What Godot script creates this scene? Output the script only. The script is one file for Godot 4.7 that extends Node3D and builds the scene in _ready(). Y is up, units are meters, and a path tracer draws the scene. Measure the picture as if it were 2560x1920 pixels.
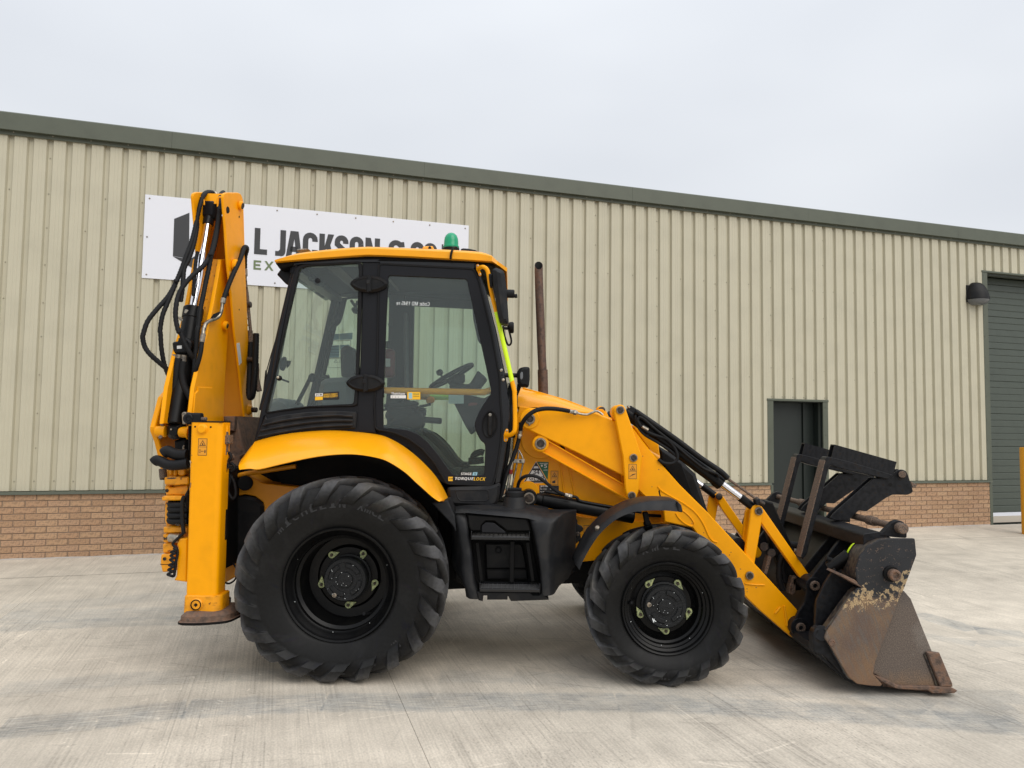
extends Node3D
# A yellow backhoe loader parked on a concrete yard in front of a ribbed-clad industrial unit. Metres; x along the machine, y up, z towards the viewer.

var M := {}
var rng := RandomNumberGenerator.new()
var W0 := Vector3(0, 0, -4.112)
var WA := 0.3034

func _ready() -> void:
	rng.seed = 7
	var cam := Camera3D.new()
	cam.name = "camera"
	cam.fov = 54.851
	cam.near = 0.05
	cam.far = 600.0
	cam.position = Vector3(0, 1.718, 6.138)
	cam.rotation = Vector3(0.0600, 0, 0.0125)
	add_child(cam)
	cam.current = true
	var we := WorldEnvironment.new()
	we.name = "world_environment"
	var env := Environment.new()
	env.background_mode = Environment.BG_SKY
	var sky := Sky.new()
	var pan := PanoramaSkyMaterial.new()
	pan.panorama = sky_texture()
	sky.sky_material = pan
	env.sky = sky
	env.tonemap_mode = Environment.TONE_MAPPER_LINEAR
	env.tonemap_exposure = 1.1
	env.sdfgi_enabled = true
	env.ssao_enabled = true
	env.ssil_enabled = true
	we.environment = env
	add_child(we)
	var sun := DirectionalLight3D.new()
	sun.name = "sun"
	sun.light_energy = 0.5
	sun.light_color = Color(1.0, 0.97, 0.93)
	sun.light_angular_distance = 50.0
	sun.shadow_enabled = true
	add_child(sun)
	sun.look_at_from_position(Vector3(4.5, 7.0, 6.0), Vector3.ZERO, Vector3.UP)
	make_materials()
	build_ground()
	build_warehouse()
	build_sign()
	build_wall_lamp()
	build_bollard()
	build_loader()

func sky_texture() -> Texture2D:
	var w := 512
	var h := 256
	var n := FastNoiseLite.new()
	n.seed = 3
	n.frequency = 1.0
	n.fractal_octaves = 4
	var im := Image.create(w, h, false, Image.FORMAT_RGBF)
	for j in h:
		var el := (0.5 - (j + 0.5) / h) * PI
		for i in w:
			var az := (i + 0.5) / w * TAU
			var d := Vector3(cos(el) * cos(az), sin(el), cos(el) * sin(az))
			var c := n.get_noise_3d(d.x * 1.6, d.y * 4.5, d.z * 1.6)
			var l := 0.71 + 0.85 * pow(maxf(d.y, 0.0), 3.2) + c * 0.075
			if d.y < 0:
				l = 0.3
			var warm := c * 0.012
			im.set_pixel(i, j, Color(l * (0.955 + warm), l * (0.998 + warm * 0.4), l * (1.065 - warm)))
	return ImageTexture.create_from_image(im)

# ---------------------------------------------------------------- helpers: meshes
func pv(a: Array) -> PackedVector2Array:
	var o := PackedVector2Array()
	for i in range(0, a.size(), 2):
		o.append(Vector2(a[i], a[i + 1]))
	return o

func pv3(a: Array) -> PackedVector3Array:
	var o := PackedVector3Array()
	for i in range(0, a.size(), 3):
		o.append(Vector3(a[i], a[i + 1], a[i + 2]))
	return o

class Mb:
	var p := PackedVector3Array()
	var uv := PackedVector2Array()
	var col := PackedColorArray()
	func tri(a: Vector3, b: Vector3, c: Vector3, ua := Vector2.ZERO, ub := Vector2.ZERO, uc := Vector2.ZERO) -> void:
		p.append(a); p.append(b); p.append(c)
		uv.append(ua); uv.append(ub); uv.append(uc)
	func quad(a: Vector3, b: Vector3, c: Vector3, d: Vector3, ua := Vector2.ZERO, ub := Vector2.ZERO, uc := Vector2.ZERO, ud := Vector2.ZERO) -> void:
		tri(a, b, c, ua, ub, uc)
		tri(a, c, d, ua, uc, ud)
	func box(c: Vector3, s: Vector3) -> void:
		var h := s * 0.5
		var k: Array[Vector3] = []
		for x in [-1, 1]:
			for y in [-1, 1]:
				for z in [-1, 1]:
					k.append(c + Vector3(h.x * x, h.y * y, h.z * z))
		for f in [[0, 1, 3, 2], [4, 6, 7, 5], [0, 4, 5, 1], [2, 3, 7, 6], [0, 2, 6, 4], [1, 5, 7, 3]]:
			quad(k[f[0]], k[f[3]], k[f[2]], k[f[1]])
	# turns the triangles into an ArrayMesh; corners whose faces meet at less than deg are smooth
	func done(deg := 32.0) -> ArrayMesh:
		var nf := p.size() / 3
		var fn := PackedVector3Array()
		fn.resize(nf)
		var at := {}
		for f in nf:
			var n := (p[f * 3 + 2] - p[f * 3]).cross(p[f * 3 + 1] - p[f * 3])
			fn[f] = n
			for k in 3:
				var key := Vector3i((p[f * 3 + k] * 8000.0).round())
				if at.has(key):
					at[key].append(f)
				else:
					at[key] = PackedInt32Array([f])
		var nn := PackedVector3Array()
		nn.resize(p.size())
		var lim := cos(deg_to_rad(deg))
		for f in nf:
			var u := fn[f].normalized()
			for k in 3:
				var key := Vector3i((p[f * 3 + k] * 8000.0).round())
				var s := Vector3.ZERO
				for g in at[key]:
					if fn[g].normalized().dot(u) > lim:
						s += fn[g]
				nn[f * 3 + k] = s.normalized() if s.length() > 1e-12 else u
		var arr := []
		arr.resize(Mesh.ARRAY_MAX)
		arr[Mesh.ARRAY_VERTEX] = p
		arr[Mesh.ARRAY_NORMAL] = nn
		arr[Mesh.ARRAY_TEX_UV] = uv
		if col.size() == p.size():
			arr[Mesh.ARRAY_COLOR] = col
		var m := ArrayMesh.new()
		m.add_surface_from_arrays(Mesh.PRIMITIVE_TRIANGLES, arr)
		return m

func mp(axis: String, q: Vector2, w: float) -> Vector3:
	if axis == "x":
		return Vector3(w, q.y, q.x)
	if axis == "y":
		return Vector3(q.x, w, q.y)
	return Vector3(q.x, q.y, w)

func area2(a: PackedVector2Array) -> float:
	var s := 0.0
	for i in a.size():
		s += a[i].cross(a[(i + 1) % a.size()])
	return s

func inset(a: PackedVector2Array, b: float) -> PackedVector2Array:
	var o := PackedVector2Array()
	var n := a.size()
	for i in n:
		var d0 := (a[i] - a[(i + n - 1) % n]).normalized()
		var d1 := (a[(i + 1) % n] - a[i]).normalized()
		var n0 := Vector2(-d0.y, d0.x)
		var n1 := Vector2(-d1.y, d1.x)
		o.append(a[i] + (n0 + n1) / maxf(1.0 + n0.dot(n1), 0.35) * b)
	return o

func roundp(a: PackedVector2Array, r: float, n := 4) -> PackedVector2Array:
	var o := PackedVector2Array()
	var c := a.size()
	for i in c:
		var p0 := a[(i + c - 1) % c]
		var p1 := a[i]
		var p2 := a[(i + 1) % c]
		var k := minf(r, 0.45 * minf(p0.distance_to(p1), p1.distance_to(p2)))
		var s := p1 + (p0 - p1).normalized() * k
		var e := p1 + (p2 - p1).normalized() * k
		for j in n + 1:
			var t := float(j) / n
			o.append(s.lerp(p1, t).lerp(p1.lerp(e, t), t))
	return o

# an outline cut into triangles (three points each); outlines that cross themselves are tidied first
func cap_tris(a: PackedVector2Array) -> PackedVector2Array:
	var o := PackedVector2Array()
	var t := Geometry2D.triangulate_polygon(a)
	if not t.is_empty():
		for i in t:
			o.append(a[i])
		return o
	for q in Geometry2D.offset_polygon(a, 0.0001):
		if not Geometry2D.is_polygon_clockwise(q):
			for i in Geometry2D.triangulate_polygon(q):
				o.append(q[i])
	return o

func cap_tri(mb: Mb, a: Vector2, b: Vector2, c: Vector2, lo: float, hi: float, axis: String) -> void:
	var q := [a, b, c]
	if (b - a).cross(c - a) < 0:
		q = [a, c, b]
	var x := [q[0], q[2], q[1]]
	var f0: Array = x if axis != "z" else q
	var f1: Array = q if axis != "z" else x
	mb.tri(mp(axis, f1[0], hi), mp(axis, f1[1], hi), mp(axis, f1[2], hi), f1[0], f1[1], f1[2])
	mb.tri(mp(axis, f0[0], lo), mp(axis, f0[1], lo), mp(axis, f0[2], lo), f0[0], f0[1], f0[2])

# a plate: polygon in the plane across axis, from w0 to w1, edges chamfered by b
func add_ext(mb: Mb, poly: PackedVector2Array, w0: float, w1: float, axis := "z", b := 0.004) -> void:
	var a := poly.duplicate()
	if area2(a) < 0:
		a.reverse()
	var lo := minf(w0, w1)
	var hi := maxf(w0, w1)
	b = minf(b, (hi - lo) * 0.45)
	var ins := inset(a, b) if b > 0 else a
	var t := cap_tris(ins)
	if t.is_empty():
		ins = a
		t = cap_tris(a)
	for i in range(0, t.size(), 3):
		cap_tri(mb, t[i], t[i + 1], t[i + 2], lo, hi, axis)
	var rings := [[ins, lo], [a, lo + b], [a, hi - b], [ins, hi]] if b > 0 else [[a, lo], [a, hi]]
	for r in rings.size() - 1:
		var r0: PackedVector2Array = rings[r][0]
		var r1: PackedVector2Array = rings[r + 1][0]
		for i in a.size():
			var j := (i + 1) % a.size()
			var k := [mp(axis, r0[i], rings[r][1]), mp(axis, r0[j], rings[r][1]), mp(axis, r1[j], rings[r + 1][1]), mp(axis, r1[i], rings[r + 1][1])]
			if axis == "z":
				mb.quad(k[0], k[3], k[2], k[1], r0[i], r1[i], r1[j], r0[j])
			else:
				mb.quad(k[0], k[1], k[2], k[3], r0[i], r0[j], r1[j], r1[i])

func ext(poly: PackedVector2Array, w0: float, w1: float, axis := "z", b := 0.004) -> ArrayMesh:
	var mb := Mb.new()
	add_ext(mb, poly, w0, w1, axis, b)
	return mb.done()

func spline(a: PackedVector3Array, sub := 6) -> PackedVector3Array:
	var o := PackedVector3Array()
	var n := a.size()
	for i in n - 1:
		var p0 := a[maxi(i - 1, 0)]
		var p3 := a[mini(i + 2, n - 1)]
		for k in sub:
			o.append(a[i].cubic_interpolate(a[i + 1], p0, p3, float(k) / sub))
	o.append(a[n - 1])
	return o

func spline2(a: PackedVector2Array, sub := 5) -> PackedVector2Array:
	var o := PackedVector2Array()
	var n := a.size()
	for i in n - 1:
		for k in sub:
			o.append(a[i].cubic_interpolate(a[i + 1], a[maxi(i - 1, 0)], a[mini(i + 2, n - 1)], float(k) / sub))
	o.append(a[n - 1])
	return o

func add_tube(mb: Mb, path: PackedVector3Array, r: float, sides := 10, ridge := 0.0, pitch := 0.02) -> void:
	var pts := path
	if ridge > 0:
		var q := PackedVector3Array()
		var len := 0.0
		for i in path.size() - 1:
			var l := path[i].distance_to(path[i + 1])
			var k := maxi(1, int(round(l / (pitch * 0.5))))
			for j in k:
				q.append(path[i].lerp(path[i + 1], float(j) / k))
		q.append(path[path.size() - 1])
		pts = q
	var n := pts.size()
	var up := Vector3(0.31, 0.2, 0.93)
	var last := []
	for i in n:
		var t := (pts[mini(i + 1, n - 1)] - pts[maxi(i - 1, 0)]).normalized()
		var s := up - t * up.dot(t)
		if s.length() < 0.01:
			s = t.cross(Vector3(1, 0.3, 0))
		s = s.normalized()
		up = s
		var b := t.cross(s)
		var rr := r + (ridge if ridge > 0 and i % 2 == 0 else 0.0)
		var now := []
		for k in sides:
			var a := TAU * k / sides
			now.append(pts[i] + (s * cos(a) + b * sin(a)) * rr)
		if i > 0:
			for k in sides:
				var k2 := (k + 1) % sides
				mb.quad(last[k], last[k2], now[k2], now[k])
		if i == 0 or i == n - 1:
			for k in sides:
				if i == 0:
					mb.tri(pts[i], now[(k + 1) % sides], now[k])
				else:
					mb.tri(pts[i], now[k], now[(k + 1) % sides])
		last = now

func tube(path: PackedVector3Array, r: float, sides := 10, ridge := 0.0, smooth := true, pitch := 0.02) -> ArrayMesh:
	var mb := Mb.new()
	add_tube(mb, spline(path) if smooth else path, r, sides, ridge, pitch)
	return mb.done(50.0)

# turns a profile of (radius, height) round the line from a towards b
func add_lathe(mb: Mb, prof: PackedVector2Array, a: Vector3, dir: Vector3, segs := 24) -> void:
	var t := dir.normalized()
	var s := (t.cross(Vector3(0.12, 0.97, 0.21))).normalized()
	var b := t.cross(s)
	for i in prof.size() - 1:
		for k in segs:
			var a0 := TAU * k / segs
			var a1 := TAU * (k + 1) / segs
			var d0 := s * cos(a0) + b * sin(a0)
			var d1 := s * cos(a1) + b * sin(a1)
			var q0 := a + d0 * prof[i].x + t * prof[i].y
			var q1 := a + d1 * prof[i].x + t * prof[i].y
			var q2 := a + d1 * prof[i + 1].x + t * prof[i + 1].y
			var q3 := a + d0 * prof[i + 1].x + t * prof[i + 1].y
			if prof[i].x < 1e-5:
				mb.tri(q0, q2, q3)
			elif prof[i + 1].x < 1e-5:
				mb.tri(q0, q1, q2)
			else:
				mb.quad(q0, q1, q2, q3)

func lathe(prof: PackedVector2Array, a := Vector3.ZERO, dir := Vector3(0, 0, 1), segs := 24) -> ArrayMesh:
	var mb := Mb.new()
	add_lathe(mb, prof, a, dir, segs)
	return mb.done()

func add_rod(mb: Mb, a: Vector3, b: Vector3, r: float, segs := 16, c := 0.003) -> void:
	var l := a.distance_to(b)
	add_lathe(mb, PackedVector2Array([Vector2(0, 0), Vector2(r - c, 0), Vector2(r, c), Vector2(r, l - c), Vector2(r - c, l), Vector2(0, l)]), a, b - a, segs)

func rod(a: Vector3, b: Vector3, r: float, segs := 16, c := 0.003) -> ArrayMesh:
	var mb := Mb.new()
	add_rod(mb, a, b, r, segs, c)
	return mb.done()

# skin over rings of equal point count
func loft(rings: Array, closed := true, caps := true, deg := 32.0) -> ArrayMesh:
	var mb := Mb.new()
	for i in rings.size() - 1:
		var n: int = rings[i].size()
		for k in (n if closed else n - 1):
			var k2 := (k + 1) % n
			mb.quad(rings[i][k], rings[i][k2], rings[i + 1][k2], rings[i + 1][k])
	if caps:
		for e in [0, rings.size() - 1]:
			var r: PackedVector3Array = rings[e]
			var c := Vector3.ZERO
			for q in r:
				c += q / r.size()
			for k in r.size():
				if e == 0:
					mb.tri(c, r[(k + 1) % r.size()], r[k])
				else:
					mb.tri(c, r[k], r[(k + 1) % r.size()])
	return mb.done(deg)

func rbox(c: Vector3, s: Vector3, b := 0.006) -> ArrayMesh:
	var h := s * 0.5
	var poly := pv([c.x - h.x, c.y - h.y, c.x + h.x, c.y - h.y, c.x + h.x, c.y + h.y, c.x - h.x, c.y + h.y])
	return ext(roundp(poly, b, 2), c.z - h.z, c.z + h.z, "z", b)

# a box round the segment a-b: w wide across z, h deep across the other way
func bar(a: Vector3, b: Vector3, wide: float, deep: float, bev := 0.004) -> ArrayMesh:
	var t := (b - a).normalized()
	var zz := Vector3(0, 0, 1) if absf(t.z) < 0.8 else Vector3(0, 1, 0)
	var u := t.cross(zz).normalized() * deep * 0.5
	var v := u.cross(t).normalized() * wide * 0.5
	var rings := []
	var k := 1.0 - 2.0 * bev / minf(wide, deep)
	for e in [[a, k], [a + t * bev, 1.0], [b - t * bev, 1.0], [b, k]]:
		var r := PackedVector3Array()
		for q in [[-1, -k], [-k, -1], [k, -1], [1, -k], [1, k], [k, 1], [-k, 1], [-1, k]]:
			r.append(e[0] + u * q[0] * e[1] + v * q[1] * e[1])
		rings.append(r)
	return loft(rings, true, true, 20.0)

func mirror(m: ArrayMesh) -> ArrayMesh:   # the same shape on the other side of the machine's middle
	var a := m.surface_get_arrays(0)
	var p: PackedVector3Array = a[Mesh.ARRAY_VERTEX]
	var n: PackedVector3Array = a[Mesh.ARRAY_NORMAL]
	for i in p.size():
		p[i].z = -p[i].z
		n[i].z = -n[i].z
	for i in range(0, p.size(), 3):
		var q := p[i + 1]
		p[i + 1] = p[i + 2]
		p[i + 2] = q
		q = n[i + 1]
		n[i + 1] = n[i + 2]
		n[i + 2] = q
	a[Mesh.ARRAY_VERTEX] = p
	a[Mesh.ARRAY_NORMAL] = n
	var o := ArrayMesh.new()
	o.add_surface_from_arrays(Mesh.PRIMITIVE_TRIANGLES, a)
	return o

# ---------------------------------------------------------------- helpers: nodes
func part(called: String, mesh: Mesh, m: Material, parent: Node3D, label := "") -> MeshInstance3D:
	var o := MeshInstance3D.new()
	o.name = called
	o.mesh = mesh
	o.material_override = m
	parent.add_child(o, true)
	if label != "":
		o.set_meta("label", label)
	return o

func thing(called: String, label: String, category: String, at := Vector3.ZERO, turn := 0.0) -> Node3D:
	var o := Node3D.new()
	o.name = called
	o.position = at
	o.rotation.y = turn
	o.set_meta("label", label)
	o.set_meta("category", category)
	add_child(o, true)
	return o

var font_sans: Font
var font_thin: Font
# thin lettering, fitted into a box wide x high whose lower left corner is at
func lettering(called: String, words: String, m: Material, parent: Node3D, at: Vector3, wide: float, high: float, turn := 0.0, slant := 0.0, flip := false, thin := false) -> MeshInstance3D:
	var t := TextMesh.new()
	t.font = font_thin if thin else font_sans
	t.text = words
	t.font_size = 32
	t.pixel_size = 0.01
	t.depth = 0.004
	t.curve_step = 2.0
	t.horizontal_alignment = HORIZONTAL_ALIGNMENT_LEFT
	var box := t.get_aabb()
	var o := part(called, t, m, parent)
	var sx := wide / maxf(box.size.x, 0.001)
	var sy := high / maxf(box.size.y, 0.001)
	var bx := Vector3(sx, 0, 0)
	var by := Vector3(slant * sy, sy, 0)
	if flip:
		bx = -bx
	var r := Basis(Vector3(0, 0, 1), turn)
	o.transform = Transform3D(r * Basis(bx, by, Vector3(0, 0, 0.25)), at - r * (bx * (box.end.x if flip else box.position.x) + by * box.position.y))
	return o

# ---------------------------------------------------------------- materials
func noise_tex(sd: int, freq: float, stops: Array, size := 512, oct := 5, normal := 0.0, kind := FastNoiseLite.TYPE_SIMPLEX_SMOOTH) -> NoiseTexture2D:
	var n := FastNoiseLite.new()
	n.noise_type = kind
	n.seed = sd
	n.frequency = freq
	n.fractal_octaves = oct
	var t := NoiseTexture2D.new()
	t.width = size
	t.height = size
	t.seamless = true
	t.noise = n
	if normal > 0:
		t.as_normal_map = true
		t.bump_strength = normal
	else:
		var g := Gradient.new()
		var off := PackedFloat32Array()
		var cs := PackedColorArray()
		for s in stops:
			off.append(s[0])
			cs.append(s[1])
		g.offsets = off
		g.colors = cs
		t.color_ramp = g
	return t

func grey(v: float) -> Color:
	return Color(v, v, v)

func mat(key: String, c: Color, rough: float, metal := 0.0, tex: Texture2D = null, scale := 1.0, nrm: Texture2D = null, nscale := 1.0) -> StandardMaterial3D:
	var m := StandardMaterial3D.new()
	m.resource_name = key
	m.albedo_color = c
	m.roughness = rough
	m.metallic = metal
	if tex or nrm:
		m.uv1_triplanar = true
		m.uv1_scale = Vector3.ONE * scale
	if tex:
		m.albedo_texture = tex
	if nrm:
		m.normal_enabled = true
		m.normal_texture = nrm
		m.normal_scale = nscale
	M[key] = m
	return m

func make_materials() -> void:
	var f := SystemFont.new()
	f.font_names = PackedStringArray(["Droid Sans"])
	f.font_weight = 700
	font_sans = f
	var g0 := SystemFont.new()
	g0.font_names = PackedStringArray(["Droid Sans"])
	font_thin = g0
	var mottle := noise_tex(11, 0.008, [[0.0, grey(0.94)], [0.35, grey(0.985)], [0.6, grey(1.0)], [1.0, grey(0.97)]])
	var dusty := noise_tex(12, 0.012, [[0.0, grey(0.62)], [0.45, grey(0.8)], [0.62, Color(1.0, 0.97, 0.92)], [1.0, Color(1.0, 0.95, 0.88)]])
	var grain := noise_tex(13, 0.18, [], 256, 3, 3.0)
	var orange := noise_tex(14, 0.05, [], 256, 2, 0.6)
	var y := mat("yellow_paint", Color(0.955, 0.64, 0.0), 0.34, 0.0, mottle, 0.9)
	y.metallic_specular = 0.34
	mat("yellow_worn", Color(0.92, 0.61, 0.0), 0.42, 0.0, noise_tex(15, 0.016, [[0.0, grey(0.72)], [0.3, grey(0.92)], [0.55, grey(1.0)], [0.82, grey(0.97)], [0.86, Color(0.55, 0.45, 0.35)], [1.0, Color(0.35, 0.28, 0.22)]]), 1.3)
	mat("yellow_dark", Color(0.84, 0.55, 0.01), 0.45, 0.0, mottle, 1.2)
	mat("grating_steel", Color(0.34, 0.34, 0.345), 0.5, 0.3)
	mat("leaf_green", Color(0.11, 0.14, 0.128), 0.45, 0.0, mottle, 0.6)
	mat("soot", Color(0.04, 0.04, 0.04), 0.9)
	mat("yellow_plastic", Color(0.96, 0.65, 0.02), 0.3, 0.0, mottle, 0.8)
	mat("black_paint", Color(0.105, 0.108, 0.122), 0.36, 0.0, mottle, 1.0)
	mat("black_gloss", Color(0.075, 0.078, 0.088), 0.22, 0.0, mottle, 1.0)
	mat("black_rubber", Color(0.085, 0.087, 0.094), 0.55)
	mat("black_deep", Color(0.045, 0.046, 0.05), 0.65, 0.0, dusty, 1.5)
	mat("ram_black", Color(0.075, 0.077, 0.084), 0.38, 0.0, dusty, 1.3)
	mat("plastic", Color(0.165, 0.17, 0.182), 0.5, 0.0, dusty, 0.9)
	mat("plastic_dark", Color(0.105, 0.108, 0.117), 0.5, 0.0, dusty, 1.1)
	mat("interior_grey", Color(0.40, 0.42, 0.43), 0.7)
	mat("interior_dark", Color(0.15, 0.155, 0.165), 0.65)
	mat("headliner", Color(0.42, 0.42, 0.41), 0.9)
	mat("hose", Color(0.09, 0.092, 0.098), 0.6)
	mat("chrome", Color(0.9, 0.9, 0.92), 0.1, 1.0)
	mat("zinc", Color(0.72, 0.70, 0.66), 0.35, 0.9, dusty, 3.0)
	mat("pin_steel", Color(0.30, 0.27, 0.25), 0.5, 0.6, dusty, 6.0)
	mat("pin_ring", Color(0.60, 0.57, 0.53), 0.45, 0.6, dusty, 6.0)
	mat("green_lens", Color(0.05, 0.60, 0.43), 0.25, 0.0, mottle, 4.0).backlight_enabled = true
	M.green_lens.backlight = Color(0.02, 0.3, 0.2)
	mat("hi_vis", Color(0.82, 0.95, 0.08), 0.5)
	mat("nut_flag", Color(0.70, 0.75, 0.55), 0.5, 0.0, dusty, 8.0)
	mat("rust_brown", Color(0.44, 0.36, 0.31), 0.8, 0.0, noise_tex(16, 0.02, [[0.0, grey(0.55)], [0.4, grey(0.85)], [0.6, Color(1.0, 0.96, 0.92)], [1.0, Color(1.0, 0.85, 0.7)]]), 1.6, grain, 0.5)
	mat("exhaust", Color(0.42, 0.34, 0.30), 0.6, 0.5, noise_tex(17, 0.012, [[0.0, grey(0.6)], [0.5, grey(0.95)], [1.0, Color(1.0, 0.85, 0.7)]]), 3.0)
	mat("pale_dust", Color(0.70, 0.685, 0.66), 0.9)
	mat("tine_steel", Color(0.48, 0.43, 0.39), 0.7, 0.2, noise_tex(18, 0.05, [[0.0, grey(0.35)], [0.4, grey(0.75)], [0.6, Color(1.0, 0.92, 0.85)], [1.0, Color(1.0, 0.8, 0.62)]]), 3.0)
	mat("bucket_black", Color(0.12, 0.123, 0.135), 0.45, 0.0, noise_tex(19, 0.018, [[0.0, grey(0.55)], [0.5, grey(0.9)], [0.7, grey(1.0)], [0.8, Color(1.0, 0.85, 0.7)], [0.9, Color(1.0, 0.9, 0.8)], [1.0, Color(0.9, 0.7, 0.55)]]), 1.8)
	mat("bucket_worn", Color(0.27, 0.245, 0.23), 0.55, 0.0, noise_tex(24, 0.016, [[0.0, Color(0.38, 0.4, 0.45)], [0.38, Color(0.48, 0.5, 0.55)], [0.46, Color(1.0, 0.9, 0.82)], [0.7, Color(1.2, 1.05, 0.92)], [0.85, Color(1.3, 1.0, 0.8)], [1.0, Color(0.5, 0.5, 0.55)]]), 2.2)
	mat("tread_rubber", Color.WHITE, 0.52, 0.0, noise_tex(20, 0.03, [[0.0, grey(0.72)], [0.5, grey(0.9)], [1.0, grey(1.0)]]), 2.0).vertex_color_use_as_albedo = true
	mat("screw_cap", Color(0.60, 0.58, 0.51), 0.5)
	mat("moulded_rubber", Color(0.19, 0.19, 0.195), 0.55)
	mat("rim_black", Color(0.05, 0.052, 0.058), 0.36, 0.0, dusty, 1.5)
	mat("hub_black", Color(0.14, 0.145, 0.15), 0.5, 0.0, noise_tex(21, 0.05, [[0.0, grey(0.5)], [0.5, grey(0.9)], [0.72, grey(1.0)], [0.78, grey(1.0)], [1.0, grey(1.0)]]), 3.0, grain, 0.3)
	mat("cladding", Color(0.735, 0.715, 0.63), 0.5, 0.0, noise_tex(22, 0.01, [[0.0, grey(0.955)], [0.5, grey(0.985)], [1.0, grey(1.0)]]), 0.35)
	mat("trim_green", Color(0.325, 0.345, 0.295), 0.5, 0.0, mottle, 0.6)
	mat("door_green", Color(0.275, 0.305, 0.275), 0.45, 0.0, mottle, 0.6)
	mat("roof_sheet", Color(0.30, 0.32, 0.30), 0.6)
	mat("mortar", Color(0.56, 0.49, 0.425), 0.95)
	var bt := noise_tex(23, 0.045, [[0.0, grey(0.7)], [0.3, grey(0.9)], [0.6, grey(1.0)], [1.0, Color(1.0, 0.96, 0.92)]], 256)
	var tones := [Color(0.695, 0.57, 0.45), Color(0.68, 0.55, 0.435), Color(0.71, 0.585, 0.465), Color(0.69, 0.565, 0.455), Color(0.665, 0.54, 0.425)]
	for i in 5:
		mat("brick%d" % i, tones[i], 0.9, 0.0, bt, 2.2 + i * 0.3, grain, 0.4)
	mat("sign_white", Color(0.87, 0.88, 0.91), 0.35)
	mat("sign_black", Color(0.20, 0.205, 0.215), 0.5)
	mat("sign_green", Color(0.40, 0.46, 0.32), 0.5)
	mat("decal_black", Color(0.10, 0.10, 0.10), 0.5)
	mat("decal_white", Color(0.85, 0.85, 0.84), 0.5)
	mat("decal_yellow", Color(0.90, 0.70, 0.12), 0.5)
	mat("decal_orange", Color(0.86, 0.58, 0.12), 0.5)
	mat("decal_green", Color(0.08, 0.38, 0.25), 0.5)
	mat("decal_blue", Color(0.55, 0.72, 0.78), 0.5)
	mat("label_red", Color(0.45, 0.09, 0.08), 0.5)
	mat("marker_white", Color(0.88, 0.9, 0.9), 0.6)
	mat("screen_white", Color(0.72, 0.78, 0.79), 0.5)
	mat("lamp_lens", Color(0.40, 0.41, 0.42), 0.15)
	mat("joint_dark", Color(0.36, 0.34, 0.32), 0.95)
	mat("bollard_yellow", Color(0.80, 0.56, 0.08), 0.5, 0.0, mottle, 2.0)
	for g in [["glass", Color(0.2, 0.40, 0.33, 0.06)], ["glass_dark", Color(0.18, 0.24, 0.23, 0.3)]]:
		var m := mat(g[0], g[1], 0.03)
		m.transparency = BaseMaterial3D.TRANSPARENCY_ALPHA
	var cg := mat("cab_glass", Color(0.84, 0.905, 0.875, 0.02), 0.0)
	cg.refraction_enabled = true
	cg.refraction_scale = 0.05
	var c := mat("clear_plastic", Color(0.8, 0.82, 0.82, 0.25), 0.1)
	c.transparency = BaseMaterial3D.TRANSPARENCY_ALPHA
	for k in ["black_paint", "black_rubber", "black_deep", "ram_black", "plastic", "plastic_dark", "hose", "bucket_black", "rim_black", "hub_black", "tread_rubber", "moulded_rubber", "interior_dark"]:
		M[k].metallic_specular = 0.32
	M.bucket_side = worn_side()
	M.bucket_lip = lip_side()
	M.yard = yard_material()

func image_mat(key: String, im: Image, rough: float) -> StandardMaterial3D:
	var m := StandardMaterial3D.new()
	m.resource_name = key
	m.albedo_texture = ImageTexture.create_from_image(im)
	m.roughness = rough
	M[key] = m
	return m

func fbm(sd: int, f: float, o := 4) -> FastNoiseLite:
	var n := FastNoiseLite.new()
	n.seed = sd
	n.frequency = f
	n.fractal_octaves = o
	return n

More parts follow.
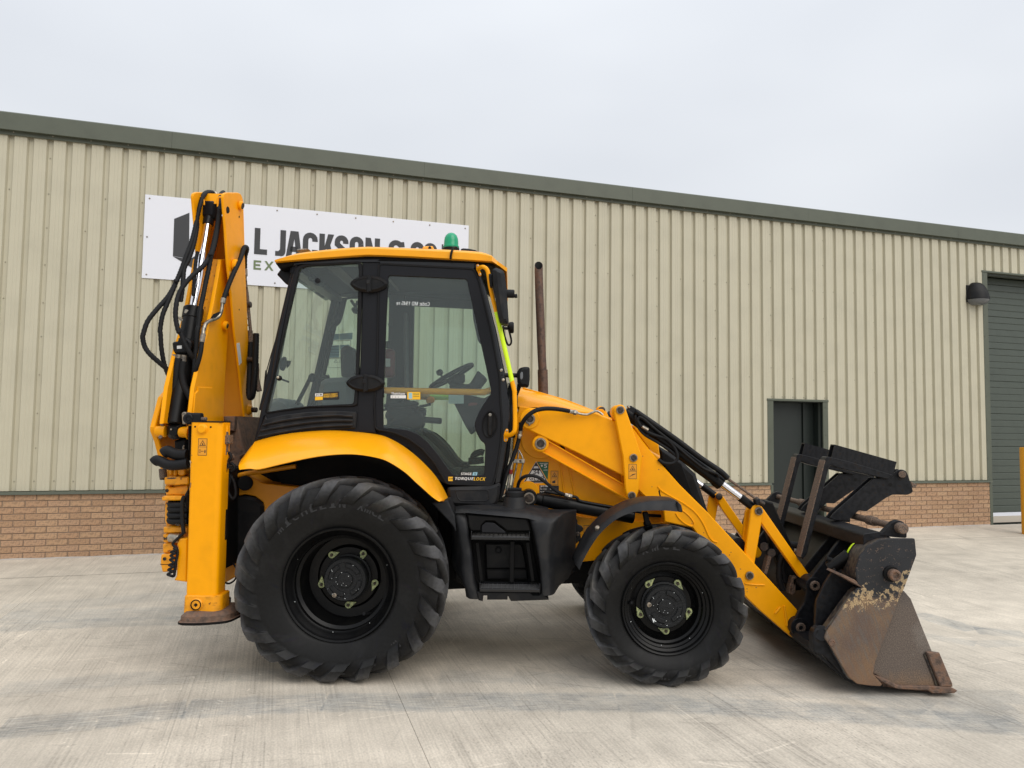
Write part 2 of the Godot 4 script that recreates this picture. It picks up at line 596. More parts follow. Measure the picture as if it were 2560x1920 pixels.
# the clam's cheek plate: black paint above, bare rusty steel below, flakes of cream undercoat between; drawn in metres over the plate's own plane
func worn_side() -> StandardMaterial3D:
	var w := 640
	var h := 800
	var im := Image.create(w, h, false, Image.FORMAT_RGB8)
	var big := fbm(31, 4.0)
	var mid := fbm(32, 22.0, 4)
	var fine := fbm(33, 90.0, 3)
	var x0 := BUCKET_BOX.position.x
	var y0 := BUCKET_BOX.position.y
	for j in h:
		for i in w:
			var x := x0 + BUCKET_BOX.size.x * (i + 0.5) / w
			var y := y0 + BUCKET_BOX.size.y * (1.0 - (j + 0.5) / h)
			var a := big.get_noise_2d(x, y)
			var b := mid.get_noise_2d(x, y)
			var c := fine.get_noise_2d(x, y)
			var run := mid.get_noise_2d(x * 2.0 + y * 0.7, y * 0.25)
			var rust := Color(0.375, 0.305, 0.26).lerp(Color(0.45, 0.36, 0.275), clampf(0.5 + a * 1.1, 0, 1)).lerp(Color(0.37, 0.36, 0.35), clampf(0.1 + run * 0.9 + b * 0.3, 0, 0.6))
			var low := clampf((0.32 - y) * 3.0, 0, 1)
			rust = rust.lerp(Color(0.51, 0.37, 0.25), low * 0.75) * (0.96 + c * 0.14)
			var paint := Color(0.105, 0.112, 0.128) * (0.95 + c * 0.2 + a * 0.25)
			if b * 0.6 + c * 0.5 > 0.34:
				paint = paint.lerp(Color(0.42, 0.33, 0.27), 0.7)
			# where the paint ends: rising to the right
			var edge: float = 0.60 + (x - x0) * 0.16 + a * 0.07 + b * 0.05
			var d := y - edge
			var k := clampf(0.5 + (d + c * 0.05) * 22.0, 0, 1)
			var o := rust.lerp(paint, k)
			var band := 1.0 - absf(d + 0.02) / 0.085
			if band > 0 and c * 0.55 + b * 1.25 + a * 0.5 > 0.36 - band * 0.5:
				o = o.lerp(Color(0.78, 0.67, 0.49) * (0.9 + c * 0.3), 0.75)
			im.set_pixel(i, j, o)
	var m := image_mat("bucket_side", im, 0.7)
	m.uv1_scale = Vector3(1.0 / BUCKET_BOX.size.x, -1.0 / BUCKET_BOX.size.y, 1)
	m.uv1_offset = Vector3(-x0 / BUCKET_BOX.size.x, 1.0 + y0 / BUCKET_BOX.size.y, 0)
	m.texture_repeat = true
	return m

const BUCKET_BOX := Rect2(2.0, 0.0, 1.4, 1.3)

# the bucket's own side plate: ground bare grey in the middle, rusty at its edges
func lip_side() -> StandardMaterial3D:
	var w := 512
	var im := Image.create(w, w, false, Image.FORMAT_RGB8)
	var big := fbm(41, 5.0)
	var fine := fbm(42, 110.0, 3)
	for j in w:
		for i in w:
			var x := 2.5 + 0.9 * (i + 0.5) / w
			var y := 1.0 - (j + 0.5) / w
			var a := big.get_noise_2d(x, y)
			var c := fine.get_noise_2d(x, y)
			var d := Vector2((x - 2.93) * 1.3 + (y - 0.35) * 0.35, y - 0.33).length()
			var k := clampf(1.25 - d * 3.6 + a * 0.5, 0, 1)
			var o := Color(0.38, 0.335, 0.30).lerp(Color(0.55, 0.535, 0.51), k)
			o = o.lerp(Color(0.50, 0.39, 0.29), clampf((0.17 - y) * 7.0 + a * 0.4, 0, 0.85))
			o = o.lerp(Color(0.27, 0.255, 0.25), clampf((y - 0.55) * 4.0 + a * 0.5, 0, 0.8))
			im.set_pixel(i, j, o * (0.95 + c * 0.35))
	var m := image_mat("bucket_lip", im, 0.6)
	m.uv1_scale = Vector3(1.0 / 0.9, -1.0, 1)
	m.uv1_offset = Vector3(-2.5 / 0.9, 1.0, 0)
	return m

# ---------------------------------------------------------------- the yard's concrete, drawn over (s, t): s along the wall, t away from it
const YS0 := -7.2
const YT0 := -0.2
const YSW := 16.6
const YTH := 7.7

func yard_material() -> StandardMaterial3D:
	var w := 2048
	var h := 1600
	var big := fbm(51, 0.35, 4)
	var mid := fbm(52, 1.6, 4)
	var streak := fbm(53, 1.0, 3)
	# coarse values once per 4 x 4 pixels
	var cw := w / 4 + 1
	var ch := h / 4 + 1
	var base := PackedFloat32Array()
	base.resize(cw * ch)
	for j in ch:
		var t := YT0 + YTH * j * 4.0 / h
		for i in cw:
			var s := YS0 + YSW * i * 4.0 / w
			base[j * cw + i] = 0.785 + big.get_noise_2d(s, t) * 0.075 + mid.get_noise_2d(s, t * 1.7) * 0.055
	var v := PackedFloat32Array()
	v.resize(w * h)
	var cool := PackedFloat32Array()
	cool.resize(w * h)
	var rowless := PackedFloat32Array()
	rowless.resize(w)
	for j in h:
		var t := YT0 + YTH * j / h
		for i in w:
			var fi := i / 4
			var fj := j / 4
			var fx := (i % 4) / 4.0
			var fy := (j % 4) / 4.0
			var q := fj * cw + fi
			var b := lerpf(lerpf(base[q], base[q + 1], fx), lerpf(base[q + cw], base[q + cw + 1], fx), fy)
			v[j * w + i] = b + streak.get_noise_2d(i * 0.25, j * 0.006) * 0.022
	var to_px := func(p: Vector2) -> Vector2: return Vector2((p.x - YS0) / YSW * w, (p.y - YT0) / YTH * h)
	# wheel tracks: grey rubber laid down in long bands
	var tracks := [
		[pts_st(pv([-2.853, 1.87, -2.389, 1.722, -1.954, 1.547, -1.149, 1.406, 0.025, 1.359, 0.684, 1.344, 1.26, 1.384, 2.083, 1.489, 3.051, 1.653])), 0.19, 0.115],
		[pts_st(pv([-4.298, -0.226, -3.633, -0.362, -2.915, -0.497, -2.294, -0.649])), 0.24, 0.075],
		[pts_st(pv([-3.262, 1.276, -2.636, 1.056, -1.914, 0.912, -1.378, 0.939])), 0.17, 0.055],
		[pts_st(pv([-0.474, 0.906, 0.025, 0.887, 0.654, 1.004, 1.331, 1.114, 2.326, 1.122, 3.385, 1.17])), 0.16, 0.05],
		[pts_st(pv([2.347, 1.078, 2.633, 1.396, 3.164, 1.491])), 0.22, 0.07],
		[pts_st(pv([3.871, -1.04, 4.096, -0.482, 4.437, -0.351])), 0.16, 0.10],
		[pts_st(pv([3.493, -0.309, 3.827, -0.05, 4.265, -0.102])), 0.12, 0.06],
		[pts_st(pv([-4.125, 0.034, -3.526, -0.149, -2.78, -0.283])), 0.16, 0.07],
		[pts_st(pv([-4.471, -0.468, -3.853, -0.72, -3.131, -1.077])), 0.2, 0.045]]
	for tr in tracks:
		var path: PackedVector2Array = tr[0]
		for k in path.size() - 1:
			paint_band(v, cool, w, h, to_px.call(path[k]), to_px.call(path[k + 1]), path[k], path[k + 1], tr[1], tr[2], k)
	# scuffs, drag marks and pale scratches
	var r := RandomNumberGenerator.new()
	r.seed = 21
	for k in 1500:
		var p := Vector2(r.randf_range(-6.5, 9.0), r.randf_range(0.4, 7.3))
		var a := r.randf_range(-0.5, 0.5) + (0.0 if r.randf() < 0.75 else 1.4) + 0.25
		var l := r.randf_range(0.05, 0.40)
		var dark := r.randf_range(0.015, 0.085) if r.randf() < 0.8 else -r.randf_range(0.03, 0.11)
		paint_stroke(v, w, h, to_px.call(p), to_px.call(p + Vector2(cos(a), sin(a)) * l), r.randf_range(0.8, 2.2), dark)
	# runs of fine broom lines, away from the wall
	for k in 130:
		var p := Vector2(r.randf_range(-6.5, 8.0), r.randf_range(1.0, 7.0))
		var l := r.randf_range(0.3, 1.3)
		for q in r.randi_range(2, 7):
			var x := p.x + q * r.randf_range(0.018, 0.03)
			paint_stroke(v, w, h, to_px.call(Vector2(x, p.y + r.randf_range(-0.1, 0.1))), to_px.call(Vector2(x + r.randf_range(-0.01, 0.01), p.y + l)), r.randf_range(0.7, 1.0), r.randf_range(0.03, 0.10))
	# small stains and patches where rubber was dragged sideways
	for k in 46:
		var p := Vector2(r.randf_range(-6.0, 8.0), r.randf_range(0.8, 7.0))
		var l := r.randf_range(0.15, 0.6)
		for q in 7:
			var o := Vector2(r.randf_range(-0.04, 0.04), r.randf_range(-0.035, 0.035))
			paint_stroke(v, w, h, to_px.call(p + o), to_px.call(p + o + Vector2(l, l * r.randf_range(-0.1, 0.45))), r.randf_range(1.2, 3.2), r.randf_range(0.01, 0.045))
	# pale grooves scraped along the left end of the long track, and white flecks
	for k in 3:
		var a := pts_st(pv([-2.931, 1.756, -2.443, 1.626, -2.106, 1.523]))
		for q in a.size() - 1:
			var o := Vector2(0.02, 0.075 * k - 0.01)
			paint_stroke(v, w, h, to_px.call(a[q] + o), to_px.call(a[q + 1] + o), 1.0, -0.10)
	for k in 130:
		var p := Vector2(r.randf_range(-5.5, 6.0), r.randf_range(1.5, 6.6))
		if r.randf() < 0.5:
			p = Vector2(r.randf_range(-4.2, -2.4), r.randf_range(4.1, 5.3))
		paint_stroke(v, w, h, to_px.call(p), to_px.call(p + Vector2(r.randf_range(-0.03, 0.03), r.randf_range(-0.05, 0.05))), r.randf_range(0.7, 1.1), -r.randf_range(0.05, 0.16))
	# lug prints left by the tyres
	for row in [[Vector2(-1.2, 4.55), Vector2(3.4, 5.9), 34], [Vector2(1.1, 5.0), Vector2(3.0, 5.6), 14]]:
		for k in row[2]:
			var p: Vector2 = row[0].lerp(row[1], float(k) / row[2]) + Vector2(r.randf_range(-0.03, 0.03), r.randf_range(-0.04, 0.04))
			for sd in [-1, 1]:
				if r.randf() < 0.62:
					paint_stroke(v, w, h, to_px.call(p + Vector2(0.06 * sd, 0.03 * sd)), to_px.call(p + Vector2(0.04, 0) + Vector2(0.14 * sd, 0.17 * sd).rotated(0.3)), r.randf_range(0.8, 1.7), r.randf_range(0.04, 0.13))
	var bytes := PackedByteArray()
	bytes.resize(w * h * 3)
	for q in w * h:
		var x := clampf(v[q], 0.1, 0.95)
		var c := clampf(cool[q], 0.0, 1.0)
		bytes[q * 3] = int(255.0 * x * (1.0 - 0.035 * c))
		bytes[q * 3 + 1] = int(255.0 * x * (0.952 + 0.03 * c))
		bytes[q * 3 + 2] = int(255.0 * x * (0.875 + 0.1 * c))
	var im := Image.create_from_data(w, h, false, Image.FORMAT_RGB8, bytes)
	var m := image_mat("yard", im, 0.85)
	m.uv1_scale = Vector3(1.0 / YSW, 1.0 / YTH, 1)
	m.uv1_offset = Vector3(-YS0 / YSW, -YT0 / YTH, 0)
	m.detail_enabled = true
	m.detail_blend_mode = BaseMaterial3D.BLEND_MODE_MUL
	m.detail_uv_layer = BaseMaterial3D.DETAIL_UV_2
	m.detail_albedo = broom_texture()
	m.uv2_scale = Vector3(1.0 / 1.7, 1.0 / 3.1, 1)
	return m

func pts_st(a: PackedVector2Array) -> PackedVector2Array:   # from (x, z) to (s, t)
	var o := PackedVector2Array()
	for p in a:
		var q := Vector2(p.x - W0.x, p.y - W0.z)
		o.append(Vector2(q.x * cos(WA) - q.y * sin(WA), q.x * sin(WA) + q.y * cos(WA)))
	return o

func paint_band(v: PackedFloat32Array, cool: PackedFloat32Array, w: int, h: int, a: Vector2, b: Vector2, ma: Vector2, mb: Vector2, half: float, dark: float, seed: int) -> void:
	var n := fbm(60 + seed % 3, 3.0, 3)
	var px := Vector2(w / YSW, h / YTH)
	var m := Vector2(half * px.x, half * px.y) * 1.1
	var lo := a.min(b) - m
	var hi := a.max(b) + m
	var d := (mb - ma).normalized()
	var l := ma.distance_to(mb)
	for j in range(maxi(0, int(lo.y)), mini(h, int(hi.y) + 1)):
		for i in range(maxi(0, int(lo.x)), mini(w, int(hi.x) + 1)):
			var p := Vector2(YS0 + i / px.x, YT0 + j / px.y)
			var u := (p - ma).dot(d)
			if u < 0.0 or u >= l:
				continue
			var e := (p - ma).cross(d)
			var k := absf(e) / half
			if k < 1.0:
				var grain := n.get_noise_2d(u * 1.5, e * 26.0)
				var f := smoothstep(1.0, 0.6, k + n.get_noise_2d(u * 3.0, 9.0) * 0.12) * clampf(0.75 + grain * 1.1 + n.get_noise_2d(p.x, p.y) * 0.5, 0.0, 1.3)
				v[j * w + i] -= dark * f
				cool[j * w + i] += f * dark * 3.5

func paint_stroke(v: PackedFloat32Array, w: int, h: int, a: Vector2, b: Vector2, r: float, dark: float) -> void:
	var lo := a.min(b) - Vector2(r, r) * 2.0
	var hi := a.max(b) + Vector2(r, r) * 2.0
	for j in range(maxi(0, int(lo.y)), mini(h, int(hi.y) + 1)):
		for i in range(maxi(0, int(lo.x)), mini(w, int(hi.x) + 1)):
			var p := Vector2(i, j)
			var q := Geometry2D.get_closest_point_to_segment(p, a, b)
			var k := p.distance_to(q) / r
			if k < 1.0:
				v[j * w + i] -= dark * (1.0 - k * k) * (0.55 + 0.45 * absf(sin(i * 12.9898 + j * 78.233)))

# broom marks and pitting, tiled
func broom_texture() -> Texture2D:
	var w := 512
	var h := 512
	var line := fbm(71, 0.19, 3)
	var pit := fbm(72, 0.22, 3)
	var soft := fbm(73, 0.02, 3)
	var im := Image.create(w, h, false, Image.FORMAT_RGB8)
	for j in h:
		for i in w:
			var f := float(i) / w
			var g := float(j) / h
			var x := lerpf(line.get_noise_2d(i * 1.0, j * 0.02), line.get_noise_2d(i - w, j * 0.02), f)
			var y := lerpf(lerpf(pit.get_noise_2d(i, j), pit.get_noise_2d(i - w, j), f), lerpf(pit.get_noise_2d(i, j - h), pit.get_noise_2d(i - w, j - h), f), g)
			var z := lerpf(lerpf(soft.get_noise_2d(i, j), soft.get_noise_2d(i - w, j), f), lerpf(soft.get_noise_2d(i, j - h), soft.get_noise_2d(i - w, j - h), f), g)
			var val := 0.945 + x * 0.075 + y * 0.13 + z * 0.05
			if x < -0.5 and z > 0.0:
				val -= 0.08
			if y < -0.52:
				val -= 0.16
			im.set_pixel(i, j, grey(clampf(val, 0, 1)))
	return ImageTexture.create_from_image(im)

# ---------------------------------------------------------------- ground
func rise(t: float) -> float:   # the yard climbs gently to the building
	return 0.17 * clampf(1.0 - t / 4.0, 0.0, 1.0)

func slab(s0: float, s1: float, t0: float, t1: float) -> ArrayMesh:
	var mb := Mb.new()
	var n := maxi(2, int((t1 - t0) / 0.5))
	var ts := [t0, t0 + 0.0015]
	for i in range(1, n):
		ts.append(lerpf(t0, t1, float(i) / n))
	ts.append(t1 - 0.0015)
	ts.append(t1)
	var ss := [s0, s0 + 0.0015, s1 - 0.0015, s1]
	for i in ts.size() - 1:
		for j in 3:
			var q := []
			for k in [[j, i], [j + 1, i], [j + 1, i + 1], [j, i + 1]]:
				var drop := 0.002 if k[0] == 0 or k[0] == 3 or k[1] == 0 or k[1] == ts.size() - 1 else 0.0
				q.append(Vector3(ss[k[0]], rise(ts[k[1]]) - drop, ts[k[1]]))
			mb.quad(q[0], q[1], q[2], q[3], Vector2(q[0].x, q[0].z), Vector2(q[1].x, q[1].z), Vector2(q[2].x, q[2].z), Vector2(q[3].x, q[3].z))
	for e in [[s0, t0, s1, t0], [s1, t0, s1, t1], [s1, t1, s0, t1], [s0, t1, s0, t0]]:
		for i in n:
			var p := Vector2(e[0], e[1]).lerp(Vector2(e[2], e[3]), float(i) / n)
			var q := Vector2(e[0], e[1]).lerp(Vector2(e[2], e[3]), float(i + 1) / n)
			var a := Vector3(p.x, rise(p.y) - 0.004, p.y)
			var b := Vector3(q.x, rise(q.y) - 0.004, q.y)
			var d := Vector3(0, -0.12, 0)
			mb.quad(a, a + d, b + d, b, p, p, q, q)
	var m := mb.done(20.0)
	var arr := m.surface_get_arrays(0)
	arr[Mesh.ARRAY_TEX_UV2] = arr[Mesh.ARRAY_TEX_UV]
	var o := ArrayMesh.new()
	o.add_surface_from_arrays(Mesh.PRIMITIVE_TRIANGLES, arr)
	return o

func build_ground() -> void:
	var g := MeshInstance3D.new()
	g.name = "ground"
	var mb := Mb.new()
	var far := 250.0
	mb.quad(Vector3(-far, -0.14, -far), Vector3(far, -0.14, -far), Vector3(far, -0.14, far), Vector3(-far, -0.14, far))
	g.mesh = mb.done()
	g.material_override = M.joint_dark
	g.set_meta("kind", "structure")
	add_child(g)
	var yard := Node3D.new()
	yard.name = "concrete_yard"
	yard.position = W0
	yard.rotation.y = WA
	yard.set_meta("kind", "structure")
	add_child(yard)
	var js := [-23.0, -15.5, -8.6, -5.25, -2.28, 1.17, 4.6, 8.1, 11.6, 18.0, 30.0]
	var gap := 0.0006
	for i in js.size() - 1:
		part("apron_slab", slab(js[i] + gap, js[i + 1] - gap, 0.02, 0.942), M.yard, yard)
		part("concrete_slab", slab(js[i] + gap, js[i + 1] - gap, 0.960, 10.4), M.yard, yard)
		part("concrete_slab", slab(js[i] + gap, js[i + 1] - gap, 10.4 + gap * 2, 24.0), M.yard, yard)

# ---------------------------------------------------------------- the industrial unit
const DOOR := [4.16, 5.30, 2.232]       # clear of the cladding: left, right, head
const ROLL := [8.60, 14.4, 4.585]
const EAVE := 5.045
const DRIP := 0.935

func cladding_sheet(s0: float, s1: float, y0: float, y1: float) -> ArrayMesh:
	# ribs 200 mm apart: crown at n = 0, valley 32 mm back
	var pts := []
	var k0 := int(floor((s0 + 6.137) / 0.2)) - 1
	for k in range(k0, k0 + int((s1 - s0) / 0.2) + 4):
		var c := -6.137 + 0.2 * k
		for q in [[-0.036, 0.0], [-0.0215, -0.037], [-0.004, -0.0375], [0.004, -0.0375], [0.0215, -0.037], [0.036, 0.0], [0.075, 0.0], [0.08, -0.0022], [0.087, -0.0022], [0.092, 0.0], [0.113, 0.0], [0.118, -0.0022], [0.125, -0.0022], [0.13, 0.0]]:
			pts.append(Vector2(c + q[0], q[1]))
	var mb := Mb.new()
	for i in pts.size() - 1:
		var a: Vector2 = pts[i]
		var b: Vector2 = pts[i + 1]
		if b.x <= s0 or a.x >= s1 or b.x - a.x < 1e-6:
			continue
		if a.x < s0:
			a = a.lerp(b, (s0 - a.x) / (b.x - a.x))
		if b.x > s1:
			b = a.lerp(b, (s1 - a.x) / (b.x - a.x))
		mb.quad(Vector3(a.x, y1, a.y), Vector3(b.x, y1, b.y), Vector3(b.x, y0, b.y), Vector3(a.x, y0, a.y))
		mb.quad(Vector3(a.x, y0, a.y), Vector3(b.x, y0, b.y), Vector3(b.x, y0, -0.05), Vector3(a.x, y0, -0.05))
	return mb.done(20.0)

func add_screw(mb: Mb, s: float, y: float, n: float, r := 0.0065) -> void:
	add_lathe(mb, PackedVector2Array([Vector2(r * 1.35, 0), Vector2(r * 1.35, 0.002), Vector2(r, 0.003), Vector2(r * 0.9, 0.008), Vector2(0, 0.0085)]), Vector3(s, y, n), Vector3(0, 0, 1), 6)

func build_warehouse() -> void:
	var b := thing("industrial_unit", "long cream ribbed metal industrial building with green fascia and brick plinth", "building", W0, WA)
	# walls behind the cladding, and the roof
	part("wall", ext(pv([-22, 0, DOOR[0] + 0.1, 0, DOOR[0] + 0.1, DOOR[2] - 0.04, DOOR[1] - 0.1, DOOR[2] - 0.04, DOOR[1] - 0.1, 0, ROLL[0] + 0.12, 0, ROLL[0] + 0.12, ROLL[2] - 0.06, ROLL[1] - 0.12, ROLL[2] - 0.06, ROLL[1] - 0.12, 0, 26, 0, 26, 5.1, -22, 5.1]), -0.11, -0.06, "z", 0.0), M.roof_sheet, b)
	part("wall", ext(pv([-22, 0, -21.8, 0, -21.8, 5.1, -22, 5.1]), -24.0, -0.11, "z", 0.0), M.cladding, b)
	part("wall", ext(pv([25.8, 0, 26, 0, 26, 5.1, 25.8, 5.1]), -24.0, -0.11, "z", 0.0), M.cladding, b)
	part("wall", ext(pv([-22, 0, 26, 0, 26, 5.1, -22, 5.1]), -24.2, -24.0, "z", 0.0), M.cladding, b)
	part("roof", ext(pv([0.05, 5.16, 0.05, 5.1, -24.2, 5.1, -24.2, 5.16, -12.0, 6.4]), -22.0, 26.0, "x", 0.0), M.roof_sheet, b)
	# cladding in sheets a metre wide, lapped at every fifth rib
	var k := -17
	while k < 26:
		var s0 := -6.137 + 0.2 * 2 + k * 1.0
		var s1 := s0 + 1.0
		var cuts := [s0, s1]
		for x in [DOOR[0], DOOR[1], ROLL[0], ROLL[1]]:
			if x > s0 + 0.001 and x < s1 - 0.001:
				cuts.append(x)
		cuts.sort()
		for i in cuts.size() - 1:
			var m: float = (cuts[i] + cuts[i + 1]) * 0.5
			var y0 := DRIP
			if m > DOOR[0] and m < DOOR[1]:
				y0 = DOOR[2]
			elif m > ROLL[0] and m < ROLL[1]:
				y0 = ROLL[2]
			part("cladding_sheet", cladding_sheet(cuts[i], cuts[i + 1], y0, EAVE + 0.05), M.cladding, b)
		k += 1
	# screws: close down every lap, every other rib on the rails, all ribs at the foot
	var sc := Mb.new()
	for q in range(-3, 78):
		var s := -6.137 + 0.2 * q
		var in_door: bool = s > DOOR[0] - 0.03 and s < DOOR[1] + 0.03
		var in_roll: bool = s > ROLL[0] - 0.03 and s < ROLL[1] + 0.03
		var low: float = DOOR[2] if in_door else (ROLL[2] if in_roll else DRIP)
		if low == DRIP:
			add_screw(sc, s, 1.045 + rng.randf_range(-0.006, 0.006), -0.0375)
		if posmod(q, 5) == 2 or posmod(q, 5) == 0 and q < 10:
			for y in [1.42, 1.83, 2.26, 2.71, 3.13, 3.56, 3.99, 4.42, 4.84]:
				if y > low + 0.1 and (posmod(q, 5) == 2 or int(y * 10) % 3 != 0):
					add_screw(sc, s, y + rng.randf_range(-0.015, 0.015), -0.0375)
		elif q % 2 == 0 and not in_roll:
			for y in [2.56, 4.0]:
				if y > low + 0.1:
					add_screw(sc, s, y + rng.randf_range(-0.015, 0.015), -0.0375)
		if in_door or in_roll:
			add_screw(sc, s, low + 0.035, -0.0375)
		if q % 2 == 0:
			add_screw(sc, s + 0.03, EAVE + 0.035, 0.022, 0.006)
	part("screws", sc.done(), M.screw_cap, b).set_meta("kind", "stuff")
	# eaves
	var lengths := [-22.0, -19.0, -16.0, -13.0, -10.0, -7.0, -4.42, -1.3, 1.8, 4.9, 8.0, 11.1, 14.2, 17.3, 20.4, 26.0]
	for i in lengths.size() - 1:
		part("fascia", ext(pv([0.075, 5.088, 0.075, 5.285, 0.060, 5.30, -0.15, 5.31, -0.15, 5.29, 0.055, 5.28, 0.063, 5.10, 0.02, 5.098, 0.02, 5.088]), lengths[i] + 0.001, lengths[i + 1] - 0.001, "x", 0.0), M.trim_green, b)
	part("eaves_flashing", ext(pv([0.003, EAVE, 0.022, EAVE, 0.022, 5.087, 0.003, 5.087]), -22.0, 26.0, "x", 0.0), M.trim_green, b)
	# drip flashing under the cladding
	for r in [[-22.0, DOOR[0] + 0.05], [DOOR[1] - 0.05, ROLL[0] + 0.09], [ROLL[1] - 0.09, 26.0]]:
		part("drip_flashing", ext(pv([-0.05, 0.932, 0.03, 0.925, 0.034, 0.895, 0.030, 0.895, 0.022, 0.905, -0.05, 0.905]), r[0], r[1], "x", 0.0), M.trim_green, b)
	# personnel door: flashings, deep reveal, plain leaf
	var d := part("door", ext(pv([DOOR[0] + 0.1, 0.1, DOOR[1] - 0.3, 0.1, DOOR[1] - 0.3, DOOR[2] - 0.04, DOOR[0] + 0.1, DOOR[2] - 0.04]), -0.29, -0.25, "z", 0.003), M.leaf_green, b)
	part("frame", ext(pv([DOOR[0] + 0.002, DRIP - 0.01, DOOR[0] + 0.108, DRIP - 0.01, DOOR[0] + 0.108, DOOR[2] - 0.033, DOOR[0] + 0.002, DOOR[2] - 0.033]), -0.02, 0.006, "z", 0.002), M.trim_green, d)
	part("frame", ext(pv([DOOR[1] - 0.002, DRIP - 0.01, DOOR[1] - 0.1, DRIP - 0.01, DOOR[1] - 0.1, DOOR[2] - 0.033, DOOR[1] - 0.002, DOOR[2] - 0.033]), -0.02, 0.006, "z", 0.002), M.trim_green, d)
	part("frame", ext(pv([DOOR[0] - 0.006, DOOR[2] - 0.031, DOOR[1] + 0.006, DOOR[2] - 0.031, DOOR[1] + 0.006, DOOR[2] + 0.002, DOOR[0] - 0.006, DOOR[2] + 0.002]), -0.03, 0.012, "z", 0.002), M.trim_green, d)
	part("frame", ext(pv([DOOR[0] + 0.055, 0.1, DOOR[0] + 0.1, 0.1, DOOR[0] + 0.1, 0.892, DOOR[0] + 0.055, 0.892]), -0.1, 0.002, "z", 0.002), M.trim_green, d)
	part("frame", ext(pv([DOOR[1] - 0.055, 0.1, DOOR[1] - 0.1, 0.1, DOOR[1] - 0.1, 0.892, DOOR[1] - 0.055, 0.892]), -0.1, 0.002, "z", 0.002), M.trim_green, d)
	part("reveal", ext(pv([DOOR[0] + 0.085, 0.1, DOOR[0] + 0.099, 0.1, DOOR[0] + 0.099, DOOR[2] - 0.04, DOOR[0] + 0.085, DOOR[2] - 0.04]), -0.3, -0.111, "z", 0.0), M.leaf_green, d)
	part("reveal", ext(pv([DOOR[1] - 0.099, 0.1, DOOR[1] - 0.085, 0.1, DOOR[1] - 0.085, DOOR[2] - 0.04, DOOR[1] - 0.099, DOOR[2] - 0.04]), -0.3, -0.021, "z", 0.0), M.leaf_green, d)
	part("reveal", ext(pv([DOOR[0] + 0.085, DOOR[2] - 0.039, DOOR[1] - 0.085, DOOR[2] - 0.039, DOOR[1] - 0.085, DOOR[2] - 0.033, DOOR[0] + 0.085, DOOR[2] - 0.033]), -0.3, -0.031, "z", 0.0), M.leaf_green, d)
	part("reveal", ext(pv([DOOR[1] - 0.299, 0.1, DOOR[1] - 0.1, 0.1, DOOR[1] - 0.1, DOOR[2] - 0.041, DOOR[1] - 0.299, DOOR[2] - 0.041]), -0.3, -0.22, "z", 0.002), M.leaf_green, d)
	var fs := Mb.new()
	for y in [1.0, 1.33, 1.68, 2.12]:
		add_screw(fs, DOOR[0] + 0.016, y, 0.006, 0.006)
		add_screw(fs, DOOR[1] - 0.05, y, 0.006, 0.006)
	part("screws", fs.done(), M.trim_green, d).set_meta("kind", "stuff")
	# roller door of insulated slats
	var rd := part("roller_door", ext(pv([ROLL[0] + 0.1, 0.1, ROLL[1] - 0.1, 0.1, ROLL[1] - 0.1, ROLL[2] - 0.05, ROLL[0] + 0.1, ROLL[2] - 0.05]), -0.35, -0.32, "z", 0.0), M.door_green, b)
	var y := 0.335
	var c := 0
	while y < 4.5:
		var h := 0.117
		var prof := pv([-0.318, y, -0.288, y + 0.002, -0.283, y + 0.008, -0.283, y + h - 0.012, -0.289, y + h - 0.005, -0.289, y + h - (0.004 if c % 5 == 4 else 0.001), -0.318, y + h - 0.001])
		part("slat", ext(prof, ROLL[0] + 0.115, ROLL[1] - 0.115, "x", 0.0), M.door_green, rd)
		y += h
		c += 1
	part("bottom_seal", ext(pv([-0.318, 0.272, -0.28, 0.272, -0.28, 0.333, -0.318, 0.333]), ROLL[0] + 0.115, ROLL[1] - 0.115, "x", 0.002), M.sign_white, rd)
	part("sill", ext(pv([-0.34, 0.16, -0.27, 0.16, -0.27, 0.27, -0.34, 0.27]), ROLL[0] + 0.1, ROLL[1] - 0.1, "x", 0.004), M.yard, rd)
	for s in [[ROLL[0], ROLL[0] + 0.115], [ROLL[1] - 0.115, ROLL[1]]]:
		part("frame", ext(pv([s[0] + 0.002, DRIP - 0.01, s[1], DRIP - 0.01, s[1], ROLL[2] - 0.03, s[0] + 0.002, ROLL[2] - 0.03]), -0.318, 0.006, "z", 0.003), M.trim_green, rd)
	part("frame", ext(pv([ROLL[0] + 0.05, 0.1, ROLL[0] + 0.115, 0.1, ROLL[0] + 0.115, 0.892, ROLL[0] + 0.05, 0.892]), -0.318, 0.002, "z", 0.003), M.trim_green, rd)
	part("frame", ext(pv([ROLL[0] - 0.008, ROLL[2] - 0.028, ROLL[1] + 0.008, ROLL[2] - 0.028, ROLL[1] + 0.008, ROLL[2] + 0.002, ROLL[0] - 0.008, ROLL[2] + 0.002]), -0.27, 0.014, "z", 0.003), M.trim_green, rd)
	var rs := Mb.new()
	for yy in [0.99, 1.3, 1.62, 1.98, 2.38, 2.72, 3.06, 3.42, 3.8, 4.2, 4.5]:
		add_screw(rs, ROLL[0] + 0.02, yy, 0.006, 0.006)
	part("screws", rs.done(), M.trim_green, rd).set_meta("kind", "stuff")
	# brick plinth: stretcher courses, each brick of its own where the photograph shows them; the bed behind is mortar
	for r in [[-22.0, DOOR[0] + 0.054], [DOOR[1] - 0.054, ROLL[0] + 0.049], [ROLL[1] - 0.05, 26.0]]:
		part("mortar", ext(pv([r[0], 0.0, r[1], 0.0, r[1], 0.904, r[0], 0.904]), -0.058, -0.009, "z", 0.0), M.mortar, b)
	var shapes := {}
	var rest := Mb.new()
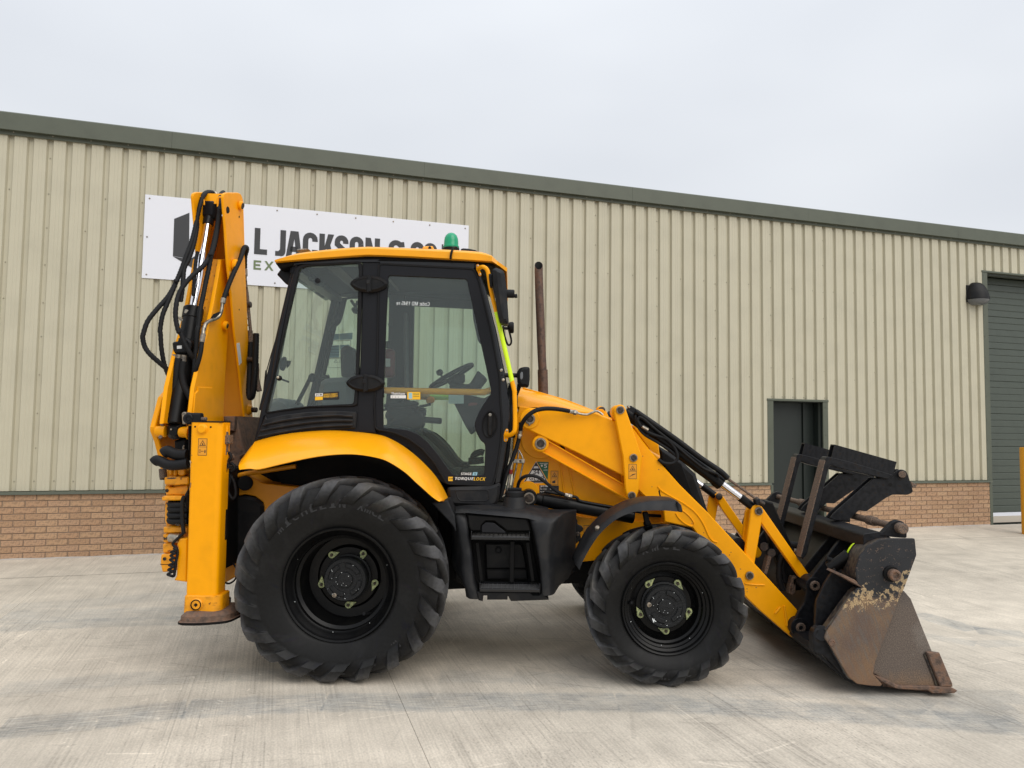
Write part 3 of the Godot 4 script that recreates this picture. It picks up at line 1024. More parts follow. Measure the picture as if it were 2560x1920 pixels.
	for run in [[-7.2, DOOR[0] + 0.054, 2], [DOOR[1] - 0.054, ROLL[0] + 0.049, 0]]:
		for row in 11:
			var yb := 0.9 - 0.0735 * (row + 1)
			var x0: float = run[0] + (0.0 if row % 2 == 0 else -0.1125)
			if run[0] < 0:
				x0 = run[1] - 0.225 * 51 + (0.0 if row % 2 == 0 else -0.1125)
			while x0 < run[1] - 0.01:
				var a := maxf(x0, run[0])
				var e: float = minf(x0 + 0.2145, run[1])
				x0 += 0.225
				if e - a < 0.02:
					continue
				var seen_one := a < -4.15 or a > 3.25
				var l := snappedf(e - a, 0.0005)
				var cc := Vector3((a + e) * 0.5, yb + 0.032 + rng.randf_range(-0.0012, 0.0012), -0.02 + rng.randf_range(-0.0015, 0.002))
				if seen_one and yb > 0.12:
					if not shapes.has(l):
						shapes[l] = ext(pv([-l * 0.5, -0.0318, l * 0.5, -0.0318, l * 0.5, 0.0318, -l * 0.5, 0.0318]), -0.02, 0.02, "z", 0.0025)
					var o := part("brick", shapes[l], M["brick%d" % (rng.randi() % 5)], b)
					o.position = cc
				else:
					rest.box(cc, Vector3(l, 0.0636, 0.04))
	part("brickwork", rest.done(), M.brick0, b).set_meta("kind", "stuff")
	# a ragged line of pale dust lies along the foot of the wall
	var du := Mb.new()
	var fn := fbm(81, 2.5)
	for i in 300:
		var s0 := -8.0 + i * 0.056
		var s1 := s0 + 0.056
		if s1 > DOOR[0] + 0.05 and s0 < DOOR[1] - 0.05 or s0 > ROLL[0]:
			continue
		var h0 := rise(0.0) + 0.006 + 0.006 * fn.get_noise_1d(s0)
		var h1 := rise(0.0) + 0.006 + 0.006 * fn.get_noise_1d(s1)
		var w0 := 0.035 + 0.035 * fn.get_noise_1d(s0 + 40.0)
		var w1 := 0.035 + 0.035 * fn.get_noise_1d(s1 + 40.0)
		du.quad(Vector3(s0, h0, 0), Vector3(s1, h1, 0), Vector3(s1, rise(w1) + 0.0012, w1), Vector3(s0, rise(w0) + 0.0012, w0))
	part("dust", du.done(60.0), M.pale_dust, b).set_meta("kind", "stuff")

# ---------------------------------------------------------------- the sign
# a stroke of lettering: a run of points drawn with a flat pen, as a row of small quads
func stroke(path: PackedVector2Array, pen: float) -> Array:
	var l := PackedVector2Array()
	var r := PackedVector2Array()
	var q := PackedVector2Array()
	for p in path:
		if q.is_empty() or q[q.size() - 1].distance_to(p) > 0.004:
			q.append(p)
	var n := q.size()
	for i in n:
		var d0 := (q[maxi(i, 1)] - q[maxi(i, 1) - 1]).normalized()
		var d1 := (q[mini(i, n - 2) + 1] - q[mini(i, n - 2)]).normalized()
		var n0 := Vector2(-d0.y, d0.x)
		var n1 := Vector2(-d1.y, d1.x)
		var m := (n0 + n1) / maxf(1.0 + n0.dot(n1), 0.5)
		l.append(q[i] + m * pen * 0.5)
		r.append(q[i] - m * pen * 0.5)
	var o := []
	for i in n - 1:
		o.append(PackedVector2Array([r[i], r[i + 1], l[i + 1], l[i]]))
	return o

func arc_pts(c: Vector2, rx: float, ry: float, a0: float, a1: float, n := 8) -> PackedVector2Array:
	var o := PackedVector2Array()
	for i in n + 1:
		var a := deg_to_rad(lerpf(a0, a1, float(i) / n))
		o.append(c + Vector2(cos(a) * rx, sin(a) * ry))
	return o

# tall condensed capitals, 1 high; each a list of outlines
func glyph(ch: String, w: float, p: float) -> Array:
	var h := p * 0.5
	var rx := w * 0.5 - h
	var ry := rx * 1.05
	var cx := w * 0.5
	var join := func(parts: Array) -> PackedVector2Array:
		var o := PackedVector2Array()
		for q in parts:
			o.append_array(q)
		return o
	match ch:
		"L":
			return [pv([0, 0, w, 0, w, p, p, p, p, 1, 0, 1])]
		"I":
			return [pv([0, 0, p, 0, p, 1, 0, 1])]
		"E":
			return [pv([0, 0, w, 0, w, p, p, p, p, 0.5 - h, w * 0.88, 0.5 - h, w * 0.88, 0.5 + h, p, 0.5 + h, p, 1 - p, w, 1 - p, w, 1, 0, 1])]
		"X":
			return [pv([0, 0, p * 1.1, 0, cx, 0.5 - p * 0.75, w - p * 1.1, 0, w, 0, cx + p * 0.62, 0.5, w, 1, w - p * 1.1, 1, cx, 0.5 + p * 0.75, p * 1.1, 1, 0, 1, cx - p * 0.62, 0.5])]
		"A":
			return [pv([0, 0, p, 0, cx, 1 - p * 1.5, w - p, 0, w, 0, cx + p * 0.72, 1, cx - p * 0.72, 1]), pv([w * 0.24, 0.2, w * 0.76, 0.2, w * 0.72, 0.2 + p, w * 0.28, 0.2 + p])]
		"N":
			return [pv([0, 0, p, 0, p, 0.62, w - p, 0, w, 0, w, 1, w - p, 1, w - p, 0.38, p, 1, 0, 1])]
		"K":
			return [pv([0, 0, p, 0, p, 0.34, p * 1.35, 0.42, w - p * 1.05, 0, w * 1.04, 0, p * 2.05, 0.58, w * 1.02, 1, w - p * 1.05, 1, p, 0.52, p, 1, 0, 1])]
		"C":
			return stroke(join.call([pv([w - h, 0.66]), arc_pts(Vector2(cx, 1 - h - ry), rx, ry, 0, 180), arc_pts(Vector2(cx, h + ry), rx, ry, 180, 360), pv([w - h, 0.34])]), p)
		"O":
			return stroke(join.call([arc_pts(Vector2(cx, 1 - h - ry), rx, ry, 0, 180), arc_pts(Vector2(cx, h + ry), rx, ry, 180, 359.5), pv([w - h, 1 - h - ry - 0.001])]), p)
		"S":
			return stroke(join.call([pv([w - h, 0.68]), arc_pts(Vector2(cx, 1 - h - ry), rx, ry, 0, 180), pv([h, 0.64, w - h, 0.36]), arc_pts(Vector2(cx, h + ry), rx, ry, 0, -180), pv([h, 0.32])]), p)
		"J":
			return [pv([w - p, 1, w, 1, w, 0.2, w * 0.95, 0.1, w * 0.84, 0.03, w * 0.66, 0, 0, 0, 0, p * 0.9, w * 0.3, p * 0.9, w - p, p * 1.25])]
		"&":
			return stroke(join.call([pv([w * 1.05, 0.85]), arc_pts(Vector2(cx, 1 - h - ry), rx, ry, 40, 200), pv([w * 0.42, 0.5])]), p) + stroke(join.call([arc_pts(Vector2(cx, h + ry), rx, ry, 130, 360), pv([w - h, 0.55])]), p) + [pv([w * 0.34, 0.5 - h, w * 1.12, 0.5 - h, w * 1.12, 0.5 + h, w * 0.34, 0.5 + h])]
	return []

func build_sign() -> void:
	var o := thing("building_sign", "long white company sign with black lettering fixed high on the cream cladding", "sign", W0, WA)
	var board := part("panel", ext(pv([-4.70, 3.475, -0.655, 3.475, -0.655, 4.50, -4.70, 4.50]), 0.004, 0.012, "z", 0.001), M.sign_white, o)
	var x := 0.0
	var put := func(ch: String, s0: float, y0: float, wide: float, high: float, pen: float, m: Material) -> void:
		var mb := Mb.new()
		for g in glyph(ch, wide / high, pen / high):
			var q := PackedVector2Array()
			for v in g:
				q.append(Vector2(s0, y0) + v * high)
			add_ext(mb, q, 0.0125, 0.0155, "z", 0.0)
		part("letter", mb.done(), m, board)
	for l in [["L", Vector2(-3.432, 3.913), .155], ["J", Vector2(-3.179, 3.912), .125], ["A", Vector2(-3.05, 3.923), .2], ["C", Vector2(-2.845, 3.945), .185], ["K", Vector2(-2.64, 3.942), .18], ["S", Vector2(-2.446, 3.943), .175], ["O", Vector2(-2.255, 3.936), .18], ["N", Vector2(-2.052, 3.937), .19], ["&", Vector2(-1.748, 3.946), .2], ["C", Vector2(-1.454, 3.939), .185], ["O", Vector2(-1.274, 3.953), .18]]:
		put.call(l[0], l[1].x, 3.872, l[2], 0.335, 0.068, M.sign_black)
	put.call("L", Vector2(-1.029, 4.212).x, 4.12, 0.07, 0.087, 0.02, M.sign_black)
	for l in [["E", Vector2(-3.433, 3.669)], ["X", Vector2(-3.303, 3.672)]]:
		put.call(l[0], l[1].x, 3.675, 0.09 if l[0] == "E" else 0.11, 0.118, 0.024, M.sign_green)
	var gx: float = Vector2(-3.303, 3.672).x + 0.24
	for ch in ["L", "I", "C", "E", "C", "O", "N"]:
		put.call(ch, gx, 3.675, 0.1, 0.118, 0.024, M.sign_green)
		gx += 0.235
	part("emblem", ext(pv([-4.367, 4.23, -4.198, 4.323, -4.183, 3.747, -4.365, 3.77]), 0.0125, 0.0155, "z", 0.0), M.sign_black, board)
	part("emblem", ext(pv([-4.365, 3.765, -4.182, 3.741, -4.11, 3.793, -4.104, 3.626, -4.155, 3.645]), 0.0125, 0.0155, "z", 0.0), M.sign_black, board)
	var ss := Mb.new()
	for i in 9:
		add_screw(ss, -4.65 + i * 0.493, 4.455, 0.012, 0.008)
		add_screw(ss, -4.65 + i * 0.493, 3.52, 0.012, 0.008)
	add_screw(ss, -4.66, 3.98, 0.012, 0.008)
	part("screws", ss.done(), M.pin_ring, board).set_meta("kind", "stuff")

func build_wall_lamp() -> void:
	var p := Vector3(W0.x, 0, W0.z) + Vector3(cos(WA), 0, -sin(WA)) * 8.43
	var o := thing("wall_light", "dark grey hooded bulkhead light fixed beside the roller door", "light", Vector3(p.x, 4.0, p.z), WA)
	# hood: half dome that swells outward towards its open lower edge
	var rings := []
	for q in [[0.35, 0.06, 0.05], [0.335, 0.10, 0.09], [0.29, 0.142, 0.135], [0.22, 0.178, 0.175], [0.14, 0.202, 0.202], [0.07, 0.213, 0.215], [0.045, 0.215, 0.218]]:
		var r := PackedVector3Array()
		for i in 17:
			var a := PI * i / 16.0
			var k := cos(a)
			r.append(Vector3(k * q[1], q[0], sin(a) * q[2] + 0.008))
		rings.append(r)
	part("hood", loft(rings, true, true, 40.0), M.plastic_dark, o)
	part("back_plate", rbox(Vector3(0, 0.15, 0.004), Vector3(0.40, 0.30, 0.03), 0.01), M.plastic_dark, o)
	var lens := []
	for q in [[0.043, 0.195, 0.212], [0.01, 0.185, 0.2], [-0.03, 0.15, 0.16], [-0.05, 0.09, 0.1]]:
		var r := PackedVector3Array()
		for i in 17:
			var a := PI * i / 16.0
			r.append(Vector3(cos(a) * q[1], q[0], pow(sin(a), 0.8) * q[2] + 0.008))
		lens.append(r)
	part("lens", loft(lens, true, true, 40.0), M.lamp_lens, o)

func build_bollard() -> void:
	var p := Vector3(8.275, 0.12, -5.80)
	var o := thing("bollard", "round yellow steel bollard standing in front of the roller door", "bollard", p)
	part("post", lathe(pv([0.085, -0.1, 0.085, 1.385, 0.078, 1.398, 0, 1.40]), Vector3.ZERO, Vector3(0, 1, 0), 28), M.bollard_yellow, o)
	part("base_plate", lathe(pv([0.12, -0.02, 0.12, 0.012, 0.086, 0.014]), Vector3.ZERO, Vector3(0, 1, 0), 28), M.bollard_yellow, o)

# ---------------------------------------------------------------- more shapes
# a plate with openings
func add_holed(mb: Mb, outer: PackedVector2Array, holes: Array, w0: float, w1: float, axis := "z", b := 0.003) -> void:
	if area2(outer) < 0:
		outer.reverse()
	var lo := minf(w0, w1)
	var hi := maxf(w0, w1)
	var hs := []
	for h in holes:
		var q: PackedVector2Array = h.duplicate()
		if area2(q) > 0:
			q.reverse()
		hs.append(q)
	# cap: the outline in a left and a right half, each without its openings
	var oi := inset(outer, b)
	var x := 0.0
	for p in hs[0]:
		x += p.x / hs[0].size()
	for half in [pv([x - 50, -50, x, -50, x, 50, x - 50, 50]), pv([x, -50, x + 50, -50, x + 50, 50, x, 50])]:
		var bits: Array = Geometry2D.intersect_polygons(oi, half)
		for h in hs:
			var hole := inset(h, b)
			hole.reverse()
			var left := []
			for q in bits:
				left.append_array(Geometry2D.clip_polygons(q, hole))
			bits = left
		for q in bits:
			var t := cap_tris(q)
			for i in range(0, t.size(), 3):
				cap_tri(mb, t[i], t[i + 1], t[i + 2], lo, hi, axis)
	for l in [outer] + hs:
		var ll: PackedVector2Array = l
		var li := inset(ll, b)
		for r in [[li, lo, ll, lo + b], [ll, lo + b, ll, hi - b], [ll, hi - b, li, hi]]:
			for i in ll.size():
				var j := (i + 1) % ll.size()
				mb.quad(mp(axis, r[0][i], r[1]), mp(axis, r[2][i], r[3]), mp(axis, r[2][j], r[3]), mp(axis, r[0][j], r[1]), r[0][i], r[2][i], r[2][j], r[0][j])

func holed(outer: PackedVector2Array, holes: Array, w0: float, w1: float, axis := "z", b := 0.003) -> ArrayMesh:
	var mb := Mb.new()
	add_holed(mb, outer, holes, w0, w1, axis, b)
	return mb.done()

func disc_poly(c: Vector2, r: float, n := 24) -> PackedVector2Array:
	return arc_pts(c, r, r, 0.0, 360.0 - 360.0 / n, n - 1)

func pin(called: String, c: Vector3, r: float, parent: Node3D, long := 0.02) -> void:
	# a pin end with its keeper ring, facing the viewer
	var p := part(called, lathe(pv([r * 0.72, 0.0, r * 0.72, long * 0.8, r * 0.62, long, 0.0, long]), c, Vector3(0, 0, 1), 20), M.pin_steel, parent)
	part("ring", lathe(pv([r, 0, r, long * 0.55, r * 0.92, long * 0.7, r * 0.74, long * 0.7, r * 0.74, 0]), c, Vector3(0, 0, 1), 22), M.pin_ring, p)

func both(called: String, m: ArrayMesh, mt: Material, parent: Node3D) -> MeshInstance3D:   # the near one and its mirror image on the far side
	var a := part(called, m, mt, parent)
	part(called, mirror(m), mt, parent)
	return a

# ---------------------------------------------------------------- wheels
func tyre_mesh(R: float, half: float, bead: float, lugs: int, lug_h: float, k: float, lug_w: float, hub_h: float) -> ArrayMesh:
	var c := R - lug_h
	var prof := []   # radius, axial, lug height there, angle shift
	var side := [[bead - 0.012, 0.66], [bead + 0.004, 0.72], [bead + 0.03, 0.80], [bead + 0.045, 0.845], [lerpf(bead, c, 0.32), 0.93], [lerpf(bead, c, 0.47), 0.985], [lerpf(bead, c, 0.53), 1.0], [lerpf(bead, c, 0.575), 1.0], [lerpf(bead, c, 0.62), 1.0], [lerpf(bead, c, 0.72), 0.985], [lerpf(bead, c, 0.82), 0.955], [lerpf(bead, c, 0.90), 0.905], [lerpf(bead, c, 0.955), 0.84]]
	var tread := [0.76, 0.66, 0.55, 0.44, 0.33, 0.22, 0.14, 0.08, 0.03]
	for q in side:
		var x: float = (q[0] - bead) / (c - bead)
		prof.append([q[0], q[1] * half, lug_h * clampf((x - 0.57) / 0.10, 0.0, 1.0) * (0.8 + 0.2 * clampf((x - 0.6) / 0.35, 0, 1)), k * 0.84 + 0.45 * (1.0 - x)])
	for q in tread:
		prof.append([c - 0.016 * q * q, q * half, lug_h, k * q])
	var n := prof.size()
	for i in n:
		var q = prof[n - 1 - i]
		prof.append([q[0], -q[1], q[2], q[3]])
	n = prof.size()
	var samples := lugs * 30
	var rows := []
	var tints := []
	var dirt := fbm(91, 2.2, 4)
	for i in n:
		var q = prof[i]
		var a = prof[maxi(i - 1, 0)]
		var b = prof[mini(i + 1, n - 1)]
		var tn := Vector2(b[0] - a[0], b[1] - a[1]).normalized()
		var nr := Vector2(-tn.y, tn.x)   # (radial, axial), pointing out of the tyre
		var row := PackedVector3Array()
		var tint := PackedColorArray()
		var near_side: bool = q[1] > 0
		var frac := clampf(absf(q[1]) / half, 0.0, 1.0)
		var hw: float = lug_w * (0.62 + 0.55 * frac)
		for s in samples:
			var th: float = TAU * s / samples + q[3]
			var off: float = th - q[3] - (0.0 if near_side else PI / lugs)
			var pitch := TAU / lugs
			var sd: float = (off - round(off / pitch) * pitch) * q[0]
			var d := absf(sd)
			var m := smoothstep(hw + 0.008, hw - 0.003, d)
			# down the sidewall each lug trails off gently on one side
			if i < 13 or i >= n - 13:
				var len: float = pitch * q[0] - hw * 2.0
				var back := fposmod(-sd - hw, pitch * q[0]) / len
				if sd < 0.0 or d > hw:
					m = maxf(m, clampf(1.0 - back * 1.15, 0.0, 1.0) * 0.8 * clampf((11.0 - mini(i, n - 1 - i)) / 4.0, 0.25, 1.0) if back < 1.0 else 0.0)
			if absf(q[1]) < 0.035 * half:
				m *= 0.55
			var wear := 1.0 + 0.08 * sin(th * 3.0 + q[1] * 5.0)
			var h: float = q[2] * m * wear
			var p := Vector2(q[0], q[1]) + nr * h
			# the foot of the tyre is pressed flat on the ground
			var py := sin(th) * p.x
			var from := -0.45 * R
			var pz := p.y
			if py < from:
				py = from + (py - from) * (hub_h + from) / (R + from)
				pz *= 1.0 + 0.05 * smoothstep(from, -hub_h, py)
			row.append(Vector3(cos(th) * p.x, py, pz))
			# rubber scuffed pale on the faces of the lugs, grazing sky sheen painted on their tops, dusty between them, dark on the sidewall
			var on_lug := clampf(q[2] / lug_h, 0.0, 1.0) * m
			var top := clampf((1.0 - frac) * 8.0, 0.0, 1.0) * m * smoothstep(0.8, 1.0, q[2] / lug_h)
			var nz := dirt.get_noise_3d(cos(th) * p.x * 4.0, sin(th) * p.x * 4.0, p.y * 4.0)
			var nz2 := dirt.get_noise_3d(cos(th) * p.x, sin(th) * p.x + 7.0, p.y)
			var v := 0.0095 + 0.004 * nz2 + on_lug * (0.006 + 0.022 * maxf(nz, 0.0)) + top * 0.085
			if q[2] > 0.0 and m < 0.2:
				v += 0.012 * maxf(nz2 + 0.2, 0.0)
			var brown := clampf(nz2 * 1.4 - 0.15, 0.0, 0.7) * clampf(on_lug + 0.25, 0, 1)
			v += brown * 0.022
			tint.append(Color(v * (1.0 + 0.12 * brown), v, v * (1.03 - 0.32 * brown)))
		rows.append(row)
		tints.append(tint)
	var mb := Mb.new()
	for i in n - 1:
		for s in samples:
			var s2 := (s + 1) % samples
			mb.quad(rows[i][s], rows[i][s2], rows[i + 1][s2], rows[i + 1][s])
			for tc in [tints[i][s], tints[i][s2], tints[i + 1][s2], tints[i][s], tints[i + 1][s2], tints[i + 1][s]]:
				mb.col.append(tc)
	return mb.done(38.0)

func nut_flag(ang: float, r: float, z: float, turn: float) -> ArrayMesh:
	var p := arc_pts(Vector2.ZERO, 0.025, 0.025, 50, 310, 12)
	p.append(Vector2(0.060, 0.0))
	var q := PackedVector2Array()
	for v in p:
		q.append(Vector2(cos(ang), sin(ang)) * r + v.rotated(turn))
	return ext(q, z, z + 0.012, "z", 0.002)

func build_wheels(L: Node3D) -> void:
	for front in [false, true]:
		var c := Vector3(1.072, 0.511, 0.905) if front else Vector3(-1.152, 0.645, 0.885)
		var half := 0.175 if front else 0.215
		var bead := 0.302 if front else 0.374
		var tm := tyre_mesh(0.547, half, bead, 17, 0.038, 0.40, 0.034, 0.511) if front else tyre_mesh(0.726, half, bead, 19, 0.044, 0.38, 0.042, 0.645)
		var f := half * 0.70
		var rim_prof := pv([bead - 0.012, f + 0.004, bead + 0.006, f + 0.012, bead + 0.012, f + 0.02, bead + 0.006, f + 0.027, bead - 0.006, f + 0.022, bead - 0.016, f, bead - 0.03, f - 0.012, bead - 0.036, f - 0.03, bead - 0.05, f - 0.045, bead - 0.055, f - 0.075, bead - 0.075, f - 0.09, bead - 0.08, -0.105, bead - 0.088, -0.135, 0.226, -0.142, 0.22, -0.135, 0.208, -0.12, 0.17, -0.118, 0.0, -0.118])
		if front:
			rim_prof = pv([bead - 0.012, f + 0.004, bead + 0.004, f + 0.01, bead + 0.01, f + 0.018, bead + 0.004, f + 0.024, bead - 0.006, f + 0.018, bead - 0.014, f, bead - 0.03, f - 0.01, bead - 0.034, f - 0.022, bead - 0.048, f - 0.03, bead - 0.054, f - 0.06, bead - 0.068, f - 0.07, bead - 0.072, 0.012, bead - 0.08, -0.002, 0.2, 0.004, 0.19, 0.012, 0.0, 0.012])
		var disc_z := 0.012 if front else -0.118
		var rim := lathe(rim_prof, Vector3.ZERO, Vector3(0, 0, 1), 56)
		var hr := 0.147 if front else 0.152
		var hz := 0.085 if front else 0.0
		var hub := Mb.new()
		add_lathe(hub, pv([hr + 0.012, disc_z, hr + 0.012, disc_z + 0.02, hr, disc_z + 0.025, hr, hz - 0.012, hr - 0.008, hz, hr - 0.03, hz, hr - 0.034, hz - 0.003, 0.056, hz - 0.003, 0.052, hz + 0.008, 0.046, hz + 0.01, 0, hz + 0.01]), Vector3.ZERO, Vector3(0, 0, 1), 40)
		var hub_m := hub.done()
		var ribs := []
		for k in 4:
			var a := k * PI / 2 + 0.45
			var q := PackedVector2Array()
			for v in arc_pts(Vector2.ZERO, hr - 0.036, hr - 0.036, 0, 62, 6):
				q.append(v.rotated(a))
			for v in arc_pts(Vector2.ZERO, hr - 0.066, hr - 0.066, 62, 0, 6):
				q.append(v.rotated(a))
			ribs.append(ext(q, hz - 0.004, hz + 0.008, "z", 0.003))
		var flags := []
		var nuts := []
		var angs := [[128, 20], [58, 255], [-12, 250], [-88, 20], [196, 90]] if not front else [[128, 45], [58, -50], [-14, 255], [-86, 160], [202, 120]]
		for k in 5:
			var a := deg_to_rad(angs[k][0])
			var rr := 0.176 if front else 0.196
			flags.append(nut_flag(a, rr, disc_z + 0.006, deg_to_rad(angs[k][1])))
			nuts.append(lathe(pv([0.0115, 0, 0.0115, 0.028, 0.009, 0.032, 0, 0.032]), Vector3(cos(a) * rr, sin(a) * rr, disc_z), Vector3(0, 0, 1), 6))
		for far in [false, true]:
			var side := func(m: ArrayMesh) -> ArrayMesh: return mirror(m) if far else m
			var w := part("front_wheel" if front else "rear_wheel", side.call(rim), M.rim_black, L)
			w.position = Vector3(c.x, c.y, -c.z if far else c.z)
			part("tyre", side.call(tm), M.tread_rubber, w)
			if far:
				continue
			part("hub_cap", hub_m, M.hub_black, w)
			for k in 4:
				part("hub_rib", ribs[k], M.hub_black, w)
			for k in 5:
				part("nut_indicator", flags[k], M.nut_flag, w)
				part("wheel_nut", nuts[k], M.pin_steel, w)
			part("drain_plug", lathe(pv([0.016, 0, 0.016, 0.01, 0.009, 0.012, 0.008, 0.006, 0, 0.006]), (Vector3(-0.115, 0.015, hz - 0.002) if front else Vector3(-0.07, -0.105, hz - 0.002)), Vector3(0, 0, 1), 12), M.pin_ring, w)
			if front:
				part("valve", tube(pv3([-0.225, 0.02, 0.05, -0.235, 0.03, 0.09, -0.245, 0.02, 0.11]), 0.012, 8), M.black_rubber, w)
				lettering("paint_mark", "K", M.marker_white, w, Vector3(-0.085, -0.105, hz + 0.001), 0.022, 0.028, 0.3)
			else:
				part("valve", tube(pv3([0.185, -0.235, -0.02, 0.165, -0.225, 0.03, 0.15, -0.215, 0.06]), 0.013, 8), M.black_rubber, w)
			var fl := Mb.new()
			var fr := RandomNumberGenerator.new()
			fr.seed = 5
			for k in 34:
				var a := fr.randf() * TAU
				var on_hub := fr.randf() < 0.6
				var rr := fr.randf_range(0.02, hr - 0.02) if on_hub else fr.randf_range(bead - 0.05, bead - 0.02)
				add_lathe(fl, pv([fr.randf_range(0.0012, 0.003), 0.0, 0.0, 0.001]), Vector3(cos(a) * rr, sin(a) * rr, (hz + 0.0105) if on_hub else f - 0.02), Vector3(0, 0, 1), 5)
			part("paint_specks", fl.done(), M.marker_white, w).set_meta("kind", "stuff")
		# raised lettering moulded in the sidewalls
		var wn: Node3D = L.get_node("front_wheel" if front else "rear_wheel")
		for band in ([["R24 XMCL", 272.0, 50.0], ["XMCL", 98.0, 40.0]] if front else [["MICHELIN", 113.0, 56.0], ["XMCL", 67.0, 22.0], ["MICHELIN", 292.0, 56.0], ["XMCL", 246.0, 22.0]]):
			var rr := lerpf(bead, 0.509 if front else 0.682, 0.49)
			var n: int = band[0].length()
			for i in n:
				if band[0][i] == " ":
					continue
				var a := deg_to_rad(band[1] - band[2] * ((i + 0.5) / n - 0.5))
				lettering("moulded_letter", band[0][i], M.moulded_rubber, wn, Vector3(cos(a) * rr, sin(a) * rr, half * 1.004) - Vector3(cos(a - PI / 2), sin(a - PI / 2), 0) * 0.02, 0.045, 0.055, a - PI / 2)

# ---------------------------------------------------------------- stickers
func warning_decal(parent: Node3D, lo: Vector2, hi: Vector2, z: float, kind: int) -> void:
	var w := hi.x - lo.x
	var h := hi.y - lo.y
	var d := part("warning_label", ext(pv([lo.x, lo.y, hi.x, lo.y, hi.x, hi.y, lo.x, hi.y]), z, z + 0.0006, "z", 0.0), M.decal_black, parent)
	var b := w * 0.05
	part("label_face", ext(pv([lo.x + b, lo.y + b, hi.x - b, lo.y + b, hi.x - b, lo.y + h * 0.49, lo.x + b, lo.y + h * 0.49]), z, z + 0.0012, "z", 0.0), M.decal_orange, d)
	part("label_face", ext(pv([lo.x + b, lo.y + h * 0.51, hi.x - b, lo.y + h * 0.51, hi.x - b, hi.y - b, lo.x + b, hi.y - b]), z, z + 0.0012, "z", 0.0), M.decal_orange, d)
	var c := Vector2((lo.x + hi.x) * 0.5, lo.y + h * 0.57)
	var t := w * 0.36
	part("triangle", holed(pv([c.x - t, c.y, c.x + t, c.y, c.x, c.y + h * 0.33]), [pv([c.x - t * 0.72, c.y + h * 0.035, c.x + t * 0.72, c.y + h * 0.035, c.x, c.y + h * 0.275])], z, z + 0.0018, "z", 0.0), M.decal_black, d)
	part("pictogram", ext(pv([c.x - t * 0.2, c.y + h * 0.05, c.x + t * 0.25, c.y + h * 0.05, c.x + t * 0.1, c.y + h * 0.16, c.x - t * 0.08, c.y + h * 0.17]), z, z + 0.0018, "z", 0.0), M.decal_black, d)
	var e := Vector2(c.x, lo.y + h * 0.25)
	if kind == 0:
		part("pictogram", holed(pv([e.x - w * 0.36, e.y - h * 0.1, e.x - w * 0.2, e.y - h * 0.1, e.x - w * 0.2, e.y + h * 0.1, e.x - w * 0.36, e.y + h * 0.1]), [pv([e.x - w * 0.33, e.y - h * 0.08, e.x - w * 0.23, e.y - h * 0.08, e.x - w * 0.23, e.y + h * 0.08, e.x - w * 0.33, e.y + h * 0.08])], z, z + 0.0018, "z", 0.0), M.decal_black, d)
		part("pictogram", ext(pv([e.x - w * 0.14, e.y, e.x - w * 0.06, e.y - h * 0.035, e.x - w * 0.06, e.y - h * 0.012, e.x + w * 0.06, e.y - h * 0.012, e.x + w * 0.06, e.y - h * 0.035, e.x + w * 0.14, e.y, e.x + w * 0.06, e.y + h * 0.035, e.x + w * 0.06, e.y + h * 0.012, e.x - w * 0.06, e.y + h * 0.012, e.x - w * 0.06, e.y + h * 0.035]), z, z + 0.0018, "z", 0.0), M.decal_black, d)
		part("pictogram", ext(pv([e.x + w * 0.24, e.y - h * 0.11, e.x + w * 0.34, e.y - h * 0.11, e.x + w * 0.36, e.y + h * 0.05, e.x + w * 0.31, e.y + h * 0.06, e.x + w * 0.31, e.y + h * 0.1, e.x + w * 0.27, e.y + h * 0.1, e.x + w * 0.27, e.y + h * 0.06, e.x + w * 0.22, e.y + h * 0.05]), z, z + 0.0018, "z", 0.0), M.decal_black, d)
	elif kind == 1:
		part("pictogram", ext(pv([e.x - w * 0.3, e.y - h * 0.12, e.x + w * 0.12, e.y - h * 0.12, e.x + w * 0.14, e.y + h * 0.03, e.x - w * 0.02, e.y + h * 0.06, e.x - w * 0.28, e.y + h * 0.02]), z, z + 0.0018, "z", 0.0), M.decal_black, d)
		part("pictogram", ext(pv([e.x - w * 0.02, e.y + h * 0.05, e.x + w * 0.34, e.y + h * 0.13, e.x + w * 0.33, e.y + h * 0.15, e.x - w * 0.04, e.y + h * 0.075]), z, z + 0.0018, "z", 0.0), M.decal_black, d)
	else:
		part("pictogram", ext(pv([e.x - w * 0.36, e.y - h * 0.1, e.x + w * 0.0, e.y - h * 0.0, e.x + w * 0.34, e.y + h * 0.07, e.x + w * 0.36, e.y + h * 0.12, e.x - w * 0.12, e.y + h * 0.05, e.x - w * 0.1, e.y + h * 0.01, e.x - w * 0.37, e.y - h * 0.07]), z, z + 0.0018, "z", 0.0), M.decal_black, d)

func build_loader() -> void:
	var L := thing("backhoe_loader", "yellow and black backhoe loader with green beacon, parked on the concrete", "backhoe loader")
	build_wheels(L)
	build_body(L)
	build_cab(L)
	build_front(L)
	build_bucket(L)
	build_backhoe(L)

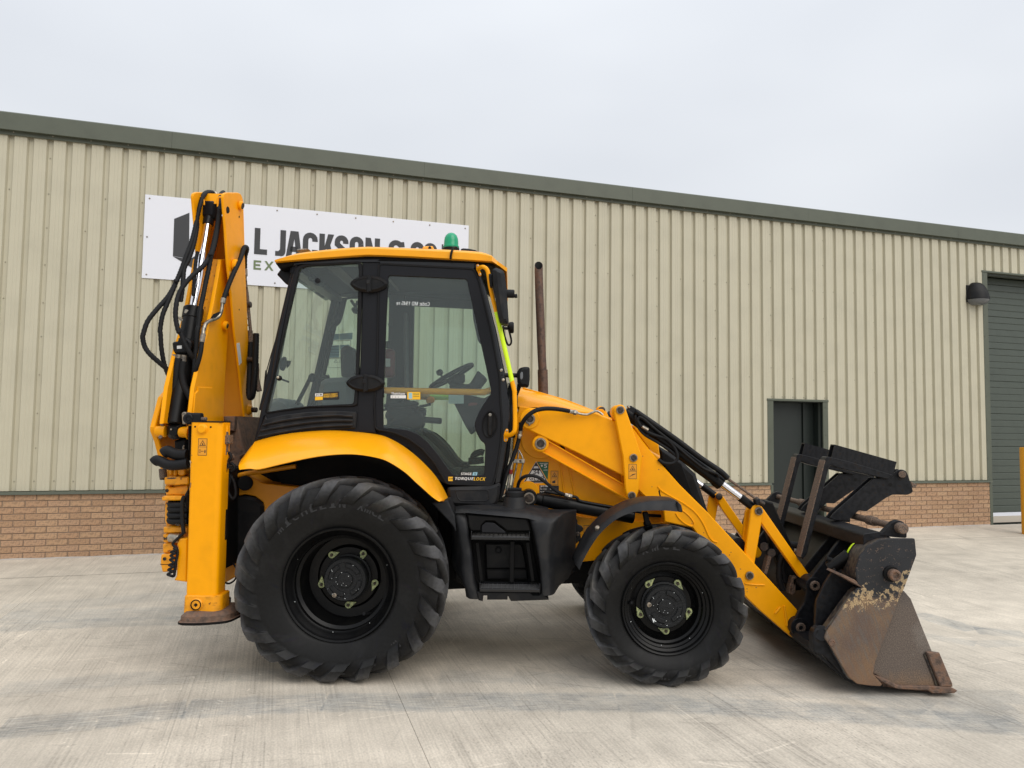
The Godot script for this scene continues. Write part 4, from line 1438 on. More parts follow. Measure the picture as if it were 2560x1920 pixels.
# ---------------------------------------------------------------- body: mudguards, bonnet, chassis sides, tank and steps
func build_body(L: Node3D) -> void:
	# rear mudguard: top edge against the cab, a crease, a lower lip
	var up := spline2(pv([-1.936, 1.487, -1.88, 1.579, -1.849, 1.606, -1.667, 1.653, -1.465, 1.679, -1.288, 1.687, -1.129, 1.679, -0.971, 1.661, -0.881, 1.633, -0.774, 1.573, -0.667, 1.49, -0.581, 1.406, -0.517, 1.323, -0.454, 1.211]), 4)
	var cr := spline2(pv([-1.868, 1.447, -1.828, 1.474, -1.742, 1.485, -1.57, 1.53, -1.38, 1.562, -1.213, 1.576, -1.064, 1.571, -0.914, 1.544, -0.83, 1.542, -0.729, 1.48, -0.641, 1.409, -0.574, 1.337, -0.523, 1.272, -0.459, 1.224]), 4)
	var lo := spline2(pv([-1.839, 1.415, -1.768, 1.422, -1.704, 1.419, -1.546, 1.458, -1.36, 1.501, -1.195, 1.524, -1.048, 1.527, -0.901, 1.505, -0.817, 1.473, -0.717, 1.41, -0.644, 1.345, -0.581, 1.291, -0.532, 1.249, -0.484, 1.217]), 4)
	var rings := []
	for i in up.size():
		var r := PackedVector3Array()
		var u := Vector3(up[i].x, up[i].y, 0.73)
		var c := Vector3(cr[i].x, cr[i].y, 1.035)
		var l := Vector3(lo[i].x, lo[i].y, 1.10)
		var e := clampf((up.size() - 1 - i) / 4.0, 0.0, 1.0)
		var inw := Vector3(0, -0.022 * e, -0.016)
		r.append(u + Vector3(0, -0.01, -0.06))
		r.append(u)
		r.append(u.lerp(c, 0.25) + Vector3(0, 0.012 * e, 0.004))
		r.append(u.lerp(c, 0.6) + Vector3(0, 0.014 * e, 0.006))
		r.append(u.lerp(c, 0.86) + Vector3(0, 0.005 * e, 0.006))
		r.append(c.lerp(l, 0.08))
		r.append(c.lerp(l, 0.3) + Vector3(0, 0, 0.004))
		r.append(c.lerp(l, 0.93) + Vector3(0, 0, 0.001))
		r.append(l + Vector3(0, 0, -0.006))
		r.append(l + Vector3(0, 0.004, -0.014))
		r.append(c + inw + Vector3(0, -0.01, 0))
		r.append(u.lerp(c, 0.5) + inw)
		r.append(u + inw + Vector3(0, -0.01, -0.05))
		rings.append(r)
	both("rear_mudguard", loft(rings, true, true, 34.0), M.yellow_plastic, L)
	# the dark flap that carries the mudguard on behind the step
	part("mud_flap", ext(pv([-0.543, 1.196, -0.434, 1.217, -0.387, 1.114, -0.373, 1.012, -0.374, 1.007, -0.407, 1.054]), 0.66, 0.985, "z", 0.008), M.plastic, L)
	part("wheel_arch_liner", ext(pv([-1.831, 1.389, -1.733, 1.44, -1.481, 1.512, -1.227, 1.534, -0.973, 1.519, -0.753, 1.452, -0.775, 1.416, -0.617, 1.264, -0.545, 1.16, -0.552, 0.745, -0.962, 0.941, -1.682, 1.184]), 0.40, 0.46, "z", 0.004), M.black_deep, L)
	part("cab_underside", ext(pv([-1.89, 1.571, -1.485, 1.664, -1.135, 1.666, -0.756, 1.572, -0.67, 1.459, -0.49, 1.251, -0.544, 1.153, -0.774, 1.381, -0.752, 1.376, -1.163, 1.497, -1.48, 1.474, -1.883, 1.387]), -0.66, 0.66, "z", 0.0), M.black_deep, L)
	part("arch_infill", ext(pv([-1.946, 1.383, -2.084, 1.426, -1.842, 1.456, -1.439, 1.501, -1.432, 1.266, -1.835, 1.228, -2.079, 1.272]), 0.30, 0.36, "z", 0.0), M.black_deep, L)
	# yellow rear frame side and the dark box within it
	part("rear_frame", ext(pv([-2.074, 1.337, -1.976, 1.357, -1.845, 1.287, -1.603, 1.264, -1.3, 1.242, -1.291, 0.913, -1.744, 0.967, -1.837, 1.025, -1.841, 1.145, -1.902, 1.189, -1.978, 1.203, -2.128, 1.167, -2.132, 1.276]), 0.30, 0.585, "z", 0.006), M.yellow_dark, L)
	part("frame_rail", tube(pv3([-2.051, 1.335, 0.6, -1.965, 1.358, 0.6, -1.789, 1.387, 0.6, -1.601, 1.419, 0.6]), 0.018, 8), M.yellow_dark, L)
	part("battery_box", ext(roundp(pv([-2.108, 1.142, -2.068, 1.183, -1.964, 1.196, -1.873, 1.174, -1.831, 1.134, -1.825, 0.956, -1.948, 0.733, -2.111, 0.709, -2.111, 0.908]), 0.03, 3), 0.25, 0.62, "z", 0.02), M.plastic_dark, L)
	part("lower_frame", ext(pv([-2.145, 0.674, -2.018, 0.72, -1.823, 0.752, -1.82, 0.67, -2.021, 0.601, -2.14, 0.532]), 0.40, 0.55, "z", 0.008), M.yellow_dark, L)
	part("brake_hose", tube(pv3([-1.999, 0.721, 0.72, -1.968, 0.664, 0.72, -1.981, 0.606, 0.72, -2.024, 0.576, 0.72, -2.068, 0.59, 0.72]), 0.007, 6), M.hose, L)
	# axles and belly, mostly in the dark
	part("rear_axle", rod(Vector3(-1.152, 0.645, -0.8), Vector3(-1.152, 0.645, 0.78), 0.14, 20), M.black_deep, L)
	part("front_axle", rod(Vector3(1.072, 0.511, -0.8), Vector3(1.072, 0.511, 0.86), 0.10, 20), M.black_deep, L)
	part("belly", ext(pv([-1.9, 0.62, -0.5, 0.46, 1.0, 0.55, 1.45, 0.75, 1.45, 1.0, 0.0, 1.15, -1.9, 1.15]), -0.30, 0.30, "z", 0.01), M.black_deep, L)
	# engine side panel
	var sp := both("side_panel", ext(pv([0.014, 1.671, 0.057, 1.891, 0.649, 1.827, 1.017, 1.571, 1.18, 1.223, 1.238, 1.012, 0.999, 0.92, 0.644, 0.721, 0.498, 0.705, 0.503, 0.705, 0.493, 1.027, 0.096, 1.113, 0.095, 1.105, 0.017, 1.152]), 0.36, 0.42, "z", 0.006), M.yellow_paint, L)
	part("boss", lathe(pv([0.15, 0, 0.15, 0.010, 0.146, 0.014, 0, 0.014]), Vector3(0.223, 1.638, 0.42), Vector3(0, 0, 1), 40), M.yellow_paint, sp)
	part("seam", ext(pv([0.369, 1.472, 0.381, 1.472, 0.419, 1.22, 0.406, 1.22]), 0.42, 0.432, "z", 0.003), M.yellow_paint, sp)
	part("seam", ext(pv([0.432, 1.444, 0.448, 1.444, 0.501, 1.207, 0.487, 1.207]), 0.42, 0.432, "z", 0.003), M.yellow_paint, sp)
	part("gap", ext(pv([0.368, 1.602, 0.403, 1.602, 0.416, 1.555, 0.396, 1.563]), 0.42, 0.423, "z", 0.0), M.black_deep, sp)
	part("lower_panel", ext(pv([0.441, 1.073, 0.651, 1.037, 1.168, 1.016, 0.936, 0.922, 0.641, 0.724, 0.496, 0.709, 0.501, 0.709, 0.492, 1.002]), 0.40, 0.45, "z", 0.004), M.yellow_paint, sp)
	part("bonnet_slot", ext(roundp(pv([1.031, 1.081, 1.15, 1.076, 1.15, 1.055, 1.031, 1.058]), 0.006, 3), 0.40, 0.452, "z", 0.0), M.black_deep, sp)
	# bonnet: stations along the machine, each (x, shoulder height, top height)
	var st := pv([0.047, 1.891, 0.338, 1.884, 0.64, 1.826, 0.811, 1.771, 0.95, 1.711, 1.041, 1.524, 1.149, 1.484])
	var tp := pv([0.077, 2.051, 0.354, 1.979, 0.671, 1.87, 0.851, 1.79, 0.981, 1.736, 1.084, 1.666, 1.193, 1.576])
	var rr := []
	for i in st.size():
		var r := PackedVector3Array()
		var y0 := st[i].y
		var y1 := tp[i].y
		var x := st[i].x
		for q in [[-0.41, -0.03], [-0.405, 0.3], [-0.385, 0.62], [-0.34, 0.86], [-0.27, 0.98], [-0.12, 1.0], [0.12, 1.0], [0.27, 0.98], [0.34, 0.86], [0.385, 0.62], [0.405, 0.3], [0.41, -0.03]]:
			r.append(Vector3(x + (1.0 - absf(q[1])) * 0.0, lerpf(y0, y1, q[1]), q[0]))
		rr.append(r)
	part("bonnet", loft(rr, true, true, 40.0), M.yellow_plastic, L)
	part("bonnet_seam", tube(pv3([0.086, 2.038, 0.3, 0.285, 1.985, 0.3, 0.445, 1.939, 0.3, 0.651, 1.86, 0.3, 0.807, 1.795, 0.3]), 0.006, 6), M.yellow_paint, L)
	# black grille nose
	part("grille", ext(pv([1.146, 1.599, 1.296, 1.514, 1.44, 1.382, 1.535, 1.09, 1.49, 1.078, 1.153, 1.479]), -0.36, 0.36, "z", 0.03), M.plastic_dark, L)
	part("grille_side", ext(pv([1.16, 1.57, 1.298, 1.479, 1.324, 1.461, 1.42, 1.196, 1.405, 1.166, 1.168, 1.466]), 0.36, 0.38, "z", 0.008), M.black_deep, L)
	part("bonnet_flank", ext(pv([0.934, 1.753, 0.953, 1.752, 1.14, 1.608, 1.151, 1.491, 1.121, 1.499, 1.073, 1.561]), 0.34, 0.40, "z", 0.006), M.yellow_paint, L)
	# exhaust stack
	var ex := part("exhaust_stack", tube(pv3([0.204, 2.988, 0.22, 0.211, 2.815, 0.22, 0.235, 2.322, 0.22, 0.244, 2.184, 0.22]), 0.034, 20, 0.0, false), M.exhaust, L)
	part("sleeve", tube(pv3([0.244, 2.19, 0.22, 0.252, 1.964, 0.22, 0.253, 1.9, 0.22]), 0.0405, 20, 0.0, false), M.exhaust, ex)
	var tip := Vector3(0.202, 3.025, 0.22)
	var base := Vector3(0.204, 2.986, 0.22)
	var lip := []
	var rise_up := tip.y - base.y
	for row in [[0.034, 0.0], [0.034, 1.0], [0.0305, 1.0], [0.0305, -0.3]]:
		var r := PackedVector3Array()
		for k in 24:
			var a := TAU * k / 24
			var cut := rise_up * 2.0 * (0.5 - 0.5 * sin(a)) + 0.012
			r.append(base + Vector3(cos(a) * row[0], cut * row[1], sin(a) * row[0]))
		lip.append(r)
	part("slash_cut_tip", loft(lip.slice(0, 3), true, false, 40.0), M.exhaust, ex)
	part("flue_lining", loft(lip.slice(2), true, false, 40.0), M.soot, ex)
	part("bore", lathe(pv([0.0305, 0, 0.0, 0.0]), base - Vector3(0, 0.015, 0), Vector3(0, 1, 0), 20), M.soot, ex)
	build_tank(L)
	build_front_guard(L)
	# stickers and plates on the side panel
	var z := 0.4205
	var tri := pv([0.193, 1.468, 0.287, 1.306, 0.092, 1.297])
	var sg := part("safety_label", ext(pv([0.198, 1.466, 0.29, 1.464, 0.284, 1.334, 0.278, 1.332]), 0.4202, 0.4212, "z", 0.0), M.decal_green, L)
	part("safety_label", ext(tri, 0.4215, 0.4225, "z", 0.0), M.decal_white, L)
	part("label_band", ext(pv([0.192, 1.459, 0.208, 1.431, 0.176, 1.431]), 0.4225, 0.4232, "z", 0.0), M.decal_black, sg)
	part("label_band", ext(pv([0.162, 1.4, 0.171, 1.414, 0.217, 1.415, 0.227, 1.398]), 0.4225, 0.4228, "z", 0.0), M.decal_black, sg)
	part("label_border", holed(pv([0.193, 1.464, 0.284, 1.308, 0.096, 1.3]), [pv([0.193, 1.451, 0.273, 1.315, 0.11, 1.307])], 0.4225, 0.4230, "z", 0.0), M.decal_black, sg)
	part("label_band", ext(pv([0.108, 1.317, 0.273, 1.325, 0.28, 1.309, 0.1, 1.302]), 0.4225, 0.4231, "z", 0.0), M.sign_black, sg)
	lettering("label_text", "34", M.decal_black, sg, Vector3(0.171, 1.37, 0.423), 0.115 * 0.42, 0.034)
	lettering("label_text", "GL3 7", M.decal_black, sg, Vector3(0.142, 1.323, 0.423), 0.115, 0.031)
	lettering("label_text", "5", M.decal_white, sg, Vector3(0.255, 1.418, 0.421), 0.021, 0.03)
	lettering("label_text", "INSPECTION", M.decal_white, sg, Vector3(0.22, 1.447, 0.421), 0.062, 0.009)
	lettering("label_text", "JAN", M.decal_white, sg, Vector3(0.25, 1.396, 0.421), 0.03, 0.01)
	part("label_dot", lathe(pv([0.008, 0, 0.008, 0.001, 0, 0.001]), Vector3(0.237, 1.435, 0.421), Vector3(0, 0, 1), 14), M.decal_white, sg)
	var w0 := Vector3(0.306, 1.289, 0.42)
	var w1 := Vector3(0.364, 1.397, 0.42)
	warning_decal(L, Vector2(w0.x, w0.y), Vector2(w1.x, w1.y), 0.4202, 1)
	var pl := part("data_plate", ext(pv([0.22, 1.286, 0.369, 1.285, 0.371, 1.22, 0.221, 1.218]), 0.4202, 0.4212, "z", 0.0), M.decal_black, L)
	lettering("label_text", "JCB", M.decal_white, pl, Vector3(0.224, 1.27, 0.421), 0.062, 0.016)
	for k in 4:
		lettering("label_text", ["No. 2761", "01420", "kg 8070", "kW 68"][k], M.decal_white, pl, Vector3(Vector3(0.226, 1.253, 0.421).x + (k % 2) * 0.075, Vector3(0.226, 1.253, 0.421).y - floorf(k / 2.0) * 0.02, 0.4212), 0.05, 0.008)
	w0 = Vector3(0.559, 0.88, 0.452)
	w1 = Vector3(0.621, 0.989, 0.452)
	warning_decal(L, Vector2(w0.x, w0.y), Vector2(w1.x, w1.y), 0.4505, 1)

func plan_ring(y: float, pts: Array) -> PackedVector3Array:
	var o := PackedVector3Array()
	for p in roundp(pv(pts), 0.045, 4):
		o.append(Vector3(p.x, y, p.y))
	return o

func build_tank(L: Node3D) -> void:
	# moulded side tank with the step well let into it; heights of its main lines
	var xa: float = Vector3(-0.389, 1.128, 0.97).x
	var xw0: float = Vector3(-0.303, 1.116, 0.97).x
	var xr1: float = Vector3(0.275, 0.85, 0.95).x
	var xr2: float = Vector3(0.483, 0.797, 0.62).x
	var yb: float = Vector3(0.091, 0.537, 0.97).y
	var yt: float = Vector3(-0.106, 1.119, 0.97).y
	var tank := part("side_tank", ext(pv([-0.402, 1.099, -0.046, 1.13, 0.092, 1.135, 0.419, 1.076, 0.479, 1.057, 0.479, 0.678, 0.322, 0.544, -0.286, 0.537, -0.407, 0.608]), 0.30, 0.66, "z", 0.02), M.plastic_dark, L)
	# right-hand block: swells from the shoulder down, falls back towards the front wheel
	var rings := []
	for q in [[1405, 775, 1190, 1200, 1215], [1385, 772, 1200, 1212, 1225], [1345, 1112, 1205, 1222, 1300], [1260, 1108, 1198, 1225, 1400], [1100, 1100, 1190, 1210, 1478], [900, 1068, 1180, 1200, 1478], [700, 1022, 1195, 1215, 1478], [560, 985, 1235, 1255, 1480], [500, 965, 1280, 1320, 1482], [468, 950, 1330, 1360, 1482]]:
		if q[1] < 1000 and q[0] > 1300:
			continue
		var zf := 0.985 if q[0] > 520 else (0.95 if q[0] > 480 else 0.88)
		var y: float = onb2y(q[0])
		var x0: float = onb2x(q[1], zf)
		var x1: float = onb2x(q[2], zf - 0.01)
		var x2: float = onb2x(q[4], 0.64)
		rings.append(plan_ring(y, [x0, 0.60, x2, 0.60, x2 + 0.005, 0.64, x1 + 0.03, zf - 0.05, x1, zf, x0, zf]))
	part("tank_side", loft(rings, true, true, 48.0), M.plastic, tank)
	# left-hand block
	rings = []
	for q in [[1400, 320, 465, 300], [1385, 300, 466, 285], [1290, 285, 410, 270], [1220, 262, 378, 200], [1100, 255, 362, 110], [900, 248, 340, 118], [700, 205, 312, 118], [560, 170, 296, 118], [470, 160, 290, 130], [430, 175, 290, 150]]:
		var zf := 0.965 if q[0] > 480 else (0.93 if q[0] > 450 else 0.86)
		var y: float = onb2y(q[0])
		rings.append(plan_ring(y, [onb2x(q[3], 0.70), 0.60, onb2x(q[2], zf), 0.60, onb2x(q[2], zf), zf, onb2x(q[1] - 8, zf), zf - 0.004, onb2x(q[3], 0.74), 0.72]))
	part("tank_side", loft(rings, true, true, 48.0), M.plastic, tank)
	# shoulder above the well, with the filler neck
	rings = []
	for q in [[160, 430, 470, 0.93], [300, 415, 458, 0.97], [600, 405, 480, 0.975], [950, 420, 508, 0.975], [1130, 450, 560, 0.97], [1200, 462, 560, 0.94]]:
		var x := onb2x(q[0], q[3])
		var y1 := onb2y(q[1])
		var y0 := onb2y(q[2])
		var r := PackedVector3Array()
		for p in [[0.58, 1.15], [0.80, 1.1], [q[3] - 0.04, 0.75], [q[3] - 0.012, 0.4], [q[3], 0.0], [0.58, -0.3]]:
			r.append(Vector3(x, lerpf(y0, y1, p[1]), p[0]))
		rings.append(r)
	part("tank_shoulder", loft(rings, true, true, 50.0), M.plastic, tank)
	part("fixing_flange", ext(roundp(pv([0.423, 1.069, 0.484, 1.066, 0.498, 1.046, 0.498, 1.016, 0.539, 0.997, 0.541, 0.966, 0.519, 0.956, 0.523, 0.929, 0.526, 0.901, 0.486, 0.868, 0.459, 0.861, 0.43, 0.995]), 0.01, 3), 0.575, 0.60, "z", 0.006), M.plastic_dark, tank)
	part("bolt", lathe(pv([0.017, 0, 0.017, 0.01, 0.010, 0.012, 0.010, 0.018, 0, 0.018]), Vector3(0.501, 0.945, 0.6), Vector3(0, 0, 1), 14), M.pin_steel, tank)
	var nk := Vector3(0.03, 1.144, 0.78)
	part("filler_neck", lathe(pv([0.105, -0.06, 0.085, 0.02, 0.072, 0.085, 0.0, 0.085]), nk, Vector3(0, 1, 0), 28), M.plastic, tank)
	part("filler_cap", lathe(pv([0.066, 0.085, 0.069, 0.09, 0.069, 0.118, 0.06, 0.128, 0.0, 0.13]), nk, Vector3(0, 1, 0), 28), M.black_rubber, tank)
	part("cap_grip", rbox(nk + Vector3(0, 0.138, 0), Vector3(0.10, 0.022, 0.022), 0.006), M.black_rubber, tank)
	# the well: back wall, sloping sides, sill
	part("well_back", ext(pv([-0.313, 1.096, 0.126, 1.082, 0.223, 0.573, -0.233, 0.561, -0.282, 0.818]), 0.67, 0.70, "z", 0.004), M.black_deep, tank)
	part("well_panel", ext(roundp(pv([-0.181, 0.888, 0.077, 0.891, 0.097, 0.859, 0.125, 0.715, 0.112, 0.709, -0.172, 0.705]), 0.012, 3), 0.70, 0.735, "z", 0.01), M.plastic_dark, tank)
	part("well_panel", ext(roundp(pv([-0.172, 0.699, 0.125, 0.709, 0.136, 0.631, -0.167, 0.627]), 0.012, 3), 0.70, 0.73, "z", 0.01), M.plastic_dark, tank)
	part("well_hood", ext(pv([-0.302, 1.121, 0.116, 1.097, 0.142, 1.027, 0.139, 1.005, -0.023, 1.006, -0.112, 1.071, -0.169, 1.071, -0.197, 1.042, -0.197, 1.004, -0.273, 1.003, -0.289, 1.035]), 0.86, 0.955, "z", 0.01), M.black_deep, tank)
	part("lock", lathe(pv([0.024, 0, 0.024, 0.008, 0.018, 0.012, 0.012, 0.008, 0, 0.008]), Vector3(-0.083, 0.842, 0.735), Vector3(0, 0, 1), 20), M.black_rubber, tank)
	part("post", bar(Vector3(0.017, 0.922, 0.82), Vector3(0.015, 0.633, 0.82), 0.05, 0.034), M.black_deep, tank)
	part("post", bar(Vector3(-0.232, 0.918, 0.86), Vector3(-0.196, 0.645, 0.86), 0.05, 0.028), M.black_deep, tank)
	part("post", bar(Vector3(0.123, 0.923, 0.86), Vector3(0.165, 0.649, 0.86), 0.05, 0.028), M.black_deep, tank)
	part("hood_plate", ext(roundp(pv([-0.197, 0.998, -0.198, 1.04, -0.172, 1.066, -0.114, 1.063, -0.033, 1.004, -0.033, 0.995]), 0.008, 3), 0.955, 0.968, "z", 0.003), M.black_paint, tank)
	part("sill", ext(pv([-0.184, 0.568, -0.152, 0.568, -0.152, 0.54, -0.013, 0.542, -0.011, 0.569, 0.012, 0.532, 0.273, 0.545, 0.229, 0.598, 0.204, 0.572, 0.16, 0.572, 0.14, 0.596, -0.225, 0.592, -0.212, 0.536, -0.183, 0.529]), 0.72, 0.972, "z", 0.006), M.plastic_dark, tank)
	for s in [pv([-0.271, 0.946, 0.137, 0.954]), pv([-0.207, 0.594, 0.213, 0.601])]:
		build_step(L, s[0], s[1])

func onb2y(cy: float) -> float:
	return lerpf(1.417, 0.379, cy / 1659.0)

func onb2x(cx: float, z: float) -> float:
	return (-0.093283 + cx * 0.00012235) * (6.138 - z)

func build_step(L: Node3D, a: Vector2, b: Vector2) -> void:
	# an open grating tread in a folded frame: lower front corners a and b
	var y := (a.y + b.y) * 0.5
	var w := b.x - a.x
	var st := part("step", ext(pv([a.x, y, b.x, y, b.x, y + 0.02, a.x, y + 0.02]), 0.975, 0.985, "z", 0.002), M.black_gloss, L)
	var d := 0.19
	part("side_plate", rbox(Vector3(a.x + 0.004, y + 0.028, 0.985 - d * 0.5), Vector3(0.007, 0.06, d), 0.002), M.black_gloss, st)
	part("side_plate", rbox(Vector3(b.x - 0.004, y + 0.028, 0.985 - d * 0.5), Vector3(0.007, 0.06, d), 0.002), M.black_gloss, st)
	part("side_plate", rbox(Vector3((a.x + b.x) * 0.5, y + 0.014, 0.985 - d), Vector3(w, 0.03, 0.007), 0.002), M.black_gloss, st)
	for k in 5:
		part("grating_bar", rbox(Vector3((a.x + b.x) * 0.5, y + 0.0165, 0.985 - 0.012 - d * k / 5.0), Vector3(w - 0.012, 0.0055, 0.004), 0.001), M.grating_steel, st)
	var teeth := int(w / 0.03)
	for k in range(1, teeth):
		var t := part("grating_bar", rbox(Vector3.ZERO, Vector3(0.0035 if k % 8 else 0.007, 0.005, d - 0.01), 0.001), M.grating_steel, st)
		t.position = Vector3(a.x + w * k / teeth, y + 0.0165, 0.985 - d * 0.5)

func build_front_guard(L: Node3D) -> void:
	var hi := spline2(pv([0.45, 0.799, 0.473, 0.855, 0.538, 0.979, 0.621, 1.076, 0.727, 1.156, 0.842, 1.21, 0.958, 1.233, 1.064, 1.234, 1.126, 1.23, 1.16, 1.213]), 4)
	var lo := spline2(pv([0.47, 0.772, 0.501, 0.848, 0.57, 0.966, 0.64, 1.05, 0.732, 1.123, 0.842, 1.165, 0.952, 1.176, 1.058, 1.176, 1.119, 1.171, 1.16, 1.168]), 4)
	var rings := []
	for i in hi.size():
		var h := Vector3(hi[i].x, hi[i].y, 1.06)
		var l := Vector3(lo[i].x, lo[i].y, 1.09)
		var r := PackedVector3Array([l, l.lerp(h, 0.45) + Vector3(0, 0, 0.004), l.lerp(h, 0.9), h + Vector3(0, 0.004, -0.012), h + Vector3(0, 0.014, -0.10), h + Vector3(0, 0.014, -0.25), h + Vector3(0, -0.002, -0.33), h + Vector3(0, -0.02, -0.34), h + Vector3(0, -0.006, -0.25), h + Vector3(0, -0.008, -0.06), l.lerp(h, 0.5) + Vector3(0, 0, -0.012), l + Vector3(0, 0, -0.008)])
		rings.append(r)
	var g := both("front_mudguard", loft(rings, true, true, 40.0), M.plastic, L)
	part("end_cap", ext(roundp(pv([1.128, 1.238, 1.155, 1.217, 1.164, 1.181, 1.16, 1.165, 1.133, 1.17]), 0.006, 2), 0.90, 1.096, "z", 0.006), M.plastic, g)
	part("stay", bar(Vector3(0.94, 1.148, 0.92), Vector3(0.959, 1.058, 0.92), 0.05, 0.035), M.black_deep, g)
	part("stay", bar(Vector3(0.959, 1.067, 0.92), Vector3(1.026, 0.904, 0.7), 0.05, 0.05), M.black_deep, g)
	for q in [Vector3(0.968, 1.221, 1.03), Vector3(0.592, 1.048, 1.06)]:
		part("bolt", lathe(pv([0.016, -0.02, 0.016, 0.012, 0.010, 0.016, 0, 0.016]), q, Vector3(-0.1, 0.8, 0.6), 8), M.pin_ring, g)

# ---------------------------------------------------------------- cab
func build_cab(L: Node3D) -> void:
	var door_out := roundp(pv([-0.995, 2.922, -0.297, 2.893, -0.26, 2.811, -0.16, 2.419, -0.095, 2.09, -0.089, 1.925, -0.074, 1.763, -0.083, 1.593, -0.112, 1.389, -0.135, 1.306, -0.463, 1.313, -0.492, 1.363, -0.557, 1.468, -0.651, 1.569, -0.752, 1.641, -0.866, 1.686, -0.993, 1.705, -1.003, 1.879, -0.99, 2.183]), 0.025, 3)
	var door_in := roundp(pv([-0.928, 2.841, -0.347, 2.819, -0.306, 2.651, -0.154, 1.999, -0.154, 1.971, -0.204, 1.899, -0.245, 1.824, -0.272, 1.746, -0.257, 1.683, -0.225, 1.627, -0.192, 1.602, -0.19, 1.564, -0.195, 1.374, -0.422, 1.371, -0.461, 1.42, -0.537, 1.524, -0.609, 1.608, -0.688, 1.67, -0.767, 1.698, -0.859, 1.707, -0.94, 1.709, -0.949, 1.979, -0.943, 1.922, -0.937, 2.485]), 0.022, 3)
	# floor tub and lower body of the cab
	var cab := part("cab", ext(pv([-0.466, 1.283, -0.09, 1.302, -0.092, 1.211, -0.109, 1.147, -0.421, 1.154, -0.461, 1.213]), -0.66, 0.69, "z", 0.02), M.plastic_dark, L)
	part("floor", ext(pv([-0.602, 1.37, -0.099, 1.362, -0.099, 1.312, -0.471, 1.3]), -0.66, 0.66, "z", 0.004), M.interior_dark, cab)
	part("valance", ext(roundp(pv([-0.464, 1.285, -0.139, 1.298, -0.086, 1.323, -0.075, 1.305, -0.081, 1.218, -0.098, 1.162, -0.151, 1.145, -0.418, 1.156, -0.439, 1.175, -0.456, 1.217]), 0.03, 3), 0.60, 0.725, "z", 0.02), M.plastic, cab)
	part("valance_pocket", holed(roundp(pv([-0.407, 1.269, -0.159, 1.273, -0.152, 1.209, -0.171, 1.188, -0.367, 1.186, -0.388, 1.207]), 0.015, 3), [roundp(pv([-0.396, 1.261, -0.167, 1.265, -0.162, 1.211, -0.177, 1.195, -0.363, 1.193, -0.38, 1.21]), 0.012, 3)], 0.72, 0.729, "z", 0.003), M.plastic, cab)
	# door: frame with the printed border, glass, seal
	both("door", holed(door_out, [door_in], 0.672, 0.70, "z", 0.004), M.black_paint, cab)
	both("door_seal", holed(inset(door_out, -0.012), [inset(door_out, 0.002)], 0.66, 0.706, "z", 0.003), M.black_rubber, cab)
	both("door_glass", ext(door_in, 0.683, 0.688, "z", 0.0), M.cab_glass, cab)
	# rear quarter window
	var q_out := roundp(pv([-1.614, 2.9, -1.555, 2.917, -1.14, 2.944, -1.121, 2.907, -1.122, 2.502, -1.13, 2.031, -1.133, 1.876, -1.163, 1.865, -1.491, 1.852, -1.681, 1.824, -1.783, 1.806, -1.801, 1.807, -1.803, 1.839, -1.753, 2.082, -1.686, 2.495]), 0.03, 3)
	var q_in := roundp(pv([-1.589, 2.879, -1.533, 2.901, -1.154, 2.926, -1.149, 2.884, -1.151, 2.502, -1.153, 2.031, -1.162, 1.898, -1.173, 1.884, -1.491, 1.865, -1.682, 1.837, -1.78, 1.819, -1.793, 1.823, -1.79, 1.858, -1.747, 2.082, -1.664, 2.495]), 0.022, 3)
	both("quarter_window_frame", holed(q_out, [q_in], 0.675, 0.705, "z", 0.005), M.black_rubber, cab)
	both("quarter_glass", ext(q_in, 0.683, 0.688, "z", 0.0), M.cab_glass, cab)
	# posts and rails of the body side
	both("rear_pillar", ext(pv([-1.626, 2.923, -1.605, 2.911, -1.686, 2.495, -1.753, 2.076, -1.805, 1.816, -1.788, 1.801, -1.82, 1.781, -1.853, 1.622, -1.888, 1.588, -1.842, 1.864, -1.779, 2.065, -1.743, 2.401, -1.662, 2.755]), 0.60, 0.69, "z", 0.008), M.black_paint, cab)
	both("rear_pillar_edge", ext(pv([-1.669, 2.763, -1.638, 2.925, -1.63, 2.922, -1.739, 2.421, -1.838, 1.891, -1.9, 1.587, -1.904, 1.589, -1.85, 1.897, -1.8, 2.096, -1.757, 2.399]), 0.58, 0.64, "z", 0.006), M.black_rubber, cab)
	both("middle_pillar", ext(pv([-1.126, 2.939, -0.995, 2.941, -0.979, 2.504, -0.983, 2.033, -1.012, 1.836, -0.996, 1.683, -1.129, 1.682, -1.138, 1.898, -1.124, 2.144, -1.12, 2.574]), 0.60, 0.692, "z", 0.006), M.black_paint, cab)
	both("pillar_seam", ext(pv([-1.011, 2.705, -1.004, 2.705, -0.99, 2.103, -0.997, 2.103]), 0.69, 0.696, "z", 0.002), M.black_rubber, cab)
	both("roof_rail", ext(pv([-1.644, 2.91, -1.634, 2.948, -1.275, 2.996, -0.994, 3.001, -0.301, 2.963, -0.271, 2.952, -0.296, 2.887, -1.026, 2.924, -1, 2.942, -1.151, 2.936, -1.575, 2.916]), 0.56, 0.685, "z", 0.006), M.black_gloss, cab)
	# louvred panel over the mudguard
	var lv := part("louvre_panel", ext(pv([-1.807, 1.786, -1.794, 1.767, -1.677, 1.797, -1.487, 1.822, -1.297, 1.832, -1.147, 1.826, -1.136, 1.809, -1.141, 1.704, -1.293, 1.689, -1.483, 1.677, -1.673, 1.655, -1.859, 1.608, -1.881, 1.593, -1.845, 1.685]), 0.66, 0.712, "z", 0.008), M.plastic, cab)
